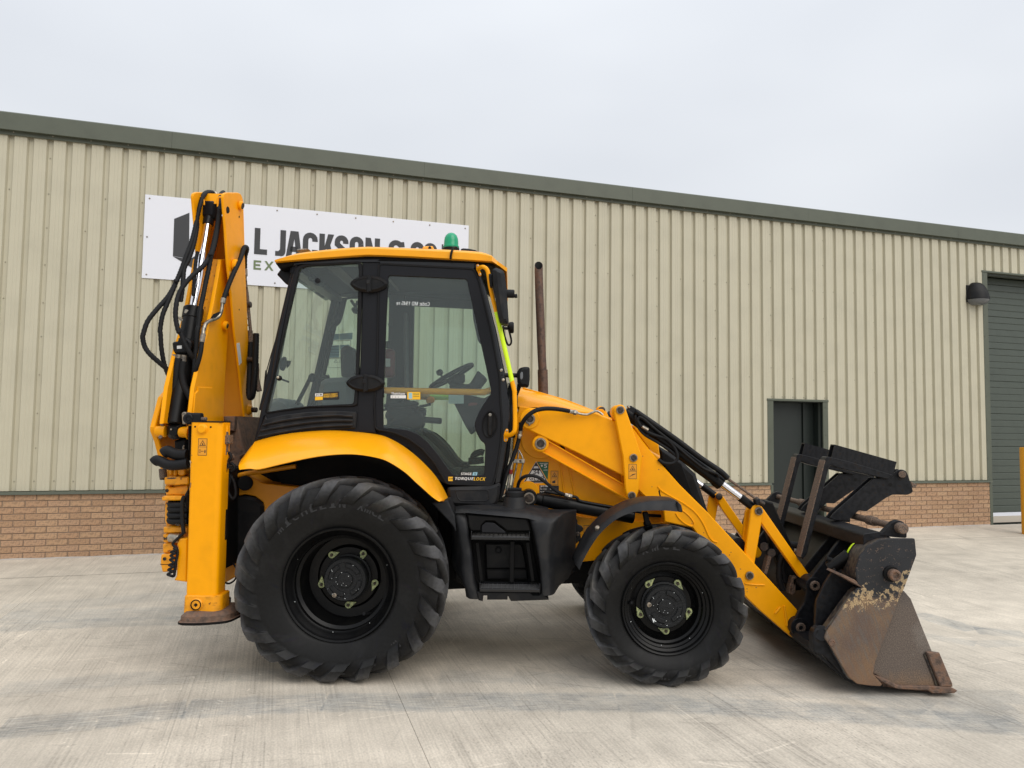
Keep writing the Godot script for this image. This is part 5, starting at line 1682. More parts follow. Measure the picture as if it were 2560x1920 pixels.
	part("lower_body", ext(pv([-1.805, 1.816, -1.681, 1.827, -1.491, 1.855, -1.163, 1.869, -1.133, 1.879, -0.996, 1.709, -0.995, 1.671, -1.136, 1.675, -1.486, 1.674, -1.676, 1.649, -1.888, 1.587]), 0.60, 0.69, "z", 0.006), M.black_paint, cab)
	for row in [pv([-1.823, 1.714, -1.675, 1.751, -1.485, 1.779, -1.295, 1.794, -1.167, 1.794, -1.16, 1.773, -1.294, 1.776, -1.484, 1.763, -1.674, 1.735]), pv([-1.836, 1.673, -1.673, 1.707, -1.484, 1.737, -1.293, 1.754, -1.159, 1.757, -1.179, 1.741, -1.293, 1.74, -1.483, 1.725, -1.673, 1.693]), pv([-1.85, 1.632, -1.672, 1.667, -1.483, 1.699, -1.292, 1.716, -1.162, 1.722, -1.181, 1.706, -1.292, 1.702, -1.482, 1.685, -1.672, 1.655])]:
		part("slot", ext(row, 0.700, 0.7135, "z", 0.0), M.black_deep, lv)
	for row in [pv3([-1.819, 1.719, 0.716, -1.674, 1.756, 0.716, -1.484, 1.784, 0.716, -1.294, 1.798, 0.716, -1.164, 1.792, 0.716]), pv3([-1.833, 1.677, 0.716, -1.673, 1.712, 0.716, -1.483, 1.743, 0.716, -1.293, 1.759, 0.716, -1.158, 1.761, 0.716]), pv3([-1.847, 1.635, 0.716, -1.672, 1.672, 0.716, -1.482, 1.704, 0.716, -1.292, 1.721, 0.716, -1.16, 1.727, 0.716])]:
		part("louvre", tube(row, 0.0085, 6), M.plastic, lv)
	for q in [Vector3(-1.792, 1.711, 0.716), Vector3(-1.176, 1.776, 0.716)]:
		part("screw_hole", lathe(pv([0.010, 0, 0.010, 0.002, 0, 0.001]), q, Vector3(0, 0, 1), 14), M.black_deep, lv)
	# hinges: eye-shaped castings
	for hc in [[Vector3(-1.066, 2.769, 0.72), 0.140, 0.062], [Vector3(-1.075, 2.035, 0.72), 0.142, 0.064]]:
		var c: Vector3 = hc[0]
		var o := PackedVector2Array()
		for i in 36:
			var a := TAU * i / 36.0
			o.append(Vector2(c.x + signf(cos(a)) * pow(absf(cos(a)), 0.85) * hc[1], c.y + signf(sin(a)) * pow(absf(sin(a)), 1.35) * hc[2] + 0.002))
		var h := part("hinge", ext(o, 0.69, 0.735, "z", 0.014), M.plastic_dark, cab)
		part("hinge_rim", holed(inset(o, 0.014), [inset(o, 0.026)], 0.73, 0.7385, "z", 0.003), M.plastic_dark, h)
		part("knuckle", rbox(Vector3(c.x + 0.004, c.y, 0.737), Vector3(0.034, 0.122, 0.02), 0.006), M.black_rubber, h)
		part("hinge_pin", rod(Vector3(c.x - 0.004, c.y - 0.066, 0.738), Vector3(c.x - 0.004, c.y + 0.066, 0.738), 0.0085, 10), M.plastic_dark, h)
		part("knuckle_band", rbox(Vector3(c.x - 0.003, c.y + 0.012, 0.743), Vector3(0.026, 0.03, 0.016), 0.004), M.plastic, h)
	# door handle in its dished panel
	var hp := part("door_handle", lathe(pv([0.0, 0.0, 0.06, 0.0, 0.085, 0.004, 0.094, 0.010, 0.098, 0.010, 0.102, 0.0]), Vector3.ZERO, Vector3(0, 0, 1), 36), M.plastic_dark, cab)
	var hc2 := Vector3(-0.159, 1.747, 0.7)
	hp.transform = Transform3D(Basis(Vector3(0.56, 0, 0), Vector3(0.05, 1.0, 0), Vector3(0, 0, 1)), hc2 + Vector3(0, 0, 0.0005))
	part("grip", ext(roundp(pv([-0.172, 1.825, -0.141, 1.829, -0.14, 1.804, -0.142, 1.677, -0.146, 1.662, -0.164, 1.661, -0.172, 1.684]), 0.008, 3), 0.708, 0.728, "z", 0.006), M.plastic_dark, cab)
	part("lock_barrel", lathe(pv([0.011, 0, 0.011, 0.004, 0.005, 0.005, 0, 0.004]), Vector3(-0.157, 1.816, 0.728), Vector3(0, 0, 1), 14), M.zinc, cab)
	# windscreen pillar and the bulging screen
	both("front_pillar", ext(pv([-0.296, 2.934, -0.27, 2.948, -0.213, 2.766, -0.127, 2.434, -0.059, 2.12, -0.023, 1.927, -0.024, 1.99, -0.01, 1.806, -0.049, 1.467, -0.076, 1.319, -0.121, 1.305, -0.112, 1.389, -0.079, 1.593, -0.07, 1.763, -0.085, 1.925, -0.091, 2.09, -0.155, 2.419, -0.255, 2.811]), 0.58, 0.692, "z", 0.008), M.black_gloss, cab)
	both("screen_seal", ext(pv([-0.224, 2.789, -0.211, 2.781, -0.12, 2.44, -0.052, 2.123, -0.016, 1.935, -0.031, 1.928, -0.128, 2.425]), 0.56, 0.65, "z", 0.006), M.black_rubber, cab)
	var edge := pv3([-0.251, 2.947, 0.6, -0.217, 2.801, 0.6, -0.129, 2.463, 0.6, -0.058, 2.143, 0.6, -0.036, 2.038, 0.6, -0.004, 1.808, 0.6, -0.043, 1.463, 0.6])
	var rings := []
	for p in edge:
		var r := PackedVector3Array()
		for k in 9:
			var u := -1.0 + k / 4.0
			r.append(Vector3(p.x + 0.055 * (1.0 - u * u), p.y, 0.60 * u))
		rings.append(r)
	part("windscreen", loft(rings, false, false, 60.0), M.glass, cab)
	part("dash_cowl", ext(pv([-0.014, 2.07, 0.001, 2.063, 0.034, 1.902, 0.023, 1.925, 0.03, 1.649, -0.082, 1.648, -0.078, 1.895]), -0.55, 0.55, "z", 0.01), M.black_deep, cab)
	# rear window with its frame, in the plane of the rear pillars
	var rp0 := Vector3(-1.641, 2.921, 0.64)
	var rp1 := Vector3(-1.861, 1.827, 0.64)
	var d := (rp1 - rp0)
	for zz in [[0.60, 0.64], [-0.64, -0.60]]:
		part("rear_window_frame", bar(rp0 * Vector3(1, 1, 0) + Vector3(0.01, 0, (zz[0] + zz[1]) * 0.5), rp1 * Vector3(1, 1, 0) + Vector3(0.01, 0, (zz[0] + zz[1]) * 0.5), 0.07, 0.05), M.black_paint, cab)
	part("rear_window_frame", bar(rp0 * Vector3(1, 1, 0) + Vector3(0.01, -0.03, -0.64), rp0 * Vector3(1, 1, 0) + Vector3(0.01, -0.03, 0.64), 0.05, 0.10), M.black_paint, cab)
	var rg := Mb.new()
	rg.quad(Vector3(rp0.x, rp0.y, -0.62), Vector3(rp0.x, rp0.y, 0.62), Vector3(rp1.x, rp1.y, 0.62), Vector3(rp1.x, rp1.y, -0.62))
	part("rear_glass", rg.done(), M.glass, cab)
	part("rear_panel", bar(rp1 * Vector3(1, 1, 0) + Vector3(0.03, 0.0, 0), Vector3(-1.898, 1.595, 0.64) * Vector3(1, 1, 0) + Vector3(0.03, 0, 0), 1.24, 0.03), M.black_paint, cab)
	build_roof(cab)
	build_interior(cab)
	build_cab_fittings(cab)

func build_roof(cab: Node3D) -> void:
	# stations: underside of the yellow band, its top edge, and how far the crown rises inside
	var lo := spline2(pv([-1.762, 2.922, -1.609, 2.937, -1.37, 2.958, -1.123, 2.979, -1.012, 2.981, -0.738, 2.973, -0.439, 2.959, -0.242, 2.949, -0.157, 2.944]), 3)
	var hi := spline2(pv([-1.761, 2.94, -1.619, 2.982, -1.372, 3.017, -1.124, 3.039, -1.013, 3.04, -0.739, 3.033, -0.44, 3.024, -0.243, 3.012, -0.162, 2.992]), 3)
	var rings := []
	var n := lo.size()
	for i in n:
		var f := float(i) / (n - 1)
		var e := minf(minf(f, 1.0 - f) * 9.0, 1.0)
		var r := PackedVector3Array()
		var l := lo[i]
		var h := hi[i]
		var crown := 0.075 * sin(clampf(f * 1.05, 0, 1) * PI) + 0.01
		for s in [1.0, -1.0]:
			var half := [Vector3(l.x, l.y + 0.012, 0.60 * s), Vector3(l.x, l.y, 0.725 * s), Vector3(l.x, l.y + 0.004, 0.742 * s), Vector3(lerpf(l.x, h.x, 0.8), lerpf(l.y, h.y, 0.8), 0.745 * s), Vector3(h.x, h.y, 0.735 * s), Vector3(h.x, h.y + 0.014 * e, 0.70 * s), Vector3(h.x, h.y + 0.3 * crown * e, 0.56 * s), Vector3(h.x, h.y + 0.85 * crown * e, 0.28 * s)]
			if s < 0:
				half.reverse()
			for p in half:
				r.append(p)
		rings.append(r)
	# the peak that dips over the windscreen
	for q in [pv3([-0.109, 2.933, 0.62, -0.121, 2.968, 0.62]), pv3([-0.05, 2.889, 0.5, -0.046, 2.916, 0.5])]:
		var r := PackedVector3Array()
		for s in [1.0, -1.0]:
			var w: float = 0.66 if q[0].x < 0.0 else 0.56
			var half := []
			for k in 8:
				half.append(Vector3(q[0].x if k < 3 else q[1].x, lerpf(q[0].y, q[1].y, 0.0 if k < 3 else 1.0), [0.75, 0.98, 1.0, 1.0, 0.99, 0.9, 0.7, 0.35][k] * w * s))
			if s < 0:
				half.reverse()
			for p in half:
				r.append(p)
		rings.append(r)
	var roof := part("roof", loft(rings, true, true, 34.0), M.yellow_plastic, cab)
	# black lining under the overhangs
	part("roof_lining", ext(pv([-1.773, 2.93, -1.437, 2.953, -1.135, 2.985, -1.014, 2.987, -0.4, 2.961, -0.167, 2.95, -0.065, 2.863, -0.088, 2.848, -0.157, 2.923, -0.27, 2.937, -1.026, 2.95, -1.001, 2.963, -1.418, 2.951, -1.633, 2.919, -1.74, 2.881, -1.774, 2.925]), -0.69, 0.69, "z", 0.01), M.black_deep, roof)
	part("headliner", ext(pv([-1.672, 2.944, -1.033, 2.986, -0.318, 2.957, -0.318, 2.941, -1.059, 2.959, -1.033, 2.973, -1.664, 2.933]), -0.6, 0.6, "z", 0.0), M.headliner, roof)
	part("roof_bump", ext(roundp(pv([-0.713, 3.095, -0.708, 3.127, -0.631, 3.131, -0.618, 3.094]), 0.01, 3), 0.28, 0.45, "z", 0.012), M.yellow_plastic, roof)
	part("bump_lamp", lathe(pv([0.012, 0, 0.012, 0.005, 0.007, 0.011, 0, 0.012]), Vector3(-0.653, 3.113, 0.45), Vector3(0, 0, 1), 14), M.black_rubber, roof)
	part("antenna_base", ext(roundp(pv([-0.423, 3.106, -0.419, 3.135, -0.401, 3.141, -0.353, 3.138, -0.3, 3.127, -0.278, 3.104, -0.284, 3.084, -0.416, 3.086]), 0.006, 2), 0.15, 0.35, "z", 0.012), M.black_rubber, roof)
	part("rear_vent", ext(roundp(pv([-1.741, 3.116, -1.735, 3.126, -1.697, 3.134, -1.639, 3.132, -1.636, 3.123, -1.727, 3.108]), 0.004, 2), 0.1, 0.3, "z", 0.008), M.pin_ring, roof)
	# beacon
	var bc := Vector3(-0.496, 3.134, 0.35)
	var be := part("beacon", lathe(pv([0.062, 0.0, 0.062, 0.012, 0.057, 0.03, 0.056, 0.06, 0.052, 0.085, 0.042, 0.107, 0.024, 0.122, 0.0, 0.127]), bc + Vector3(0, 0.0, 0), Vector3(0, 1, 0), 30), M.green_lens, roof, "green dome beacon")
	part("beacon_base", lathe(pv([0.064, -0.03, 0.066, 0.0, 0.062, 0.004]), bc, Vector3(0, 1, 0), 30), M.black_rubber, be)
	part("beacon_ridge", lathe(pv([0.0635, 0.010, 0.0635, 0.016, 0.061, 0.018]), bc, Vector3(0, 1, 0), 30), M.green_lens, be)
	var coil := PackedVector3Array()
	var ax := spline(pv3([-0.448, 3.122, 0.45, -0.457, 3.085, 0.6, -0.454, 3.026, 0.745, -0.459, 2.991, 0.765, -0.463, 2.958, 0.75]), 30)
	for i in ax.size():
		var a := i * 1.25
		coil.append(ax[i] + Vector3(cos(a) * 0.007, 0, sin(a) * 0.007))
	part("coiled_lead", tube(coil, 0.0035, 5, 0.0, false), M.hose, be)
	# rear work lamp under the overhang
	var wl := part("work_lamp", ext(roundp(pv([-1.798, 2.864, -1.772, 2.903, -1.683, 2.889, -1.66, 2.86, -1.698, 2.774, -1.732, 2.796]), 0.008, 3), 0.42, 0.58, "z", 0.012), M.black_rubber, roof)
	part("lamp_bracket", bar(Vector3(-1.768, 2.95, 0.5), Vector3(-1.752, 2.898, 0.5), 0.06, 0.02), M.black_deep, wl)
	part("bracket_bolt", lathe(pv([0.009, 0, 0.009, 0.008, 0, 0.01]), Vector3(-1.746, 2.913, 0.58), Vector3(0, 0, 1), 10), M.pin_ring, wl)
	part("front_lamp", ext(roundp(pv([-0.169, 2.971, -0.122, 2.974, -0.122, 2.948, -0.164, 2.948]), 0.006, 2), 0.44, 0.55, "z", 0.006), M.black_rubber, roof)

func build_interior(cab: Node3D) -> void:
	# seat
	var seat := part("seat", ext(roundp(pv([-0.987, 1.87, -0.758, 1.896, -0.726, 1.858, -0.741, 1.804, -0.786, 1.765, -0.977, 1.755, -1.017, 1.801]), 0.05, 3), -0.24, 0.25, "z", 0.03), M.interior_dark, cab)
	part("seat_back", ext(roundp(pv([-1.53, 2.075, -1.483, 2.104, -1.324, 2.113, -1.288, 2.078, -1.27, 1.892, -1.282, 1.829, -1.544, 1.826, -1.554, 1.943]), 0.06, 3), -0.22, 0.25, "z", 0.04), M.interior_grey, seat)
	part("armrest", ext(roundp(pv([-1.018, 1.899, -0.767, 1.928, -0.736, 1.91, -0.751, 1.887, -1.002, 1.857]), 0.02, 3), 0.2, 0.30, "z", 0.015), M.interior_dark, seat)
	part("seat_base", ext(pv([-0.97, 1.771, -0.762, 1.789, -0.749, 1.512, -0.943, 1.586]), -0.2, 0.2, "z", 0.01), M.black_deep, seat)
	part("headrest", ext(roundp(pv([-1.406, 2.356, -1.336, 2.388, -1.303, 2.325, -1.282, 2.143, -1.36, 2.111, -1.392, 2.126]), 0.03, 3), -0.15, 0.15, "z", 0.03), M.interior_dark, seat)
	# side console and joystick
	part("console", ext(roundp(pv([-0.98, 1.724, -0.893, 1.799, -0.746, 1.838, -0.694, 1.827, -0.67, 1.772, -0.684, 1.713, -0.816, 1.652, -0.89, 1.636]), 0.03, 3), 0.30, 0.45, "z", 0.02), M.black_deep, cab)
	part("lever_grip", rod(Vector3(-0.684, 1.778, 0.4), Vector3(-0.54, 1.768, 0.4), 0.024, 14, 0.008), M.black_rubber, cab)
	part("gear_lever", tube(pv3([-0.736, 1.84, 0.35, -0.718, 1.878, 0.35, -0.669, 1.89, 0.35, -0.632, 1.9, 0.35]), 0.011, 8), M.black_rubber, cab)
	part("lever_gaiter", tube(pv3([-0.748, 1.727, 0.3, -0.734, 1.796, 0.3, -0.728, 1.872, 0.3]), 0.05, 12, 0.012), M.black_deep, cab)
	# wheel arch boxes inside
	both("arch_box", ext(pv([-1.128, 1.489, -1.12, 1.691, -1.024, 1.726, -0.906, 1.736, -0.779, 1.712, -0.66, 1.642, -0.557, 1.547, -0.48, 1.456, -0.433, 1.414, -0.37, 1.411, -0.368, 1.323, -0.519, 1.305]), 0.34, 0.64, "z", 0.02), M.interior_dark, cab)
	# steering
	var hub := Vector3(-0.504, 2.145, 0)
	var nrm := Vector3(-0.50, 0.866, 0).normalized()
	var ua := Vector3(0.866, 0.50, 0)
	var path := PackedVector3Array()
	for i in 41:
		var a := TAU * i / 40.0
		path.append(hub + ua * cos(a) * 0.195 + Vector3(0, 0, 1) * sin(a) * 0.195)
	var sw := part("steering_wheel", tube(path, 0.018, 10, 0.0, false), M.interior_dark, cab)
	for a in [0.3, 2.4, 4.4]:
		part("spoke", bar(hub - nrm * 0.02, hub + ua * cos(a) * 0.19 + Vector3(0, 0, sin(a) * 0.19), 0.03, 0.016), M.interior_dark, sw)
	part("wheel_boss", lathe(pv([0.05, -0.03, 0.05, 0.01, 0.03, 0.02, 0, 0.02]), hub - nrm * 0.02, nrm, 20), M.interior_dark, sw)
	part("knob", lathe(pv([0.008, 0, 0.008, 0.03, 0.025, 0.04, 0.028, 0.06, 0.02, 0.078, 0, 0.082]), hub + ua * cos(1.9) * 0.19 + Vector3(0, 0, 0.175), nrm, 16), M.interior_dark, sw)
	part("column", bar(hub - nrm * 0.03, Vector3(-0.405, 1.999, 0), 0.12, 0.10), M.interior_dark, cab)
	part("switch_block", ext(roundp(pv([-0.478, 2.153, -0.387, 2.155, -0.386, 2.093, -0.423, 2.071, -0.473, 2.083]), 0.008, 2), 0.05, 0.12, "z", 0.008), M.black_rubber, cab)
	part("dash", ext(roundp(pv([-0.516, 2.067, -0.346, 2.078, -0.281, 2.19, -0.209, 2.129, -0.283, 2.029, -0.507, 2.026]), 0.015, 3), -0.2, 0.1, "z", 0.015), M.interior_dark, cab)
	part("front_console", ext(roundp(pv([-0.456, 1.909, -0.381, 1.987, -0.22, 1.954, -0.163, 1.985, -0.196, 1.901, -0.263, 1.809, -0.277, 1.703, -0.318, 1.663, -0.361, 1.728]), 0.012, 3), 0.12, 0.30, "z", 0.012), M.black_deep, cab)
	part("notice", ext(pv([-0.499, 1.981, -0.379, 1.982, -0.378, 1.909, -0.498, 1.907]), 0.305, 0.308, "z", 0.0), M.screen_white, cab)
	part("red_sticker", ext(roundp(pv([-0.344, 1.907, -0.321, 1.918, -0.272, 1.917, -0.272, 1.9, -0.34, 1.89]), 0.004, 2), 0.302, 0.304, "z", 0.0), M.label_red, cab)
	for q in [pv3([-0.316, 1.453, 0.05, -0.301, 1.497, 0.05, -0.254, 1.521, 0.05, -0.222, 1.514, 0.05]), pv3([-0.339, 1.452, 0.2, -0.285, 1.456, 0.2, -0.218, 1.465, 0.2])]:
		part("pedal", tube(q, 0.028, 8), M.black_deep, cab)
	# rails across the door openings
	part("near_rail", tube(pv3([-0.953, 1.995, 0.655, -0.908, 1.988, 0.655, -0.264, 1.984, 0.655, -0.2, 1.987, 0.655, -0.157, 1.998, 0.655]), 0.024, 12), M.yellow_plastic, cab)
	part("far_rail", tube(pv3([-0.967, 2.002, -0.74, -0.842, 2, -0.74, -0.761, 1.998, -0.74]), 0.026, 10, 0.0, false), M.yellow_dark, cab)
	part("far_rail", tube(pv3([-0.761, 1.998, -0.74, -0.671, 1.997, -0.74, -0.582, 1.997, -0.74]), 0.026, 10, 0.0, false), M.hi_vis, cab)
	part("far_latch", ext(roundp(pv([-0.785, 1.971, -0.746, 2.006, -0.706, 1.989, -0.71, 1.95, -0.744, 1.932, -0.775, 1.936]), 0.01, 2), -0.66, -0.6, "z", 0.01), M.yellow_dark, cab)
	# far side: wide post behind the door, its trim, extinguisher
	part("inner_post", ext(pv([-1.11, 2.874, -0.909, 2.867, -0.907, 2.076, -1.087, 2.074]), -0.66, -0.60, "z", 0.01), M.interior_dark, cab)
	part("inner_post_trim", ext(pv([-0.993, 2.756, -0.961, 2.756, -0.939, 2.073, -0.976, 2.072]), -0.60, -0.55, "z", 0.01), M.interior_grey, cab)
	part("fire_extinguisher", rod(Vector3(-1.091, 2.149, -0.35), Vector3(-1.093, 2.399, -0.35), 0.062, 20, 0.02), M.label_red, cab)
	part("extinguisher_head", rod(Vector3(-1.093, 2.408, -0.35), Vector3(-1.098, 2.471, -0.35), 0.022, 10), M.black_deep, cab)
	part("extinguisher_label", ext(pv([-1.103, 2.312, -1.063, 2.312, -1.062, 2.242, -1.101, 2.241]), -0.285, -0.282, "z", 0.0), M.decal_white, cab)
	part("coat_hook", tube(pv3([-1.077, 2.649, -0.4, -1.074, 2.618, -0.4, -1.094, 2.613, -0.4, -1.106, 2.635, -0.4]), 0.006, 6), M.black_deep, cab)
	# rear: control levers, cranked handles, console
	part("rear_console", ext(roundp(pv([-2.012, 1.826, -1.951, 1.92, -1.872, 1.946, -1.799, 1.915, -1.754, 1.843, -1.781, 1.8, -1.997, 1.79]), 0.04, 3), -0.25, 0.2, "z", 0.03), M.interior_grey, cab)
	part("control_lever", tube(pv3([-1.755, 1.89, 0.1, -1.702, 1.998, 0.1, -1.662, 2.083, 0.1, -1.648, 2.112, 0.1]), 0.016, 8), M.black_deep, cab)
	part("control_lever", tube(pv3([-1.588, 2.061, 0.1, -1.55, 2.108, 0.1, -1.495, 2.125, 0.1]), 0.015, 8), M.black_deep, cab)
	part("lever_grip", lathe(pv([0.02, 0, 0.03, 0.02, 0.03, 0.05, 0.015, 0.07, 0, 0.075]), Vector3(-1.643, 2.076, 0.1), Vector3(0.2, 1, 0), 14), M.black_rubber, cab)
	part("work_light_arm", tube(pv3([-1.523, 2.875, -0.5, -1.546, 2.761, -0.5, -1.574, 2.664, -0.5, -1.621, 2.619, -0.5, -1.645, 2.558, -0.5]), 0.022, 8), M.black_deep, cab)
	part("far_lamp", ext(roundp(pv([-1.519, 2.815, -1.506, 2.838, -1.461, 2.838, -1.45, 2.779, -1.495, 2.774]), 0.02, 3), -0.8, -0.75, "z", 0.01), M.black_deep, cab)
	part("far_lamp_stay", tube(pv3([-1.521, 2.901, -0.75, -1.469, 2.829, -0.75]), 0.014, 6), M.black_deep, cab)
	part("far_lamp_stay", tube(pv3([-1.458, 2.893, -0.75, -1.479, 2.829, -0.75]), 0.014, 6), M.black_deep, cab)
	for q in [pv([-1.531, 2.819, -1.51, 2.827, -1.463, 2.813, -1.404, 2.781, -1.4, 2.762, -1.425, 2.76, -1.472, 2.765, -1.491, 2.787, -1.524, 2.801])]:
		part("window_catch", ext(roundp(q, 0.005, 2), 0.655, 0.68, "z", 0.006), M.black_rubber, cab)
	part("catch_knob", lathe(pv([0.02, 0, 0.02, 0.012, 0.013, 0.016, 0, 0.016]), Vector3(-1.455, 2.796, 0.68), Vector3(0, 0, 1), 18), M.black_rubber, cab)
	part("latch", ext(roundp(pv([-1.713, 2.215, -1.694, 2.231, -1.676, 2.222, -1.676, 2.154, -1.694, 2.121, -1.719, 2.128, -1.722, 2.175]), 0.012, 3), 0.65, 0.68, "z", 0.008), M.black_rubber, cab)
	part("latch_plate", ext(pv([-1.683, 2.202, -1.644, 2.199, -1.65, 2.17, -1.674, 2.141]), 0.65, 0.66, "z", 0.003), M.black_deep, cab)
	part("latch_knob", lathe(pv([0.02, 0, 0.02, 0.01, 0.012, 0.02, 0, 0.024]), Vector3(-1.718, 2.067, 0.68), Vector3(0, 0, 1), 18), M.black_rubber, cab)
	part("latch_ball", lathe(pv([0.011, 0, 0.009, 0.007, 0, 0.011]), Vector3(-1.724, 2.071, 0.7), Vector3(0, 0, 1), 14), M.zinc, cab)
	part("latch_lever", bar(Vector3(-1.717, 2.064, 0.67), Vector3(-1.649, 2.04, 0.67), 0.02, 0.014), M.black_deep, cab)

func build_cab_fittings(cab: Node3D) -> void:
	# grab rail from roof to sill, a stretch of it painted lime
	var rail := part("grab_rail", tube(pv3([-0.262, 2.889, 0.72, -0.244, 2.895, 0.76, -0.218, 2.891, 0.8, -0.193, 2.87, 0.81, -0.18, 2.827, 0.81, -0.164, 2.731, 0.81, -0.119, 2.553, 0.81]), 0.0155, 12), M.yellow_paint, cab)
	part("lime_band", tube(pv3([-0.12, 2.56, 0.81, -0.08, 2.391, 0.81, -0.041, 2.233, 0.81, 0.001, 2.055, 0.81]), 0.0165, 12), M.hi_vis, rail)
	part("lower_rail", tube(pv3([0, 2.061, 0.81, 0.02, 1.981, 0.81, 0.019, 1.978, 0.81, 0.025, 1.832, 0.81, 0.025, 1.718, 0.81, 0.013, 1.687, 0.8, -0.009, 1.671, 0.77, -0.038, 1.666, 0.72]), 0.0165, 12), M.yellow_paint, rail)
	part("foot_plate", ext(roundp(pv([-0.275, 2.93, -0.258, 2.933, -0.252, 2.913, -0.255, 2.894, -0.238, 2.863, -0.239, 2.844, -0.254, 2.843, -0.268, 2.878, -0.276, 2.901]), 0.005, 3), 0.70, 0.715, "z", 0.003), M.yellow_paint, rail)
	part("foot_plate", ext(roundp(pv([-0.045, 1.707, -0.035, 1.717, -0.023, 1.71, -0.02, 1.679, -0.027, 1.626, -0.041, 1.619, -0.054, 1.625, -0.056, 1.671]), 0.005, 3), 0.70, 0.715, "z", 0.003), M.yellow_paint, rail)
	for q in [Vector3(-0.263, 2.919, 0.715), Vector3(-0.247, 2.854, 0.715), Vector3(-0.033, 1.702, 0.715), Vector3(-0.04, 1.633, 0.715)]:
		part("bolt", lathe(pv([0.0075, 0, 0.0075, 0.005, 0.004, 0.007, 0, 0.007]), q, Vector3(0, 0, 1), 10), M.zinc, rail)
	# mirrors
	var mr := part("mirror", ext(roundp(pv([-0.151, 2.841, -0.123, 2.856, -0.064, 2.831, -0.046, 2.7, -0.028, 2.467, -0.039, 2.452, -0.087, 2.459, -0.108, 2.527, -0.135, 2.699]), 0.025, 4), 0.80, 0.98, "z", 0.03), M.plastic, cab)
	part("mirror_arm", ext(roundp(pv([-0.179, 2.828, -0.151, 2.828, -0.146, 2.732, -0.168, 2.732]), 0.006, 2), 0.80, 0.87, "z", 0.006), M.black_rubber, mr)
	part("mirror_clamp", rod(Vector3(-0.052, 2.675, 0.92), Vector3(0.01, 2.674, 0.92), 0.03, 16, 0.006), M.black_rubber, mr)
	part("clamp_bolt", rod(Vector3(0.008, 2.658, 0.92), Vector3(0.03, 2.66, 0.92), 0.015, 10), M.black_rubber, mr)
	var fm := part("far_mirror", tube(pv3([-0.049, 2.717, -0.85, -0.038, 2.659, -0.85, -0.013, 2.563, -0.85, -0.015, 2.524, -0.85, -0.034, 2.507, -0.85, -0.054, 2.529, -0.85, -0.084, 2.62, -0.85, -0.092, 2.688, -0.85]), 0.010, 8), M.black_rubber, cab)
	part("mirror_clamp", rod(Vector3(-0.038, 2.674, -0.85), Vector3(0.012, 2.675, -0.85), 0.055, 14, 0.01), M.black_rubber, fm)
	part("mirror_arm", rod(Vector3(-0.091, 2.662, -0.8), Vector3(-0.019, 2.665, -0.85), 0.014, 8), M.black_rubber, fm)
	# interior mirror seen through the screen
	part("inner_mirror", ext(roundp(pv([-0.339, 2.745, -0.29, 2.779, -0.246, 2.598, -0.203, 2.425, -0.252, 2.4, -0.285, 2.433, -0.329, 2.621]), 0.02, 3), 0.02, 0.06, "z", 0.012), M.black_deep, cab)
	# front work lamp on its stalk
	var fl := part("front_work_lamp", ext(roundp(pv([0.033, 2.134, 0.056, 2.168, 0.088, 2.176, 0.13, 2.175, 0.132, 2.094, 0.125, 2.026, 0.065, 2.029, 0.043, 2.055]), 0.016, 3), 0.52, 0.68, "z", 0.02), M.black_rubber, cab)
	part("stalk", rod(Vector3(-0.084, 2.11, 0.68), Vector3(0.042, 2.114, 0.62), 0.017, 12), M.black_rubber, fl)
	part("side_lens", ext(roundp(pv([0.058, 2.123, 0.069, 2.138, 0.079, 2.134, 0.081, 2.093, 0.071, 2.077, 0.06, 2.085]), 0.008, 2), 0.675, 0.684, "z", 0.003), M.lamp_lens, fl)
	part("lamp_foot", ext(pv([0.039, 2.052, 0.074, 2.045, 0.059, 2, 0.044, 1.961, 0.033, 1.976]), 0.54, 0.6, "z", 0.006), M.black_deep, fl)
	for q in [Vector3(-0.08, 2.145, 0.7), Vector3(-0.065, 2.074, 0.7)]:
		part("bolt", lathe(pv([0.011, 0, 0.011, 0.006, 0.006, 0.009, 0, 0.009]), q, Vector3(0, 0, 1), 10), M.zinc, cab)
	# rear wiper
	part("wiper", tube(pv3([-1.753, 2.426, 0.62, -1.775, 2.36, 0.62, -1.81, 2.229, 0.62, -1.842, 2.098, 0.62]), 0.004, 6), M.black_rubber, cab)
	part("wiper_blade", ext(pv([-1.84, 2.129, -1.831, 2.115, -1.836, 2.014, -1.828, 2.007, -1.843, 1.906, -1.856, 1.917, -1.845, 2.071]), 0.62, 0.64, "z", 0.003), M.black_rubber, cab)
	part("wiper_pivot", ext(roundp(pv([-1.666, 2.861, -1.634, 2.865, -1.637, 2.825, -1.668, 2.822]), 0.004, 2), 0.6, 0.66, "z", 0.004), M.black_rubber, cab)
	# stickers and writing on the glass
	var s1 := part("dealer_sticker", ext(pv([-1.453, 1.96, -1.273, 1.975, -1.272, 1.915, -1.452, 1.905]), 0.6885, 0.6892, "z", 0.0), M.decal_black, cab)
	part("sticker_panel", ext(pv([-1.45, 1.957, -1.393, 1.961, -1.393, 1.939, -1.449, 1.934]), 0.6892, 0.6896, "z", 0.0), M.decal_white, s1)
	part("sticker_panel", ext(pv([-1.449, 1.932, -1.393, 1.936, -1.392, 1.911, -1.449, 1.907]), 0.6892, 0.6896, "z", 0.0), M.decal_yellow, s1)
	lettering("sticker_text", "JCB", M.decal_black, s1, Vector3(-1.446, 1.937, 0.69), 0.047, 0.017, 0.05)
	lettering("sticker_text", "SERVICE DIRECT", M.decal_yellow, s1, Vector3(-1.388, 1.943, 0.689), 0.103, 0.012, 0.06)
	lettering("sticker_text", "01420 525917", M.decal_yellow, s1, Vector3(-1.387, 1.927, 0.689), 0.103, 0.014, 0.06)
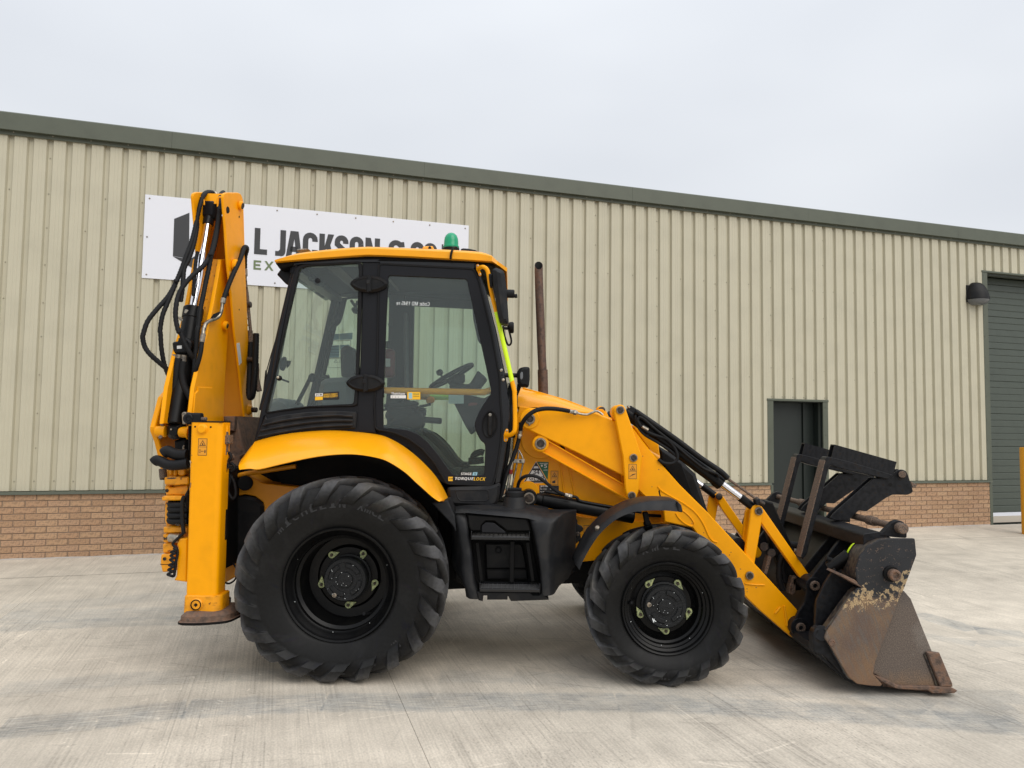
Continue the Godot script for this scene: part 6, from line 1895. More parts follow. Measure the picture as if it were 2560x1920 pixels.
	part("sticker", ext(pv([-0.893, 1.951, -0.781, 1.953, -0.78, 1.93, -0.893, 1.929]), 0.6885, 0.6892, "z", 0.0), M.decal_white, cab)
	lettering("sticker_text", "Thatcham", M.decal_white, cab, Vector3(-0.888, 1.956, 0.689), 0.098, 0.018)
	for x in [Vector3(-0.879, 1.938, 0.69), Vector3(-0.857, 1.938, 0.69), Vector3(-0.836, 1.938, 0.69)]:
		part("sticker_dot", lathe(pv([0.003, 0, 0.003, 0.0006, 0, 0.0006]), x, Vector3(0, 0, 1), 8), M.decal_black, cab)
	var s2 := part("sticker", ext(pv([-0.771, 1.977, -0.675, 1.978, -0.674, 1.923, -0.77, 1.922]), 0.6885, 0.6892, "z", 0.0), M.decal_yellow, cab)
	part("sticker_panel", ext(pv([-0.76, 1.971, -0.735, 1.971, -0.734, 1.928, -0.759, 1.928]), 0.6892, 0.6896, "z", 0.0), M.decal_blue, s2)
	lettering("sticker_text", "CESAR", M.decal_green, s2, Vector3(-0.728, 1.957, 0.689), 0.045, 0.01)
	lettering("sticker_text", "scheme", M.decal_black, s2, Vector3(-0.727, 1.943, 0.689), 0.045, 0.008)
	var d1 := part("sticker", ext(pv([-0.368, 1.394, -0.281, 1.395, -0.281, 1.372, -0.368, 1.371]), 0.7002, 0.7008, "z", 0.0), M.decal_black, cab)
	lettering("sticker_text", "STAGE", M.decal_white, d1, Vector3(-0.364, 1.374, 0.701), 0.077, 0.0175)
	part("sticker_panel", ext(pv([-0.277, 1.395, -0.244, 1.396, -0.248, 1.372, -0.281, 1.372]), 0.7002, 0.7009, "z", 0.0), M.decal_blue, d1)
	lettering("sticker_text", "V", M.decal_black, d1, Vector3(-0.268, 1.375, 0.701), 0.014, 0.016)
	var d2 := part("sticker", ext(pv([-0.457, 1.36, -0.424, 1.361, -0.424, 1.329, -0.456, 1.329]), 0.7002, 0.7009, "z", 0.0), M.decal_yellow, cab)
	lettering("sticker_text", "JCB", M.decal_black, d2, Vector3(-0.451, 1.339, 0.701), 0.026, 0.012)
	lettering("sticker_text", "TORQUE", M.decal_white, d2, Vector3(-0.413, 1.334, 0.7), 0.137, 0.024, 0.0, 0.25)
	lettering("sticker_text", "LOCK", M.decal_yellow, d2, Vector3(-0.272, 1.335, 0.7), 0.083, 0.024, 0.0, 0.25)
	lettering("marker_writing", "Code: MD 1945 re", M.marker_white, cab, Vector3(-0.866, 2.622, 0.69), 0.245, 0.03, -0.02, 0.1, true, true)
	# leaflets and forms stuck to the far quarter glass
	for q in [pv([-1.69, 2.567, -1.608, 2.573, -1.606, 2.519, -1.688, 2.513]), pv([-1.604, 2.574, -1.484, 2.585, -1.485, 2.522, -1.602, 2.517]), pv([-1.7, 2.462, -1.602, 2.467, -1.602, 2.353, -1.697, 2.352]), pv([-1.596, 2.469, -1.507, 2.473, -1.507, 2.428, -1.595, 2.425])]:
		part("form", ext(q, -0.681, -0.680, "z", 0.0), M.decal_blue, cab)
	part("form_outline", holed(pv([-1.708, 2.507, -1.496, 2.515, -1.496, 2.354, -1.706, 2.347]), [pv([-1.703, 2.502, -1.5, 2.51, -1.501, 2.358, -1.702, 2.351])], -0.6795, -0.679, "z", 0.0), M.decal_black, cab)
	part("form_outline", holed(pv([-1.697, 2.343, -1.514, 2.345, -1.516, 2.258, -1.697, 2.256]), [pv([-1.694, 2.339, -1.517, 2.341, -1.519, 2.262, -1.695, 2.259])], -0.6795, -0.679, "z", 0.0), M.decal_black, cab)
	for y in [1272, 1300, 1330, 1358]:
		part("form_line", bar(Vector3(-1.697, 0, -0.6785) + Vector3(0, onfy(y), 0), Vector3(-1.604, 0, -0.6785) + Vector3(0, onfy(y), 0), 0.001, 0.003, 0.0004), M.decal_black, cab)
	for c in [Vector3(-1.631, 2.321, -0.679), Vector3(-1.585, 2.322, -0.679)]:
		part("form_triangle", holed(pv([c.x - 0.018, c.y - 0.016, c.x + 0.018, c.y - 0.016, c.x, c.y + 0.016]), [pv([c.x - 0.012, c.y - 0.012, c.x + 0.012, c.y - 0.012, c.x, c.y + 0.009])], -0.6795, -0.679, "z", 0.0), M.decal_black, cab)

func onfy(cy: float) -> float:
	return lerpf(2.518, 2.249, (cy - 1200.0) / 300.0)

# ---------------------------------------------------------------- loader arms and their linkage
func eye(c: Vector3, r: float, z0: float, z1: float) -> ArrayMesh:
	return ext(disc_poly(Vector2(c.x, c.y), r, 28), z0, z1, "z", 0.004)

func build_front(L: Node3D) -> void:
	var arm_poly := roundp(pv([0.07, 1.816, 0.09, 1.854, 0.13, 1.875, 0.189, 1.871, 0.421, 1.865, 0.626, 1.843, 0.78, 1.774, 0.903, 1.737, 1.009, 1.597, 1.077, 1.513, 1.254, 1.316, 1.465, 1.111, 1.843, 0.705, 2.123, 0.405, 2.092, 0.32, 2.117, 0.229, 2.084, 0.209, 2.054, 0.229, 1.84, 0.406, 1.74, 0.498, 1.521, 0.746, 1.349, 1.002, 1.32, 1.007, 1.137, 1.043, 1.14, 1.045, 1.131, 1.139, 1.023, 1.201, 0.839, 1.375, 0.491, 1.544, 0.11, 1.718, 0.074, 1.755]), 0.02, 3)
	var arm := both("loader_arm", ext(arm_poly, 0.53, 0.62, "z", 0.007), M.yellow_paint, L)
	arm.set_meta("label", "near yellow loader arm")
	part("edge_bead", tube(pv3([1.089, 1.303, 0.622, 1.116, 1.273, 0.622, 1.18, 1.235, 0.622, 1.265, 1.19, 0.622, 1.301, 1.166, 0.622, 1.365, 1.117, 0.622, 1.422, 1.04, 0.622, 1.464, 0.949, 0.622, 1.493, 0.911, 0.622, 1.528, 0.9, 0.622]), 0.0055, 6), M.yellow_paint, arm)
	part("edge_bead", tube(pv3([1.223, 1.108, 0.622, 1.244, 1.073, 0.622, 1.294, 1.031, 0.622, 1.344, 1.014, 0.622, 1.356, 1.039, 0.622, 1.322, 1.088, 0.622, 1.272, 1.13, 0.622]), 0.005, 6), M.yellow_paint, arm)
	part("crack", ext(pv([1.094, 1.269, 1.103, 1.277, 1.11, 1.241, 1.118, 1.206, 1.114, 1.202, 1.103, 1.234]), 0.62, 0.6215, "z", 0.0), M.black_deep, arm)
	part("weld_bead", tube(pv3([1.951, 0.388, 0.622, 1.989, 0.436, 0.622]), 0.009, 6), M.yellow_paint, arm)
	part("weld_bead", tube(pv3([2.017, 0.444, 0.622, 2.027, 0.378, 0.622, 2.038, 0.302, 0.622]), 0.009, 6), M.yellow_paint, arm)
	part("weld_bead", tube(pv3([1.73, 0.602, 0.622, 1.796, 0.594, 0.622, 1.875, 0.593, 0.622]), 0.006, 6), M.yellow_paint, arm)
	# small chips knocked out of the paint
	for k in 16:
		var t := rng.randf()
		var c := Vector3(0.954, 1.508, 0.62).lerp(Vector3(2.025, 0.327, 0.62), t) + Vector3(rng.randf_range(-0.03, 0.03), rng.randf_range(-0.10, 0.05), 0)
		var q := PackedVector2Array()
		for j in 5:
			q.append(Vector2(c.x, c.y) + Vector2.from_angle(TAU * j / 5.0) * rng.randf_range(0.002, 0.006))
		if Geometry2D.is_point_in_polygon(Vector2(c.x, c.y), arm_poly):
			part("paint_chip", ext(q, 0.62, 0.6206, "z", 0.0), M.rust_brown, arm)
	# pivots at the back of the arm
	for q in [[Vector3(0.135, 1.79, 0.62), 0.062, 0.034], [Vector3(0.218, 1.608, 0.6), 0.05, 0.037]]:
		var c: Vector3 = q[0]
		var bs := part("pivot_boss", lathe(pv([q[1] + 0.012, -0.03, q[1] + 0.012, 0.006, q[1] + 0.006, 0.012, q[2], 0.012]), c, Vector3(0, 0, 1), 32), M.yellow_paint, L)
		part("ring", lathe(pv([q[2] + 0.006, 0.0, q[2] + 0.006, 0.026, q[2] + 0.002, 0.03, q[2] - 0.007, 0.03, q[2] - 0.009, 0.022]), c, Vector3(0, 0, 1), 32), M.pin_ring, bs)
		part("pin", lathe(pv([q[2] - 0.008, 0.0, q[2] - 0.008, 0.022, q[2] * 0.5, 0.024, 0, 0.021]), c, Vector3(0, 0, 1), 28), M.pin_steel, bs)
	part("grease_nipple", rod(Vector3(0.134, 1.759, 0.645), Vector3(0.132, 1.739, 0.645), 0.007, 8), M.zinc, L)
	# parallel link: a flanged bar below the arm
	var lk := both("level_link", ext(pv([0.216, 1.641, 0.268, 1.631, 0.852, 1.301, 0.872, 1.267, 0.872, 1.2, 0.838, 1.203, 0.217, 1.555, 0.186, 1.593]), 0.545, 0.57, "z", 0.003), M.yellow_paint, L)
	part("flange", bar(Vector3(0.268, 1.632, 0.575), Vector3(0.857, 1.303, 0.575), 0.06, 0.012, 0.003), M.yellow_paint, lk)
	part("flange", bar(Vector3(0.217, 1.557, 0.575), Vector3(0.871, 1.204, 0.575), 0.06, 0.012, 0.003), M.yellow_paint, lk)
	# bell crank standing on the arm
	var crank_poly := roundp(pv([0.753, 1.854, 0.756, 1.881, 0.776, 1.9, 0.8, 1.905, 0.825, 1.897, 0.84, 1.869, 0.896, 1.711, 0.961, 1.521, 0.935, 1.27, 0.92, 1.224, 0.883, 1.203, 0.853, 1.226, 0.839, 1.282, 0.821, 1.516, 0.77, 1.763]), 0.012, 3)
	var cr := both("bell_crank", ext(crank_poly, 0.635, 0.69, "z", 0.007), M.yellow_paint, L)
	both("bell_crank", ext(crank_poly, 0.48, 0.515, "z", 0.006), M.yellow_paint, L)
	part("crank_cheek", ext(roundp(pv([0.742, 1.844, 0.745, 1.875, 0.767, 1.898, 0.797, 1.901, 0.818, 1.859, 0.784, 1.777, 0.764, 1.791]), 0.012, 3), 0.53, 0.65, "z", 0.006), M.yellow_paint, cr)
	pin("crank_pin", Vector3(0.799, 1.863, 0.69), 0.030, cr)
	pin("crank_pin", Vector3(0.897, 1.515, 0.69), 0.029, cr)
	pin("crank_pin", Vector3(0.885, 1.24, 0.69), 0.029, cr)
	part("far_crank_head", ext(roundp(pv([0.755, 1.873, 0.763, 1.912, 0.79, 1.93, 0.823, 1.924, 0.845, 1.893, 0.876, 1.822, 0.819, 1.796, 0.778, 1.82]), 0.012, 3), -0.56, -0.5, "z", 0.008), M.yellow_paint, L)
	var far_pin := part("far_crank_pin", lathe(pv([0.03, 0, 0.03, 0.01, 0.02, 0.016, 0, 0.016]), Vector3(0.808, 1.891, -0.5), Vector3(0, 0, 1), 20), M.pin_steel, L)
	part("pin_ring", lathe(pv([0.032, 0, 0.032, 0.006, 0.03, 0.006]), Vector3(0.808, 1.891, -0.5), Vector3(0, 0, 1), 20), M.pin_ring, far_pin)
	var d0 := Vector3(0.862, 1.36, 0.69)
	var d1 := Vector3(0.921, 1.469, 0.69)
	warning_decal(cr, Vector2(d0.x, d0.y), Vector2(d1.x, d1.y), 0.6903, 2)
	# lift ram
	var a := Vector3(0.136, 1.205, 0.56)
	var b := Vector3(1.042, 1.051, 0.56)
	var dir := (b - a).normalized()
	var ram := both("lift_ram", rod(a + dir * 0.10, b - dir * 0.12, 0.052, 28, 0.008), M.ram_black, L)
	part("ram_gland", rod(a + dir * 0.055, a + dir * 0.11, 0.044, 24), M.ram_black, ram)
	part("ram_eye", eye(a, 0.062, 0.50, 0.62), M.ram_black, ram)
	part("ring", lathe(pv([0.042, 0, 0.042, 0.02, 0.038, 0.024, 0.032, 0.024, 0.031, 0.018]), Vector3(a.x, a.y, 0.62), Vector3(0, 0, 1), 28), M.pin_ring, ram)
	part("pin", lathe(pv([0.031, 0, 0.031, 0.018, 0.015, 0.02, 0, 0.02]), Vector3(a.x, a.y, 0.62), Vector3(0, 0, 1), 24), M.pin_steel, ram)
	part("retaining_clip", rod(Vector3(a.x, a.y - 0.045, 0.64), Vector3(a.x - 0.001, a.y - 0.068, 0.64), 0.007, 8), M.zinc, ram)
	part("boss_plate", eye(Vector3(0.133, 1.232, 0.42), 0.085, 0.42, 0.46), M.yellow_paint, ram)
	part("ram_pipe", tube(pv3([0.25, 1.254, 0.6, 0.427, 1.223, 0.6, 0.489, 1.213, 0.6, 0.516, 1.187, 0.6, 0.632, 1.164, 0.6, 0.809, 1.136, 0.6, 0.972, 1.108, 0.6]), 0.011, 8), M.ram_black, ram)
	# hose from the ram up to the chassis, and the hose over the arm
	var h1 := part("hydraulic_hose", tube(pv3([0.052, 1.277, 0.62, 0.06, 1.322, 0.64, 0.091, 1.362, 0.68, 0.144, 1.376, 0.7, 0.204, 1.362, 0.7, 0.266, 1.319, 0.69, 0.328, 1.268, 0.67, 0.402, 1.233, 0.65]), 0.0125, 10), M.hose, L)
	part("fitting", rod(Vector3(0.398, 1.235, 0.65), Vector3(0.454, 1.222, 0.65), 0.0165, 10), M.zinc, h1)
	part("fitting_nut", rod(Vector3(0.424, 1.23, 0.65), Vector3(0.438, 1.226, 0.65), 0.021, 6), M.zinc, h1)
	part("fitting", rod(Vector3(0.052, 1.282, 0.62), Vector3(0.05, 1.223, 0.62), 0.011, 8), M.zinc, h1)
	var h2 := part("hydraulic_hose", tube(pv3([0.067, 1.711, 0.66, 0.074, 1.748, 0.7, 0.108, 1.801, 0.74, 0.164, 1.845, 0.75, 0.231, 1.864, 0.74, 0.306, 1.866, 0.72, 0.374, 1.859, 0.7, 0.426, 1.851, 0.66]), 0.016, 10), M.hose, L)
	part("fitting", rod(Vector3(0.421, 1.851, 0.66), Vector3(0.488, 1.838, 0.655), 0.016, 10), M.zinc, h2)
	part("fitting_nut", rod(Vector3(0.457, 1.844, 0.66), Vector3(0.479, 1.84, 0.66), 0.021, 6), M.zinc, h2)
	part("steel_pipe", tube(pv3([0.483, 1.839, 0.65, 0.521, 1.83, 0.65, 0.561, 1.828, 0.65, 0.595, 1.842, 0.65, 0.622, 1.853, 0.65, 0.646, 1.849, 0.65, 0.677, 1.827, 0.65]), 0.009, 8), M.zinc, h2)
	part("fitting", rod(Vector3(0.07, 1.718, 0.66), Vector3(0.06, 1.646, 0.64), 0.014, 10), M.zinc, h2)
	part("fitting_nut", rod(Vector3(0.065, 1.677, 0.655), Vector3(0.061, 1.659, 0.65), 0.020, 6), M.zinc, h2)
	part("steel_pipe", tube(pv3([0.06, 1.649, 0.62, 0.048, 1.585, 0.62, 0.03, 1.53, 0.62, 0.016, 1.496, 0.62, -0.004, 1.388, 0.62, -0.019, 1.293, 0.62, -0.035, 1.232, 0.62, -0.062, 1.212, 0.62]), 0.0115, 8), M.zinc, h2)
	var pp := part("steel_pipe", tube(pv3([0.056, 1.557, 0.58, 0.05, 1.495, 0.58, 0.034, 1.399, 0.58, 0.016, 1.318, 0.58, 0.005, 1.249, 0.58, -0.029, 1.208, 0.58]), 0.007, 8), M.zinc, L)
	part("steel_pipe", tube(pv3([0.056, 1.557, 0.58, 0.084, 1.509, 0.58, 0.088, 1.455, 0.58, 0.075, 1.386, 0.58, 0.062, 1.305, 0.58]), 0.007, 8), M.zinc, L)
	part("pipe_clamp", rbox(Vector3(0.06, 1.476, 0.6), Vector3(0.085, 0.03, 0.05), 0.004), M.zinc, pp)
	part("clamp_bolt", lathe(pv([0.009, 0, 0.009, 0.008, 0, 0.009]), Vector3(0.069, 1.478, 0.625), Vector3(0, 0, 1), 8), M.pin_steel, pp)
	part("hose_bundle", tube(pv3([0.068, 1.765, 0.62, 0.069, 1.708, 0.62, 0.048, 1.607, 0.62, 0.014, 1.5, 0.62, -0.028, 1.392, 0.62, -0.055, 1.285, 0.62, -0.075, 1.193, 0.62]), 0.016, 8), M.hose, L)
	part("hose_bundle", tube(pv3([-0.005, 1.896, 0.55, -0.011, 1.75, 0.55, -0.026, 1.533, 0.55, -0.057, 1.352, 0.55, -0.076, 1.208, 0.55]), 0.016, 8), M.hose, L)
	part("red_tag", rod(Vector3(0.003, 1.415, 0.625), Vector3(-0.002, 1.381, 0.62), 0.014, 10), M.label_red, pp)
	# tilt rams from the bell cranks to the bucket links
	for s in [1.0, -1.0]:
		var t0 := Vector3(0.83, 1.873, 0.56)
		var t1 := Vector3(1.855, 1.125, 0.56)
		var td := (t1 - t0).normalized()
		var te := Vector3(1.573, 1.328, 0.56)
		if s < 0:
			t0.z = -t0.z
			t1.z = -t1.z
			te.z = -te.z
		var tr := part("tilt_ram", rod(t0 + td * 0.03, te, 0.046, 26, 0.008), M.ram_black, L)
		part("ram_collar", rod(te - td * 0.05, te + td * 0.006, 0.052, 26), M.ram_black, tr)
		part("piston_rod", rod(te, t1 - td * 0.16, 0.026, 20, 0.002), M.chrome, tr)
		part("rod_end", rod(t1 - td * 0.17, t1 - td * 0.02, 0.031, 16), M.ram_black, tr)
		if s > 0:
			var hb := part("port_block", ext(roundp(pv([0.86, 1.867, 0.889, 1.902, 0.938, 1.874, 0.929, 1.839, 0.9, 1.831]), 0.006, 2), 0.52, 0.60, "z", 0.006), M.black_paint, tr)
			part("fitting", rod(Vector3(0.882, 1.881, 0.6), Vector3(0.866, 1.899, 0.6), 0.010, 8), M.zinc, hb)
			part("ram_pipe", tube(pv3([0.925, 1.856, 0.62, 1.066, 1.761, 0.62, 1.238, 1.642, 0.62, 1.41, 1.515, 0.62, 1.552, 1.421, 0.62, 1.609, 1.368, 0.62]), 0.021, 12), M.ram_black, tr)
			part("indicator_rod", rod(Vector3(1.602, 1.371, 0.62), Vector3(1.83, 1.211, 0.62), 0.010, 10), M.tine_steel, tr)
			part("indicator_end", rod(Vector3(1.809, 1.225, 0.62), Vector3(1.876, 1.18, 0.62), 0.017, 12), M.pin_steel, tr)
			part("indicator_guide", ext(roundp(pv([1.802, 1.216, 1.838, 1.224, 1.845, 1.199, 1.816, 1.174]), 0.006, 2), 0.58, 0.64, "z", 0.004), M.black_paint, tr)
			part("ram_pipe", tube(pv3([0.942, 1.813, 0.63, 0.977, 1.803, 0.63, 1.078, 1.718, 0.63, 1.178, 1.641, 0.63, 1.321, 1.521, 0.63, 1.421, 1.444, 0.63, 1.492, 1.413, 0.63, 1.528, 1.4, 0.63, 1.542, 1.378, 0.63]), 0.0125, 8), M.ram_black, tr)
			part("ram_pipe", tube(pv3([0.945, 1.81, 0.63, 0.938, 1.781, 0.63, 0.992, 1.717, 0.63, 1.064, 1.682, 0.63, 1.15, 1.655, 0.63, 1.207, 1.598, 0.63, 1.235, 1.52, 0.63, 1.2, 1.477, 0.63, 1.135, 1.476, 0.63, 1.092, 1.504, 0.63]), 0.0125, 8), M.hose, tr)
			part("ram_pipe", tube(pv3([0.922, 1.831, 0.62, 0.933, 1.759, 0.62, 0.987, 1.688, 0.62, 1.08, 1.632, 0.62, 1.18, 1.569, 0.62, 1.22, 1.534, 0.62]), 0.011, 8), M.hose, tr)
			part("fitting", rod(Vector3(0.969, 1.746, 0.64), Vector3(1.015, 1.719, 0.64), 0.013, 8), M.zinc, tr)
			part("hose_tie", rod(Vector3(1.023, 1.689, 0.62), Vector3(0.994, 1.671, 0.64), 0.008, 6), M.black_rubber, tr)
	# bucket links
	var post := roundp(pv([1.787, 1.141, 1.804, 1.168, 1.836, 1.176, 1.872, 1.16, 1.88, 1.128, 1.856, 1, 1.793, 0.646, 1.756, 0.62, 1.726, 0.64, 1.745, 0.857]), 0.01, 3)
	var bl := both("bucket_lever", ext(post, 0.565, 0.60, "z", 0.006), M.yellow_paint, L)
	part("lever_plate", ext(roundp(pv([1.78, 1.116, 1.8, 1.152, 1.848, 1.167, 1.877, 1.131, 1.861, 0.987, 1.788, 0.612, 1.749, 0.63, 1.744, 0.841]), 0.01, 3), 0.46, 0.50, "z", 0.006), M.yellow_paint, bl)
	both("push_link", ext(roundp(pv([1.822, 1.153, 1.862, 1.166, 1.894, 1.14, 2.238, 0.646, 2.231, 0.621, 2.209, 0.6, 2.191, 0.596, 1.875, 1.032]), 0.01, 3), 0.505, 0.56, "z", 0.006), M.yellow_paint, L)
	pin("link_pin", Vector3(1.842, 1.129, 0.6), 0.030, bl)
	pin("link_pin", Vector3(1.764, 0.661, 0.622), 0.030, bl)
	for q in [Vector3(1.855, 1.137, -0.5)]:
		part("far_link_pin", lathe(pv([0.03, 0, 0.03, 0.012, 0.02, 0.018, 0, 0.018]), q, Vector3(0, 0, 1), 20), M.pin_steel, L)

# ---------------------------------------------------------------- four-in-one bucket with folded pallet tines
func build_bucket(L: Node3D) -> void:
	var shell_line := pv([2.48, 0.054, 2.284, 0.078, 2.211, 0.13, 2.124, 0.199, 2.064, 0.264, 2.181, 0.269, 2.239, 0.34, 2.271, 0.485, 2.339, 0.639, 2.422, 0.786, 2.513, 0.919, 2.513, 0.955, 2.551, 0.996])
	var poly := PackedVector2Array()
	var n := shell_line.size()
	for p in spline2(shell_line, 3):
		poly.append(p)
	var back := poly.duplicate()
	back.reverse()
	for i in back.size():
		var d := (back[maxi(i, 1)] - back[maxi(i, 1) - 1]).normalized()
		poly.append(back[i] + Vector2(-d.y, d.x) * -0.018)
	var bk := part("bucket", ext(poly, -1.13, 1.13, "z", 0.0), M.bucket_black, L, "black and rusty front loader bucket")
	# clam cheeks: the worn outer plates
	var cheek := roundp(pv([2.323, 0.701, 2.284, 0.73, 2.275, 0.818, 2.303, 0.904, 2.355, 0.974, 2.435, 1.016, 2.515, 1.026, 2.669, 1.027, 2.678, 0.919, 2.592, 0.701, 2.558, 0.635, 2.495, 0.471, 2.395, 0.229, 2.379, 0.148, 2.438, 0.081, 2.425, 0.071, 2.353, 0.074, 2.274, 0.084, 2.221, 0.124, 2.105, 0.317, 2.066, 0.375, 2.077, 0.41, 2.246, 0.651, 2.283, 0.7]), 0.008, 2)
	var ck := both("cheek_plate", ext(cheek, 1.19, 1.21, "z", 0.004), M.bucket_side, L)
	# outer cheeks hide the cutting side plates behind them
	var lip := pv([2.448, 0.751, 2.61, 0.677, 2.653, 0.628, 2.786, 0.287, 2.833, 0.279, 2.915, 0.085, 2.917, 0.062, 2.754, 0.054, 2.568, 0.057, 2.529, 0.07, 2.391, 0.147, 2.442, 0.442])
	var lp := both("lip_plate", ext(lip, 1.15, 1.175, "z", 0.004), M.bucket_lip, L)
	part("wear_strip", ext(pv([2.737, 0.289, 2.745, 0.292, 2.822, 0.286, 2.903, 0.087, 2.894, 0.069, 2.823, 0.068, 2.764, 0.218]), 1.175, 1.20, "z", 0.006), M.rust_brown, lp)
	part("weld", tube(pv3([2.731, 0.273, 1.178, 2.75, 0.224, 1.178, 2.781, 0.146, 1.178, 2.797, 0.101, 1.178, 2.806, 0.068, 1.178]), 0.008, 7), M.bucket_worn, lp)
	part("lip_edge", ext(pv([2.39, 0.137, 2.444, 0.123, 2.529, 0.08, 2.562, 0.072, 2.761, 0.072, 2.886, 0.069, 2.935, 0.045, 2.912, 0.028, 2.77, 0.026, 2.744, 0.044, 2.555, 0.05, 2.526, 0.056, 2.44, 0.097]), 1.14, 1.20, "z", 0.005), M.rust_brown, lp)
	part("cutting_edge", ext(pv([2.771, 0.052, 2.91, 0.055, 2.95, 0.035, 2.926, 0.02, 2.77, 0.02]), -1.16, 1.16, "z", 0.004), M.rust_brown, L)
	part("bucket_floor", ext(pv([2.47, 0.071, 2.812, 0.036, 2.811, 0.006, 2.61, 0.025, 2.409, 0.05]), -1.12, 1.12, "z", 0.004), M.rust_brown, L)
	both("end_plate", ext(pv([2.077, 0.236, 2.069, 0.404, 2.082, 0.579, 2.138, 0.695, 2.208, 0.797, 2.248, 0.744, 2.337, 0.691, 2.353, 0.637, 2.161, 0.338, 2.173, 0.204, 2.118, 0.217]), 1.02, 1.05, "z", 0.003), M.bucket_black, L)
	# curved guard over the clam ram, wrapping inward from the cheek
	var g0 := spline2(pv([2.329, 0.697, 2.282, 0.761, 2.278, 0.816, 2.308, 0.906, 2.36, 0.974, 2.44, 1.016, 2.52, 1.026]), 4)
	var g1 := spline2(pv([2.268, 0.738, 2.29, 0.775, 2.307, 0.834, 2.331, 0.903, 2.37, 0.952, 2.43, 0.987, 2.507, 1.014]), 4)
	var rows := []
	for i in g0.size():
		var a := Vector3(g0[i].x, g0[i].y, 1.205)
		var b := Vector3(g1[i].x, g1[i].y, 0.98)
		rows.append(PackedVector3Array([a, a.lerp(b, 0.5) + Vector3(-0.004, 0.004, 0), b, b + Vector3(0.012, -0.012, 0), a.lerp(b, 0.5) + Vector3(0.01, -0.01, 0), a + Vector3(0.012, -0.012, 0)]))
	var gd := both("ram_guard", loft(rows, true, true, 40.0), M.bucket_worn, L)
	var ys := Mb.new()
	for i in range(9, 22):
		var a := Vector3(g0[i].x, g0[i].y, 1.205)
		var b := Vector3(g1[i].x, g1[i].y, 0.98)
		var a2 := Vector3(g0[i + 1].x, g0[i + 1].y, 1.205)
		var b2 := Vector3(g1[i + 1].x, g1[i + 1].y, 0.98)
		var o := Vector3(-0.006, 0.006, 0)
		ys.quad(a.lerp(b, 0.86) + o, a2.lerp(b2, 0.86) + o, b2.lerp(a2, 0.01) + o, b.lerp(a, 0.01) + o)
	part("yellow_stripe", ys.done(60.0), M.hi_vis, gd)
	part("slot", ext(roundp(pv([2.374, 0.98, 2.414, 1.003, 2.446, 1.008, 2.421, 0.989, 2.379, 0.972]), 0.004, 2), 1.085, 1.10, "z", 0.0), M.black_deep, gd)
	# big clam pivot and the hinge at the foot
	var pv0 := Vector3(2.504, 0.797, 1.21)
	var pvt := part("clam_pivot", lathe(pv([0.052, -0.01, 0.052, 0.012, 0.046, 0.018, 0.0, 0.018]), pv0, Vector3(0, 0, 1), 32), M.black_deep, ck)
	part("pivot_nut", lathe(pv([0.038, 0.016, 0.038, 0.05, 0.032, 0.058, 0.022, 0.058, 0.020, 0.05, 0.012, 0.048, 0.0, 0.05]), pv0 + Vector3(0.006, -0.003, 0), Vector3(0, 0, 1), 24), M.rust_brown, ck)
	var hb := Vector3(2.111, 0.347, 1.21)
	part("hinge_bolt", lathe(pv([0.022, 0, 0.022, 0.006, 0.016, 0.009, 0.011, 0.006, 0, 0.007]), hb, Vector3(0, 0, 1), 22), M.rust_brown, ck)
	part("clam_hinge", ext(roundp(pv([2.012, 0.268, 2.01, 0.38, 2.024, 0.416, 2.054, 0.43, 2.088, 0.425, 2.104, 0.394, 2.087, 0.361, 2.179, 0.211, 2.231, 0.107, 2.191, 0.133, 2.086, 0.243]), 0.02, 3), 1.08, 1.16, "z", 0.008), M.bucket_black, L)
	part("hinge_tube", rod(Vector3(2.063, 0.396, 1.17), Vector3(2.155, 0.338, 0.95), 0.05, 22), M.bucket_black, L)
	part("side_rail", ext(pv([2.077, 0.423, 2.258, 0.668, 2.295, 0.695, 2.274, 0.639, 2.094, 0.401]), 1.12, 1.188, "z", 0.006), M.bucket_worn, L)
	part("guard_lip", ext(pv([2.169, 0.781, 2.18, 0.793, 2.266, 0.755, 2.332, 0.703, 2.325, 0.695, 2.256, 0.734]), 1.0, 1.208, "z", 0.003), M.rust_brown, L)
	# hanger plates that carry the bucket on the arms
	var hang := roundp(pv([2.45, 1, 2.475, 1.016, 2.487, 0.994, 2.487, 0.903, 2.412, 0.791, 2.23, 0.567, 2.206, 0.462, 2.205, 0.347, 2.218, 0.128, 2.191, 0.138, 2.116, 0.213, 2.065, 0.284, 2.058, 0.334, 2.099, 0.423, 2.141, 0.482, 2.157, 0.556, 2.164, 0.621, 2.179, 0.65, 2.3, 0.804]), 0.015, 3)
	var hp := both("hanger_plate", ext(hang, 0.655, 0.69, "z", 0.005), M.bucket_black, L)
	var hang2 := roundp(pv([2.489, 0.99, 2.515, 1.008, 2.521, 0.946, 2.29, 0.661, 2.246, 0.624, 2.217, 0.667, 2.366, 0.85]), 0.012, 3)
	part("hanger_rib", ext(hang2, 0.41, 0.45, "z", 0.005), M.bucket_black, hp)
	part("hanger_rib", ext(pv([2.485, 0.993, 2.511, 0.976, 2.499, 0.885, 2.49, 0.892]), 0.55, 0.66, "z", 0.004), M.bucket_black, hp)
	for q in [Vector3(2.215, 0.607, 0.69), Vector3(2.109, 0.306, 0.69)]:
		part("bush", lathe(pv([0.036, 0, 0.036, 0.012, 0.03, 0.018, 0.018, 0.018, 0.016, 0.002, 0.0, 0.0]), q, Vector3(0, 0, 1), 26), M.tine_steel, hp)
	part("hanger_boss", eye(Vector3(2.215, 0.607, 0.69), 0.062, 0.50, 0.692), M.bucket_black, hp)
	part("hanger_boss", eye(Vector3(2.109, 0.306, 0.69), 0.07, 0.50, 0.692), M.bucket_black, hp)
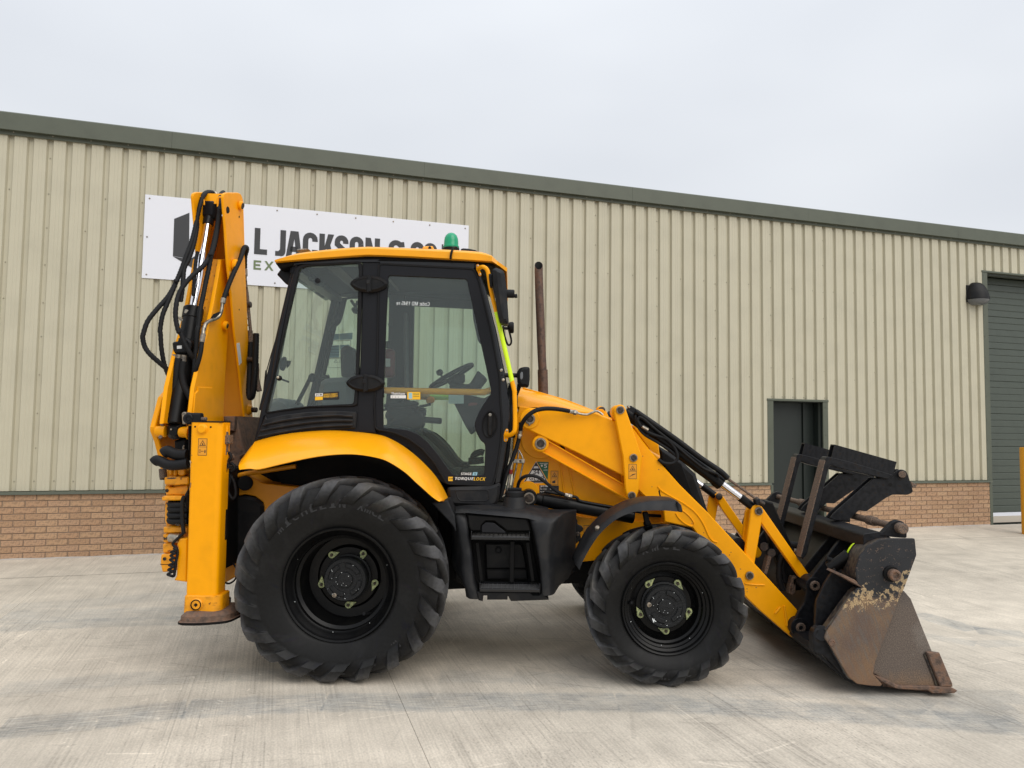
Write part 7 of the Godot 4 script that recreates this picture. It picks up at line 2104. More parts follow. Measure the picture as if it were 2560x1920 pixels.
	part("hanger_foot", ext(roundp(pv([2.099, 0.226, 2.19, 0.199, 2.189, 0.138, 2.171, 0.149, 2.143, 0.198, 2.096, 0.208]), 0.01, 3), 0.60, 0.75, "z", 0.006), M.bucket_black, hp)
	# clam ram and hoses in the shadow of the guard
	part("clam_ram", rod(Vector3(2.216, 0.772, 0.95), Vector3(2.328, 0.886, 1), 0.04, 20), M.ram_black, L)
	var hz := part("clam_hose", tube(pv3([2.208, 0.815, 0.92, 2.251, 0.798, 0.92, 2.3, 0.795, 0.92, 2.335, 0.775, 0.92]), 0.020, 10), M.hose, L)
	part("clam_hose", tube(pv3([2.202, 0.843, 0.92, 2.237, 0.829, 0.92, 2.3, 0.815, 0.92, 2.342, 0.789, 0.92]), 0.018, 10), M.hose, hz)
	part("cable_tie", rod(Vector3(2.269, 0.814, 0.95), Vector3(2.243, 0.781, 0.95), 0.012, 6), M.decal_white, hz)
	# top beam, tine shaft, end brackets
	var bm := Vector3(2.493, 1.039, 1.12)
	part("top_beam", ext(roundp(pv([bm.x - 0.13, bm.y - 0.09, bm.x - 0.13, bm.y + 0.005, bm.x - 0.02, bm.y + 0.022, bm.x + 0.06, bm.y - 0.02, bm.x + 0.05, bm.y - 0.12]), 0.02, 3), -1.14, 1.14, "z", 0.004), M.bucket_black, L)
	var sh := Vector3(2.599, 1.088, 1.15)
	var shaft := part("tine_shaft", rod(Vector3(sh.x, sh.y, -1.15), Vector3(sh.x, sh.y, 1.17), 0.024, 20), M.tine_steel, L)
	for z in [[1.10, 1.145], [0.28, 0.32], [-0.32, -0.28], [-1.145, -1.10]]:
		part("shaft_bracket", ext(roundp(pv([2.474, 1.034, 2.48, 1.048, 2.559, 1.127, 2.594, 1.139, 2.63, 1.128, 2.652, 1.09, 2.651, 1.02, 2.595, 1.022]), 0.012, 3), z[0], z[1], "z", 0.004), M.bucket_black, shaft)
	part("shaft_nut", lathe(pv([0.036, 0, 0.036, 0.05, 0.03, 0.056, 0, 0.056]), Vector3(sh.x + 0.002, sh.y, 1.145), Vector3(0, 0, 1), 22), M.tine_steel, shaft)
	for z in [0.72, -0.55]:
		part("shaft_collar", rod(Vector3(sh.x, sh.y, z), Vector3(sh.x, sh.y, z + 0.10), 0.034, 18), M.tine_steel, shaft)
	# two pallet tines folded back
	for k in 2:
		var dz := -0.56 * k
		var tine := roundp(pv([2.34, 1.517, 2.349, 1.534, 2.365, 1.538, 2.508, 1.506, 2.84, 1.409, 2.811, 1.375, 2.471, 1.447, 2.378, 1.475, 2.364, 1.455, 2.193, 0.817, 2.164, 0.78, 2.149, 0.795]), 0.006, 2)
		var t := part("pallet_tine", ext(tine, 0.51 + dz, 0.61 + dz, "z", 0.004), M.bucket_black, L)
		var face := pv([2.149, 0.795, 2.34, 1.517])
		var fa := Vector3(face[0].x, face[0].y, 0.56 + dz)
		var fb := Vector3(face[1].x, face[1].y, 0.56 + dz)
		part("worn_face", bar(fa + Vector3(-0.003, 0, 0), fb + Vector3(-0.003, -0.005, 0), 0.101, 0.012, 0.003), M.tine_steel, t)
		var box := part("hanger_tube", holed(pv([0.0, 0.0, 0.075, 0.0, 0.075, 0.105, 0.0, 0.105]), [pv([0.008, 0.008, 0.067, 0.008, 0.067, 0.097, 0.008, 0.097])], 0.0, 0.82, "z", 0.001), M.bucket_black, t)
		var ta := Vector3(2.387, 1.527, 0.6)
		var tb := Vector3(2.838, 1.406, 0.6)
		var td := (tb - ta).normalized()
		box.transform = Transform3D(Basis(Vector3(0, 0, -1), Vector3(-td.y, td.x, 0), td), Vector3(ta.x, ta.y, 0.60 + dz))
		box.scale.z = ta.distance_to(tb) / 0.82 * 1.02
		var br := roundp(pv([2.849, 1.411, 2.893, 1.444, 2.922, 1.449, 2.951, 1.438, 2.968, 1.406, 2.979, 1.363, 3.002, 1.288, 2.99, 1.274, 2.961, 1.261, 2.85, 1.261, 2.803, 1.239, 2.741, 1.196, 2.654, 1.136, 2.593, 1.14, 2.516, 1.066, 2.416, 1.065, 2.38, 1.082, 2.406, 1.117, 2.708, 1.382, 2.748, 1.381]), 0.008, 3)
		var bp := part("tine_bracket", ext(br, 0.565 + dz, 0.585 + dz, "z", 0.004), M.bucket_black, t)
		part("bracket_plate", ext(br, 0.50 + dz, 0.515 + dz, "z", 0.003), M.bucket_black, bp)
		part("bracket_web", bar(Vector3(2.422, 1.095, 0.54) + Vector3(0, 0, dz), Vector3(2.756, 1.379, 0.54) + Vector3(0, 0, dz), 0.07, 0.012, 0.002), M.bucket_black, bp)
		part("lock_hole", lathe(pv([0.014, 0, 0.014, 0.001, 0, 0.001]), Vector3(2.832, 1.334, 0.585) + Vector3(0, 0, dz), Vector3(0, 0, 1), 14), M.black_deep, bp)
		part("bracket_pin", rod(Vector3(2.903, 1.414, 0.62) + Vector3(0, 0, dz), Vector3(2.966, 1.408, 0.5) + Vector3(0, 0, dz), 0.026, 18), M.tine_steel, bp)
		part("stop_lug", ext(pv([2.995, 1.36, 3.045, 1.337, 3.037, 1.31, 3.008, 1.313]), 0.53 + dz, 0.56 + dz, "z", 0.003), M.tine_steel, bp)
	# dim machinery behind the arms
	part("cross_tube", rod(Vector3(1.72, 0.857, 0.5), Vector3(Vector3(1.72, 0.857, 0.5).x, Vector3(1.72, 0.857, 0.5).y, -0.5), 0.06, 20), M.bucket_black, L)
	part("carriage", ext(pv([1.937, 1.195, 2.027, 1.17, 2.114, 0.976, 2.215, 0.727, 2.243, 0.508, 2.132, 0.493, 2.045, 0.754, 1.944, 1.047]), 0.30, 0.38, "z", 0.01), M.black_deep, L)
	for q in [[210, 1190], [285, 1255]]:
		part("carriage_pin", rod(onb6(q[0], q[1], 0.46), onb6(q[0], q[1], 0.2), 0.032, 16), M.pin_steel, L)
	for q in [pv3([2.135, 0.838, 0.44, 2.09, 0.794, 0.44, 2.057, 0.743, 0.44, 2.045, 0.656, 0.44, 2.052, 0.577, 0.44, 2.073, 0.519, 0.44]), pv3([2.194, 0.84, 0.4, 2.142, 0.803, 0.4, 2.105, 0.759, 0.4, 2.089, 0.671, 0.4, 2.103, 0.569, 0.4]), pv3([2.113, 0.87, 0.48, 2.149, 0.867, 0.48, 2.178, 0.852, 0.48, 2.163, 0.816, 0.48])]:
		part("bucket_hose", tube(q, 0.022, 10, 0.003), M.hose, L)
	part("hose_fitting", rod(Vector3(2.137, 0.828, 0.5), Vector3(2.174, 0.82, 0.5), 0.018, 10), M.zinc, L)
	for q in [pv([1.955, 0.783, 1.984, 0.769, 1.946, 0.639, 1.921, 0.646]), pv([2.136, 0.627, 2.171, 0.62, 2.157, 0.513, 2.113, 0.513]), pv([2.121, 0.575, 2.168, 0.628, 2.159, 0.508, 2.136, 0.489, 2.112, 0.5])]:
		part("tine_tip", ext(q, 0.40, 0.47, "z", 0.004), M.tine_steel, L)

func onb6(cx: float, cy: float, z: float) -> Vector3:
	return Vector3((0.312742 + cx * 0.00012890) * (6.138 - z), 1.718 + (-0.002415 + cy * -0.00012733 + cx * 0.00000159) * (6.138 - z), z)

# ---------------------------------------------------------------- backhoe: outrigger, kingpost, boom and dipper folded and slewed towards the viewer
func build_backhoe(L: Node3D) -> void:
	# near outrigger leg
	var tx := pv([-2.196, 1.734, -2.007, 1.736])
	var bx := pv([-2.187, 0.563, -2.002, 0.566])
	var rings := []
	for q in [[tx[0].x, tx[1].x, tx[0].y, 0.0], [tx[0].x, tx[1].x, tx[0].y - 0.004, 0.003], [bx[0].x, bx[1].x, bx[0].y, 0.003]]:
		var r := PackedVector3Array()
		var a: float = q[0]
		var b: float = q[1]
		for p in roundp(pv([a, 1.06, a, 0.90, b + 0.025, 0.90, b + 0.025, 1.04, b, 1.06]), 0.016 + q[3], 3):
			r.append(Vector3(p.x, q[2], p.y))
		rings.append(r)
	var leg := part("outrigger_leg", loft(rings, true, true, 36.0), M.yellow_paint, L, "near yellow outrigger leg")
	var c0 := pv([-2.194, 0.567, -1.994, 0.569, -2.19, 0.444])
	rings = []
	for q in [[0.003, c0[0].y], [0.010, c0[0].y - 0.006], [0.012, c0[2].y + 0.01], [0.006, c0[2].y], [0.012, c0[2].y - 0.006], [0.006, c0[2].y - 0.012]]:
		var r := PackedVector3Array()
		for p in roundp(pv([c0[2].x - q[0] + 0.008, 1.062 + q[0], c0[2].x - q[0] + 0.008, 0.89, c0[1].x + 0.035 + q[0], 0.89, c0[1].x + 0.035 + q[0], 1.035, c0[1].x + q[0] - 0.006, 1.062 + q[0]]), 0.018, 3):
			r.append(Vector3(p.x, q[1], p.y))
		rings.append(r)
	part("leg_collar", loft(rings, true, true, 36.0), M.yellow_worn, leg)
	var bo := Vector3(-2.106, 0.508, 1.07)
	part("collar_boss", lathe(pv([0.044, -0.01, 0.044, 0.006, 0.040, 0.012, 0.036, 0.014, 0.034, 0.010, 0.030, 0.010, 0.028, 0.014, 0.0, 0.014]), bo, Vector3(0, 0, 1), 32), M.yellow_worn, leg)
	part("boss_ring", lathe(pv([0.036, 0.012, 0.036, 0.0165, 0.030, 0.0165, 0.030, 0.012]), bo, Vector3(0, 0, 1), 32), M.black_deep, leg)
	part("square_socket", ext(pv([bo.x - 0.014, bo.y, bo.x, bo.y - 0.014, bo.x + 0.014, bo.y, bo.x, bo.y + 0.014]), bo.z + 0.012, bo.z + 0.0155, "z", 0.0), M.black_deep, leg)
	part("top_plate", rbox(Vector3((tx[0].x + tx[1].x) * 0.5 + 0.01, tx[0].y + 0.004, 0.98), Vector3(0.22, 0.01, 0.17), 0.003), M.black_deep, leg)
	var tb := Vector3(-2.115, 1.688, 1.06)
	part("top_boss", lathe(pv([0.036, -0.01, 0.036, 0.004, 0.030, 0.008, 0.029, 0.018, 0.024, 0.022, 0, 0.022]), tb, Vector3(0, 0, 1), 30), M.yellow_paint, leg)
	for q in [Vector3(-2.166, 1.703, 1.061), Vector3(-2.059, 1.702, 1.061)]:
		part("hole", lathe(pv([0.0065, 0, 0.0065, 0.0008, 0, 0.0008]), q, Vector3(0, 0, 1), 12), M.black_deep, leg)
	var d0 := Vector3(-2.141, 1.507, 1.061)
	var d1 := Vector3(-2.079, 1.623, 1.061)
	warning_decal(leg, Vector2(d0.x, d0.y), Vector2(d1.x, d1.y), 1.0603, 0)
	for q in [pv([-2.184, 1.322, -2.178, 1.322, -2.18, 1.29, -2.184, 1.288]), pv([-2.191, 1.287, -2.187, 1.301, -2.187, 1.269, -2.191, 1.268]), pv([-2.185, 1.513, -2.179, 1.509, -2.182, 1.503]), pv([-2.184, 1.464, -2.179, 1.46, -2.18, 1.452])]:
		part("paint_chip", ext(q, 1.06, 1.0608, "z", 0.0), M.rust_brown, leg)
	# foot pad
	var f0 := Vector3(-2.212, 0.385, 1.13)
	var f1 := Vector3(-1.849, 0.413, 0.98)
	rings = []
	for q in [[0.01, 0.0, 0], [0.0, 0.006, 0], [0.0, 0.020, 0], [0.012, 0.025, 1], [0.014, 0.055, 1], [0.04, 0.078, 1], [0.10, 0.084, 1]]:
		var r := PackedVector3Array()
		for p in roundp(pv([f0.x + q[0], 1.15 - q[0], f0.x + q[0], 0.86, f0.x + 0.09 + q[0] * 0.6, 0.76 + q[0], f1.x - 0.02 - q[0], 0.76 + q[0], f1.x - q[0], 0.86, f1.x - 0.03 - q[0], 1.08 - q[0], f1.x - 0.20 - q[0] * 0.6, 1.15 - q[0]]), 0.06, 4):
			r.append(Vector3(p.x, f0.y + q[1], p.y))
		rings.append(r)
	var foot := part("foot_pad", loft(rings.slice(2), true, true, 40.0), M.rust_brown, L)
	part("rubber_sole", loft(rings.slice(0, 3), true, true, 40.0), M.black_deep, foot)
	part("bolt", lathe(pv([0.014, -0.01, 0.014, 0.02, 0.009, 0.026, 0, 0.026]), Vector3(-1.972, 0.484, 0.85), Vector3(0.05, 1, 0), 12), M.pin_steel, foot)
	# cross frame behind the leg, and the hydraulics beside it
	part("slide_frame", ext(pv([-2.286, 1.71, -2.27, 1.71, -2.26, 1.463, -2.277, 1.462]), 0.3, 0.90, "z", 0.006), M.black_deep, L)
	part("cross_frame", ext(pv([-2.277, 1.396, -2.028, 1.4, -2.003, 0.708, -2.25, 0.705]), -1.0, 0.88, "z", 0.01), M.black_deep, L)
	part("frame_block", ext(roundp(pv([-2.216, 0.935, -2.269, 0.933, -2.288, 0.891, -2.278, 0.871, -2.283, 0.679, -2.297, 0.651, -2.21, 0.64]), 0.006, 2), 0.70, 1.0, "z", 0.008), M.yellow_paint, L)
	part("edge_strip", ext(pv([-1.996, 1.404, -1.988, 1.362, -1.99, 1.306, -1.969, 0.957, -1.983, 0.901, -2.004, 1.376]), 0.90, 0.95, "z", 0.004), M.black_deep, L)
	var hy := part("valve_block", ext(roundp(pv([-2.019, 1.64, -1.978, 1.647, -1.953, 1.647, -1.951, 1.589, -1.976, 1.582, -2.017, 1.586]), 0.004, 2), 0.92, 1.0, "z", 0.006), M.tine_steel, L)
	for q in [pv3([-2.026, 1.722, 1, -2.011, 1.716, 1, -2, 1.697, 1, -1.998, 1.663, 1]), pv3([-2.013, 1.727, 0.97, -1.996, 1.72, 0.97, -1.986, 1.703, 0.97, -1.985, 1.663, 0.97])]:
		part("steel_pipe", tube(q, 0.009, 8), M.yellow_paint, hy)
	for q in [[Vector3(-2.005, 1.666, 0.98), Vector3(-2.004, 1.64, 0.98)], [Vector3(-1.985, 1.67, 0.97), Vector3(-1.984, 1.64, 0.97)], [Vector3(-1.993, 1.583, 0.97), Vector3(-1.99, 1.509, 0.97)], [Vector3(-1.988, 1.582, 0.95), Vector3(-1.987, 1.529, 0.95)]]:
		part("fitting", rod(q[0], q[1], 0.014, 8), M.tine_steel, hy)
	for q in [pv3([-1.998, 1.512, 0.95, -1.991, 1.475, 0.95, -1.989, 1.401, 0.95, -2.003, 1.335, 0.95]), pv3([-1.994, 1.528, 0.93, -1.97, 1.515, 0.93, -1.962, 1.488, 0.93, -1.985, 1.461, 0.93, -1.977, 1.414, 0.93]), pv3([-2.016, 1.507, 0.92, -2.019, 1.44, 0.92, -2.009, 1.372, 0.92, -1.991, 1.333, 0.92]), pv3([-1.989, 1.453, 0.9, -1.955, 1.439, 0.9, -1.947, 1.413, 0.9, -1.97, 1.392, 0.9]), pv3([-2.02, 1.4, 0.88, -1.983, 1.343, 0.88, -1.994, 1.258, 0.88, -1.963, 1.201, 0.88, -1.939, 1.23, 0.88, -1.953, 1.315, 0.88, -1.991, 1.371, 0.88])]:
		part("hydraulic_hose", tube(q, 0.011, 8), M.hose, hy)
	part("cable_knot", ext(roundp(pv([-2.005, 1.506, -1.971, 1.514, -1.963, 1.48, -1.99, 1.459, -2, 1.473]), 0.01, 3), 0.84, 0.9, "z", 0.01), M.tine_steel, hy)
	part("light_plug", ext(roundp(pv([-2.026, 1.348, -1.984, 1.358, -1.981, 1.335, -2.021, 1.327]), 0.006, 2), 0.82, 0.86, "z", 0.006), M.interior_grey, hy)
	part("dark_hydraulics", ext(pv([-2.166, 1.369, -1.982, 1.379, -1.975, 1.287, -2.008, 1.226, -2.099, 1.195, -2.162, 1.239]), 0.3, 0.5, "z", 0.02), M.black_deep, L)
	part("exhaust_stub", rod(Vector3(-1.967, 1.289, 0.62), Vector3(-2.045, 1.272, 0.4), 0.055, 18), M.black_deep, L)
	# reversing alarm on top of the frame
	var al := part("alarm_horn", ext(roundp(pv([-2.275, 1.799, -2.173, 1.8, -2.169, 1.741, -2.183, 1.721, -2.267, 1.716]), 0.012, 3), 0.90, 0.98, "z", 0.012), M.black_rubber, L)
	part("horn_grille", lathe(pv([0.034, 0, 0.034, 0.006, 0.030, 0.009, 0.012, 0.009, 0.010, 0.006, 0, 0.006]), Vector3(-2.252, 1.759, 0.98), Vector3(0, 0, 1), 28), M.black_paint, al)
	for k in 14:
		var a := TAU * k / 14
		var c := Vector3(-2.247, 1.759, 0.99)
		part("grille_fin", bar(c + Vector3(cos(a), sin(a), 0) * 0.012, c + Vector3(cos(a), sin(a), 0) * 0.028, 0.003, 0.002, 0.0005), M.black_deep, al)
	part("horn_back", ext(roundp(pv([-2.297, 1.795, -2.283, 1.805, -2.268, 1.804, -2.261, 1.72, -2.289, 1.718]), 0.006, 2), 0.90, 0.985, "z", 0.005), M.pin_ring, al)
	part("horn_bracket", rod(Vector3(-2.187, 1.755, 0.95), Vector3(-2.133, 1.757, 0.95), 0.014, 8), M.tine_steel, al)
	# the brown bucket tucked behind the frame
	part("digging_bucket", ext(pv([-2.272, 1.785, -2.173, 1.787, -2.16, 1.74, -2.091, 1.484, -2.128, 1.461, -2.14, 1.378, -2.23, 1.362, -2.264, 1.557]), -0.30, 0.30, "z", 0.01), M.rust_brown, L)
	part("bucket_hinge", ext(pv([-2.245, 1.784, -2.155, 1.785, -2.166, 1.672, -2.218, 1.672]), 0.30, 0.36, "z", 0.006), M.rust_brown, L)
	build_kingpost(L)
	build_boom(L)

func build_kingpost(L: Node3D) -> void:
	var kp := part("kingpost", ext(roundp(pv([-2.487, 1.389, -2.313, 1.392, -2.287, 0.718, -2.386, 0.674, -2.472, 0.661, -2.485, 0.715, -2.463, 0.801]), 0.01, 2), 0.45, 0.78, "z", 0.01), M.yellow_dark, L)
	for q in [[pv([-2.45, 1.343, -2.405, 1.349, -2.276, 1.348, -2.274, 1.293, -2.374, 1.287, -2.446, 1.291]), .88], [pv([-2.464, 1.283, -2.426, 1.281, -2.424, 1.269, -2.306, 1.288, -2.291, 1.285, -2.291, 1.216, -2.45, 1.212]), .84], [pv([-2.445, 1.206, -2.431, 1.216, -2.296, 1.216, -2.292, 1.194, -2.309, 1.185, -2.44, 1.182]), .92], [pv([-2.457, 1.173, -2.423, 1.173, -2.417, 1.014, -2.442, 1.006, -2.451, 1.035]), .84], [pv([-2.442, 0.996, -2.363, 1.002, -2.268, 1.001, -2.268, 0.956, -2.44, 0.952]), .88], [pv([-2.451, 0.945, -2.405, 0.947, -2.397, 0.925, -2.41, 0.883, -2.448, 0.883]), .86], [pv([-2.451, 0.876, -2.367, 0.88, -2.364, 0.813, -2.448, 0.811]), .86], [pv([-2.449, 0.806, -2.355, 0.81, -2.351, 0.703, -2.371, 0.689, -2.435, 0.68, -2.452, 0.741]), .88], [pv([-2.436, 1.393, -2.427, 1.408, -2.406, 1.407, -2.4, 1.358, -2.429, 1.352]), .86], [pv([-2.398, 1.401, -2.375, 1.405, -2.37, 1.351, -2.396, 1.35]), .86], [pv([-2.37, 1.401, -2.345, 1.407, -2.312, 1.398, -2.309, 1.366, -2.328, 1.35, -2.364, 1.357]), .86]]:
		part("casting", ext(roundp(q[0], 0.012, 3), q[1] - 0.25, q[1], "z", 0.008), M.yellow_worn, kp)
	part("rusty_face", ext(roundp(pv([-2.432, 1.34, -2.357, 1.343, -2.371, 1.332, -2.421, 1.33]), 0.004, 2), 0.80, 0.8806, "z", 0.0), M.rust_brown, kp)
	for q in [Vector3(-2.442, 1.247, 0.84), Vector3(-2.421, 0.775, 0.88)]:
		part("bolt", lathe(pv([0.012, 0, 0.012, 0.005, 0.008, 0.007, 0.006, 0.004, 0, 0.004]), q, Vector3(0, 0, 1), 14), M.pin_steel, kp)
	part("chrome_pin", rod(Vector3(-2.386, 0.921, 0.88), Vector3(-2.299, 0.924, 0.92), 0.032, 18), M.zinc, kp)
	part("wing_nut", ext(pv([-2.442, 0.924, -2.429, 0.915, -2.418, 0.926, -2.419, 0.905, -2.43, 0.91, -2.438, 0.903]), 0.86, 0.87, "z", 0.0), M.pin_steel, kp)
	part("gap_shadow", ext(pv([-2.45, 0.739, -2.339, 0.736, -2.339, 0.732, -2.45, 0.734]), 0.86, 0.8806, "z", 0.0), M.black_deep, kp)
	# coil of hose lying in the post
	for q in [[405, 385], [432, 430], [490, 488], [545, 545]]:
		var y: float = lerpf(Vector3(-2.389, 1.437, 0.86).y, Vector3(-2.361, 0.728, 0.86).y, q[1] / 1000.0)
		var xa: float = Vector3(-2.403, 1.116, 0.86).x
		var xb: float = Vector3(-2.254, 1.118, 0.86).x
		part("coiled_hose", tube(pv3([xb, y + 0.012, 0.76, (xa + xb) * 0.5, y + 0.02, 0.80, xa + 0.012, y + 0.012, 0.82, xa, y, 0.86, xa + 0.02, y - 0.012, 0.90, (xa + xb) * 0.5, y - 0.012, 0.92, xb, y - 0.008, 0.92]), 0.021, 10), M.hose, kp)
	part("hose_clip", ext(roundp(pv([-2.359, 1.037, -2.306, 1.041, -2.304, 1.016, -2.312, 1.009, -2.341, 1.021]), 0.006, 2), 0.88, 0.93, "z", 0.005), M.zinc, kp)
	part("clip_eye", lathe(pv([0.012, 0, 0.012, 0.008, 0.006, 0.008, 0.006, 0]), Vector3(-2.315, 1.025, 0.93), Vector3(0, 0, 1), 14), M.pin_steel, kp)
	part("gaiter", ext(pv([-2.237, 1.282, -2.232, 1.22, -2.234, 1.116, -2.238, 1.116, -2.273, 1.192, -2.261, 1.234]), 0.80, 0.97, "z", 0.01), M.black_rubber, kp)
	part("rubber_hose", tube(pv3([-2.251, 1.222, 0.99, -2.263, 1.194, 0.99, -2.262, 1.111, 0.99, -2.254, 1.028, 0.99, -2.247, 0.966, 0.99]), 0.014, 8), M.hose, kp)
	# a loose sprung cable hanging down the side
	part("cable", tube(pv3([-2.242, 0.97, 1.02, -2.275, 0.936, 1.02, -2.305, 0.901, 1.02, -2.28, 0.874, 1.02, -2.27, 0.84, 1.02, -2.278, 0.785, 1.02, -2.284, 0.724, 1.02, -2.29, 0.686, 1.02, -2.317, 0.689, 1.02, -2.334, 0.696, 1.02]), 0.010, 8), M.hose, kp)
	var zig := PackedVector3Array()
	var ends := pv3([-2.296, 0.875, 1.03, -2.276, 0.862, 1.03, -2.312, 0.848, 1.03, -2.282, 0.84, 1.03, -2.313, 0.824, 1.03, -2.287, 0.807, 1.03, -2.316, 0.797, 1.03, -2.288, 0.776, 1.03, -2.321, 0.76, 1.03, -2.291, 0.749, 1.03, -2.325, 0.728, 1.03, -2.293, 0.718, 1.03, -2.329, 0.698, 1.03, -2.299, 0.686, 1.03])
	part("sprung_cable", tube(ends, 0.0085, 7), M.hose, kp)
	part("dangling_tie", tube(pv3([-2.264, 0.96, 0.95, -2.297, 0.939, 0.95, -2.32, 0.918, 0.95]), 0.007, 6), M.tine_steel, kp)
	# black sleeves over the hoses above the post
	part("hose_sleeve", tube(pv3([-2.441, 1.512, 0.92, -2.411, 1.528, 0.92, -2.349, 1.506, 0.92, -2.275, 1.504, 0.92]), 0.040, 12), M.black_rubber, kp)
	part("hose_sleeve", tube(pv3([-2.492, 1.45, 0.95, -2.466, 1.466, 0.95, -2.394, 1.436, 0.95, -2.326, 1.434, 0.95, -2.253, 1.445, 0.95]), 0.036, 12, 0.0), M.black_rubber, kp)
	part("boot", ext(pv([-2.451, 1.6, -2.354, 1.629, -2.346, 1.504, -2.448, 1.517]), 0.5, 0.75, "z", 0.02), M.black_deep, kp)
	part("strap_end", tube(pv3([-2.308, 1.57, 0.9, -2.313, 1.553, 0.9, -2.309, 1.54, 0.9]), 0.006, 6), M.pin_ring, kp)
	part("spring_unit", rod(Vector3(-2.467, 1.335, 0.85), Vector3(-2.476, 1.403, 0.85), 0.026, 14, 0.004), M.tine_steel, kp)
	part("side_bolt", rod(Vector3(-2.504, 1.333, 0.82), Vector3(-2.475, 1.333, 0.82), 0.014, 8), M.pin_steel, kp)

func build_boom(L: Node3D) -> void:
	# boom box
	var bp := pv([0.436, 3.005, 0.483, 2.848, 0.555, 2.625, 0.645, 2.393, 0.717, 2.274, 0.837, 1.983, 0.881, 1.72, 0.274, 1.724, 0.271, 2.014, 0.248, 2.325, 0.241, 2.444, 0.275, 2.703, 0.314, 3.033])
	var boom := part("boom", ext(bp, -2.31, -2.28, "x", 0.006), M.yellow_paint, L)
	part("side_plate", ext(bp, -2.50, -2.47, "x", 0.006), M.yellow_paint, boom)
	part("front_web", ext(pv([0.383, 3.017, 0.43, 2.858, 0.503, 2.634, 0.558, 2.404, 0.548, 2.292, 0.449, 2.004, 0.386, 1.723, 0.222, 1.724, 0.23, 2.017, 0.204, 2.329, 0.199, 2.449, 0.234, 2.71, 0.268, 3.043]), -2.475, -2.305, "x", 0.006), M.yellow_worn, boom)
	# fork plates at the foot
	part("fork_plate", ext(pv([0.791, 1.992, 0.782, 1.965, 0.83, 1.942, 0.842, 1.81, 0.836, 1.652, 0.588, 1.563, 0.429, 1.782, 0.521, 2]), -2.31, -2.272, "x", 0.006), M.yellow_paint, boom)
	var fl := part("fork_plate", ext(pv([0.553, 2.075, 0.583, 1.975, 0.677, 1.917, 0.78, 1.696, 0.773, 1.661, 0.709, 1.591, 0.648, 1.49, 0.585, 1.373, 0.354, 1.375, 0.376, 1.63, 0.429, 1.853, 0.409, 2.003]), -2.615, -2.575, "x", 0.006), M.yellow_paint, boom)
	part("fork_rib", ext(pv([0.661, 1.957, 0.639, 1.965, 0.578, 1.805, 0.602, 1.805]), -2.575, -2.53, "x", 0.004), M.yellow_paint, boom)
	part("fork_web", bar(Vector3(-2.58, 1.95, 0.40), Vector3(-2.32, 1.95, 0.40), 0.04, 0.7, 0.006), M.yellow_dark, boom)
	part("foot_tube", rod(Vector3(-2.574, 1.665, 0.76), Vector3(-2.504, 1.664, 0.76), 0.040, 22), M.yellow_paint, boom)
	part("foot_tube", rod(Vector3(-2.403, 1.662, 0.76), Vector3(-2.33, 1.661, 0.76), 0.040, 22), M.yellow_paint, boom)
	part("tube_flange", rod(Vector3(-2.344, 1.662, 0.76), Vector3(-2.33, 1.661, 0.76), 0.052, 22), M.yellow_paint, boom)
	for q in [Vector3(-2.503, 1.715, 0.82), Vector3(-2.513, 1.623, 0.82)]:
		part("bolt", lathe(pv([0.014, 0, 0.014, 0.008, 0.009, 0.012, 0, 0.012]), q, Vector3(0, 0.3, 1), 10), M.tine_steel, boom)
	part("boss", rod(Vector3(-2.28, 2.501, 0.346), Vector3(-2.247, 2.495, 0.345), 0.036, 22, 0.006), M.yellow_paint, boom)
	part("boss_pin", rod(Vector3(-2.247, 2.495, 0.345), Vector3(-2.243, 2.494, 0.345), 0.018, 16), M.pin_steel, boom)
	part("weld_stud", rod(Vector3(-2.395, 2.954, 0.3), Vector3(-2.394, 2.95, 0.31), 0.006, 8), M.pin_steel, boom)
	# dipper: two side plates with webs between them
	var dp := roundp(pv([0.603, 3.451, 0.59, 3.477, 0.544, 3.502, 0.301, 3.58, 0.238, 3.59, 0.185, 3.551, 0.138, 3.288, 0.082, 2.979, 0, 2.589, -0.056, 2.358, -0.163, 1.957, -0.241, 1.637, -0.238, 1.595, -0.09, 1.591, 0.006, 1.83, 0.106, 2.072, 0.215, 2.329, 0.265, 2.427, 0.365, 2.727, 0.466, 2.973, 0.528, 3.214]), 0.03, 3)
	var dip := part("dipper_arm", ext(dp, -2.235, -2.215, "x", 0.005), M.yellow_paint, L, "yellow dipper arm folded upright behind the cab")
	part("side_plate", ext(dp, -2.465, -2.445, "x", 0.005), M.yellow_paint, dip)
	part("back_web", ext(pv([0.166, 3.424, 0.132, 3.434, 0.082, 3.14, -0.011, 2.672, -0.098, 2.362, -0.226, 1.876, -0.265, 1.595, -0.205, 1.596, -0.156, 1.874, -0.041, 2.356, 0.033, 2.665, 0.125, 3.13]), -2.445, -2.235, "x", 0.0), M.yellow_dark, dip)
	part("front_web", ext(pv([0.325, 2.734, 0.296, 2.739, 0.189, 2.488, -0.068, 1.831, -0.159, 1.596, -0.136, 1.597, -0.024, 1.83, 0.195, 2.331]), -2.445, -2.235, "x", 0.0), M.yellow_dark, dip)
	part("top_web", ext(pv([0.391, 3.541, 0.187, 3.595, 0.181, 3.584, 0.392, 3.451, 0.413, 3.453]), -2.445, -2.235, "x", 0.003), M.yellow_paint, dip)
	part("tip_boss", rod(Vector3(-2.215, 3.484, 0.274), Vector3(-2.188, 3.479, 0.273), 0.037, 22, 0.006), M.yellow_paint, dip)
	part("tip_pin", rod(Vector3(-2.19, 3.479, 0.273), Vector3(-2.183, 3.477, 0.273), 0.026, 20), M.pin_steel, dip)
	part("boss", rod(Vector3(-2.215, 2.978, 0.361), Vector3(-2.18, 2.974, 0.36), 0.05, 24, 0.008), M.yellow_paint, dip)
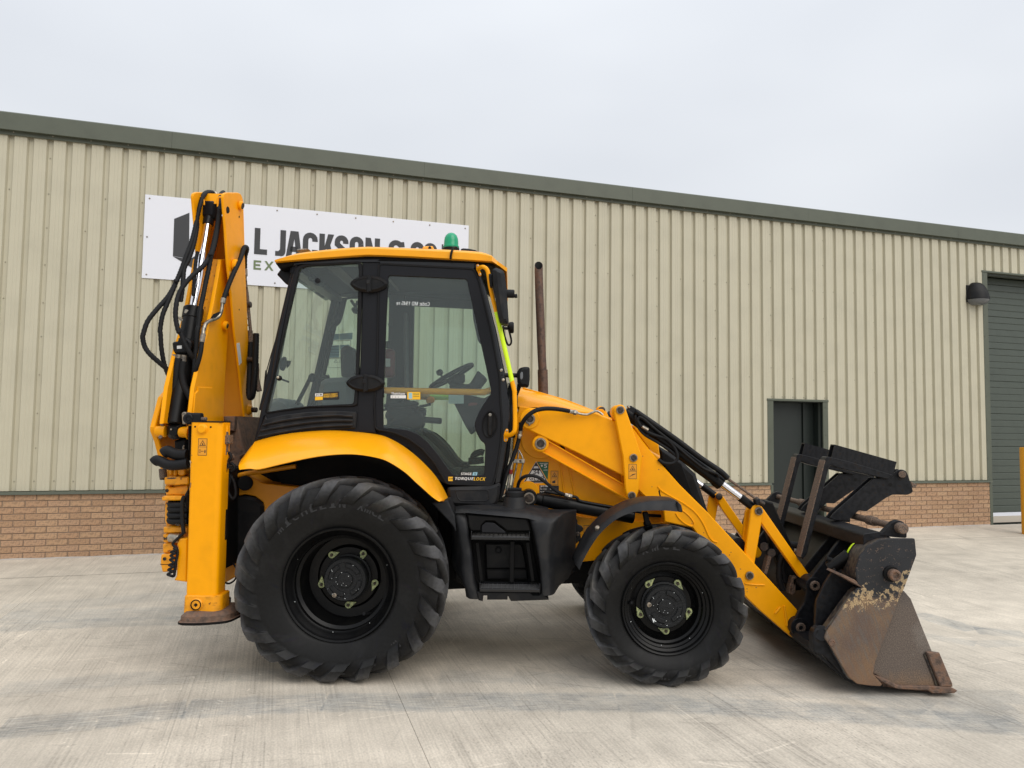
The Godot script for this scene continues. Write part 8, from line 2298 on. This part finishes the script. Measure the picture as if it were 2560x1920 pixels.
	part("oval_hole", ext(roundp(pv([0.539, 3.377, 0.516, 3.405, 0.477, 3.403, 0.467, 3.376, 0.488, 3.355, 0.526, 3.344]), 0.012, 3), -2.215, -2.2135, "x", 0.0), M.black_deep, dip)
	for q in [pv([0.277, 3.394, 0.257, 3.405, 0.255, 3.389, 0.271, 3.38]), pv([0.203, 2.654, 0.191, 2.657, 0.189, 2.645, 0.202, 2.643])]:
		part("paint_chip", ext(q, -2.215, -2.2138, "x", 0.0), M.black_deep, dip)
	part("dipper_foot", ext(pv([0.078, 1.608, -0.238, 1.624, -0.246, 1.608, -0.067, 1.583, 0.077, 1.592]), -2.46, -2.205, "x", 0.006), M.yellow_paint, dip)
	for q in [Vector3(-2.194, 1.847, -0.1), Vector3(-2.193, 1.658, -0.15), Vector3(-2.205, 2.264, 0)]:
		part("side_bolt", rod(q, q + Vector3(0.05, 0, 0), 0.022, 14, 0.004), M.pin_steel, dip)
	part("bolt_boss", lathe(pv([0.05, -0.01, 0.045, 0.01, 0.03, 0.03, 0, 0.03]), Vector3(-2.218, 1.849, -0.1), Vector3(1, 0, 0), 20), M.yellow_paint, dip)
	part("info_label", ext(pv([0.23, 2.37, 0.168, 2.385, 0.104, 2.23, 0.157, 2.202]), -2.215, -2.2125, "x", 0.0), M.decal_white, dip)
	# dipper ram between the plates
	var r0 := Vector3(-2.448, 1.667, 0.77)
	var r1 := Vector3(-2.409, 3.424, 0.36)
	var rd := (r1 - r0).normalized()
	var top := Vector3(-2.408, 2.66, 0.56)
	var len := r0.distance_to(r1) * 0.53
	var ram := part("dipper_ram", rod(r0 + rd * 0.05, r0 + rd * len, 0.068, 28, 0.008), M.ram_black, L)
	part("ram_gland", rod(r0 + rd * (len - 0.09), r0 + rd * (len + 0.006), 0.074, 28, 0.008), M.ram_black, ram)
	part("piston_rod", rod(r0 + rd * len, r1 - rd * 0.06, 0.0345, 24, 0.002), M.chrome, ram)
	part("rod_neck", rod(r1 - rd * 0.14, r1 - rd * 0.05, 0.042, 20), M.black_paint, ram)
	part("rod_head", ext(roundp(pv([r1.x - 0.062, r1.y - 0.085, r1.x + 0.062, r1.y - 0.085, r1.x + 0.068, r1.y - 0.02, r1.x + 0.062, r1.y + 0.065, r1.x - 0.062, r1.y + 0.065, r1.x - 0.068, r1.y - 0.02]), 0.03, 4), r1.z - 0.06, r1.z + 0.06, "z", 0.025), M.black_paint, ram)
	part("rod_pin", rod(Vector3(-2.44, r1.y + 0.01, r1.z - 0.01), Vector3(-2.24, r1.y + 0.01, r1.z - 0.01), 0.026, 16), M.pin_steel, ram)
	part("ram_foot", ext(roundp(pv([-2.49, 1.718, -2.468, 1.731, -2.388, 1.726, -2.377, 1.699, -2.379, 1.623, -2.415, 1.608, -2.463, 1.611, -2.492, 1.635]), 0.02, 4), 0.68, 0.80, "z", 0.03), M.ram_black, ram)
	part("grease_nipple", lathe(pv([0.008, 0, 0.006, 0.008, 0, 0.01]), Vector3(-2.447, 1.681, 0.8), Vector3(0, 0, 1), 8), M.zinc, ram)
	# valve and hoses at the ram
	var vb := part("hose_valve", ext(roundp(pv([-2.498, 2.312, -2.488, 2.322, -2.456, 2.326, -2.456, 2.351, -2.408, 2.359, -2.376, 2.342, -2.357, 2.32, -2.362, 2.271, -2.379, 2.242, -2.474, 2.232, -2.49, 2.262]), 0.01, 3), 0.64, 0.74, "z", 0.012), M.black_rubber, L)
	part("tag", ext(pv([-2.458, 2.292, -2.423, 2.295, -2.422, 2.272, -2.457, 2.269]), 0.74, 0.7412, "z", 0.0), M.decal_white, vb)
	for q in [[403, 358, 398, 428], [446, 358, 444, 402], [503, 362, 496, 435]]:
		part("fitting", rod(ona2(q[0], q[1], 0.72), ona2(q[2], q[3], 0.72), 0.021, 10), M.pin_ring, vb)
	for q in [[pv3([-2.482, 2.186, 0.72, -2.496, 2.107, 0.72, -2.51, 2.015, 0.72, -2.513, 1.93, 0.72, -2.504, 1.888, 0.72]), 0.026], [pv3([-2.441, 2.199, 0.74, -2.454, 2.085, 0.74, -2.463, 1.972, 0.74, -2.47, 1.873, 0.74, -2.474, 1.842, 0.74]), 0.026], [pv3([-2.405, 2.178, 0.74, -2.411, 2.086, 0.74, -2.394, 2.001, 0.74, -2.364, 1.945, 0.74, -2.34, 1.903, 0.74]), 0.026]]:
		part("hydraulic_hose", tube(q[0], q[1], 10), M.hose, vb)
	part("fitting", rod(Vector3(-2.475, 1.845, 0.74), Vector3(-2.471, 1.799, 0.76), 0.031, 12), M.zinc, vb)
	part("elbow", tube(pv3([-2.462, 1.799, 0.78, -2.464, 1.774, 0.78, -2.458, 1.757, 0.78]), 0.03, 10), M.black_rubber, vb)
	var hoses := [
		[pv3([-2.446, 3.594, 0.25, -2.443, 3.568, 0.34, -2.434, 3.511, 0.44, -2.432, 3.416, 0.5, -2.439, 3.334, 0.52, -2.443, 3.238, 0.54, -2.453, 3.1, 0.58, -2.471, 2.986, 0.62, -2.481, 2.916, 0.64, -2.502, 2.797, 0.68, -2.533, 2.663, 0.74, -2.592, 2.545, 0.8, -2.632, 2.454, 0.84, -2.649, 2.36, 0.86, -2.651, 2.33, 0.86, -2.638, 2.269, 0.85, -2.601, 2.215, 0.84, -2.548, 2.157, 0.8, -2.516, 2.118, 0.76, -2.503, 2.085, 0.74]), 0.0165],
		[pv3([-2.48, 3.581, 0.28, -2.455, 3.493, 0.46, -2.445, 3.387, 0.52, -2.447, 3.268, 0.54, -2.453, 3.043, 0.6, -2.472, 2.933, 0.63, -2.47, 2.824, 0.66, -2.461, 2.714, 0.7, -2.516, 2.844, 0.7]), 0.0],
		[pv3([-2.442, 3.503, 0.44, -2.461, 3.452, 0.48, -2.45, 3.319, 0.52, -2.437, 3.241, 0.53, -2.438, 3.095, 0.57, -2.454, 2.967, 0.61, -2.473, 2.886, 0.64, -2.464, 2.778, 0.67, -2.455, 2.7, 0.7, -2.454, 2.624, 0.72]), 0.0165],
		[pv3([-2.504, 2.784, 0.69, -2.513, 2.71, 0.72, -2.532, 2.602, 0.76, -2.55, 2.505, 0.79, -2.558, 2.397, 0.8, -2.554, 2.374, 0.8, -2.549, 2.277, 0.79, -2.539, 2.181, 0.77, -2.528, 2.119, 0.75, -2.506, 2.063, 0.74]), 0.0155],
		[pv3([-2.368, 3.605, 0.22, -2.331, 3.538, 0.36, -2.296, 3.415, 0.46, -2.295, 3.325, 0.48, -2.298, 3.221, 0.5, -2.304, 3.107, 0.53, -2.311, 3.018, 0.56, -2.337, 2.915, 0.62, -2.388, 2.828, 0.68, -2.432, 2.747, 0.72, -2.458, 2.662, 0.75, -2.46, 2.557, 0.78, -2.45, 2.471, 0.79, -2.426, 2.386, 0.79, -2.424, 2.4, 0.78, -2.393, 2.316, 0.77, -2.357, 2.241, 0.75, -2.34, 2.202, 0.72]), 0.0165],
		[pv3([-2.288, 3.43, 0.46, -2.289, 3.317, 0.48, -2.292, 3.206, 0.5, -2.298, 3.092, 0.53, -2.307, 3.003, 0.56, -2.313, 2.902, 0.58, -2.323, 2.794, 0.6, -2.328, 2.678, 0.63, -2.333, 2.564, 0.66, -2.332, 2.445, 0.68, -2.328, 2.419, 0.7, -2.33, 2.289, 0.71, -2.331, 2.188, 0.72, -2.33, 2.045, 0.73]), 0.0165],
		[pv3([-2.437, 3.045, 0.5, -2.437, 2.995, 0.52, -2.426, 2.904, 0.56, -2.411, 2.807, 0.6, -2.396, 2.683, 0.64]), 0.0125]]
	for h in hoses:
		if h[1] > 0:
			part("boom_hose", tube(h[0], h[1], 10, 0.0022, true, 0.026), M.hose, L)
	part("hose_tie", rod(Vector3(-2.276, 3.378, 0.52), Vector3(-2.242, 3.383, 0.52), 0.008, 6), M.black_rubber, L)
	part("hose_tie", rod(Vector3(-2.312, 3.007, 0.6), Vector3(-2.272, 3.003, 0.6), 0.012, 6), M.black_rubber, L)
	part("hose_tie", rod(Vector3(-2.508, 2.782, 0.72), Vector3(-2.479, 2.772, 0.72), 0.012, 6), M.black_rubber, L)
	part("end_fitting", tube(pv3([-2.462, 3.603, 0.24, -2.435, 3.603, 0.24, -2.419, 3.591, 0.24, -2.414, 3.575, 0.24]), 0.011, 8), M.zinc, L)
	part("end_fitting", tube(pv3([-2.384, 3.604, 0.22, -2.372, 3.609, 0.22, -2.363, 3.602, 0.22]), 0.011, 8), M.zinc, L)
	for q in [pv3([-2.485, 3.492, 0.47, -2.455, 3.491, 0.47, -2.428, 3.477, 0.47, -2.417, 3.452, 0.47, -2.415, 3.425, 0.47]), pv3([-2.271, 3.487, 0.47, -2.299, 3.485, 0.47, -2.308, 3.469, 0.47, -2.306, 3.411, 0.47])]:
		part("hose_guide", tube(q, 0.008, 6), M.yellow_paint, L)
	# short pipes by the ram
	part("steel_pipe", tube(pv3([-2.437, 2.572, 0.62, -2.446, 2.539, 0.62, -2.456, 2.503, 0.62, -2.472, 2.466, 0.62, -2.485, 2.422, 0.62, -2.489, 2.427, 0.62]), 0.013, 8), M.zinc, L)
	part("steel_pipe", tube(pv3([-2.507, 2.52, 0.62, -2.488, 2.502, 0.62, -2.466, 2.495, 0.62]), 0.011, 8), M.zinc, L)
	part("pipe_nut", rod(Vector3(-2.444, 2.576, 0.62), Vector3(-2.448, 2.547, 0.62), 0.020, 8), M.zinc, L)
	part("red_band", rod(Vector3(-2.46, 2.492, 0.62), Vector3(-2.466, 2.481, 0.62), 0.0145, 10), M.label_red, L)
	# looped hose on the near face with its steel pipes
	var lh := part("boom_hose", tube(pv3([-2.244, 3.033, 0.02, -2.224, 3.109, 0.08, -2.182, 3.154, 0.16, -2.176, 3.16, 0.21, -2.179, 3.132, 0.25, -2.171, 3.045, 0.32, -2.18, 2.935, 0.4, -2.196, 2.85, 0.44, -2.207, 2.767, 0.48, -2.22, 2.682, 0.51]), 0.0175, 10, 0.0022, true, 0.026), M.hose, L)
	part("fitting", rod(Vector3(-2.219, 2.688, 0.51), Vector3(-2.222, 2.643, 0.52), 0.020, 10), M.zinc, lh)
	part("steel_pipe", tube(pv3([-2.223, 2.647, 0.52, -2.226, 2.586, 0.53, -2.235, 2.547, 0.54, -2.251, 2.517, 0.58, -2.262, 2.489, 0.66, -2.263, 2.455, 0.72, -2.261, 2.408, 0.75, -2.259, 2.419, 0.76, -2.256, 2.375, 0.77]), 0.0135, 10), M.zinc, lh)
	part("fitting", rod(Vector3(-2.255, 2.378, 0.77), Vector3(-2.255, 2.312, 0.79), 0.018, 10), M.pin_ring, lh)
	part("hydraulic_hose", tube(pv3([-2.255, 2.316, 0.79, -2.257, 2.244, 0.8, -2.27, 2.181, 0.8, -2.289, 2.126, 0.79, -2.322, 2.059, 0.74, -2.363, 1.978, 0.66]), 0.016, 8), M.hose, lh)
	part("rubber_wrap", ext(pv([-2.28, 2.515, -2.259, 2.549, -2.223, 2.566, -2.202, 2.569, -2.223, 2.545, -2.258, 2.508]), 0.59, 0.60, "z", 0.0), M.black_rubber, lh)
	part("fitting", rod(Vector3(-2.259, 3.033, -0.02), Vector3(-2.255, 2.967, -0.02), 0.021, 10), M.pin_ring, lh)
	part("steel_pipe", tube(pv3([-2.264, 2.98, -0.04, -2.255, 2.906, -0.04, -2.237, 2.799, -0.04, -2.223, 2.677, -0.04, -2.204, 2.53, -0.04, -2.203, 2.495, -0.04]), 0.014, 10), M.tine_steel, lh)
	part("fitting", rod(Vector3(-2.209, 2.513, -0.05), Vector3(-2.199, 2.407, -0.05), 0.022, 10), M.tine_steel, lh)
	for q in [pv3([-2.239, 2.931, -0.02, -2.255, 2.927, -0.02, -2.289, 2.922, -0.02, -2.29, 2.893, -0.02, -2.277, 2.871, -0.02, -2.231, 2.876, -0.02]), pv3([-2.22, 2.614, -0.03, -2.256, 2.608, -0.03, -2.281, 2.599, -0.03, -2.277, 2.569, -0.03, -2.262, 2.554, -0.03, -2.212, 2.557, -0.03])]:
		part("pipe_clip", tube(q, 0.009, 6), M.pin_ring, lh)
	part("cap_knob", rod(Vector3(-2.223, 2.728, -0.03), Vector3(-2.199, 2.729, -0.03), 0.026, 12), M.pin_steel, lh)
	part("boom_hose", tube(pv3([-2.2, 2.411, -0.05, -2.191, 2.258, -0.03, -2.181, 2.111, 0, -2.175, 1.998, 0.02, -2.159, 1.949, 0.04, -2.134, 1.957, 0.06, -2.119, 2.028, 0.07, -2.114, 2.171, 0.07, -2.113, 2.322, 0.07, -2.115, 2.474, 0.07]), 0.024, 10, 0.0022, true, 0.028), M.hose, lh)
	part("stub_pipe", tube(pv3([-2.115, 2.229, 0.04, -2.11, 2.173, 0.04, -2.11, 2.117, 0.04, -2.099, 2.061, 0.04, -2.082, 1.998, 0.04]), 0.022, 10), M.tine_steel, lh)

func ona2(cx: float, cy: float, z: float) -> Vector3:
	return Vector3((-0.510555 + cx * 0.00013079) * (6.138 - z), 1.718 + (0.141300 - cy * 0.00013079) * (6.138 - z), z)
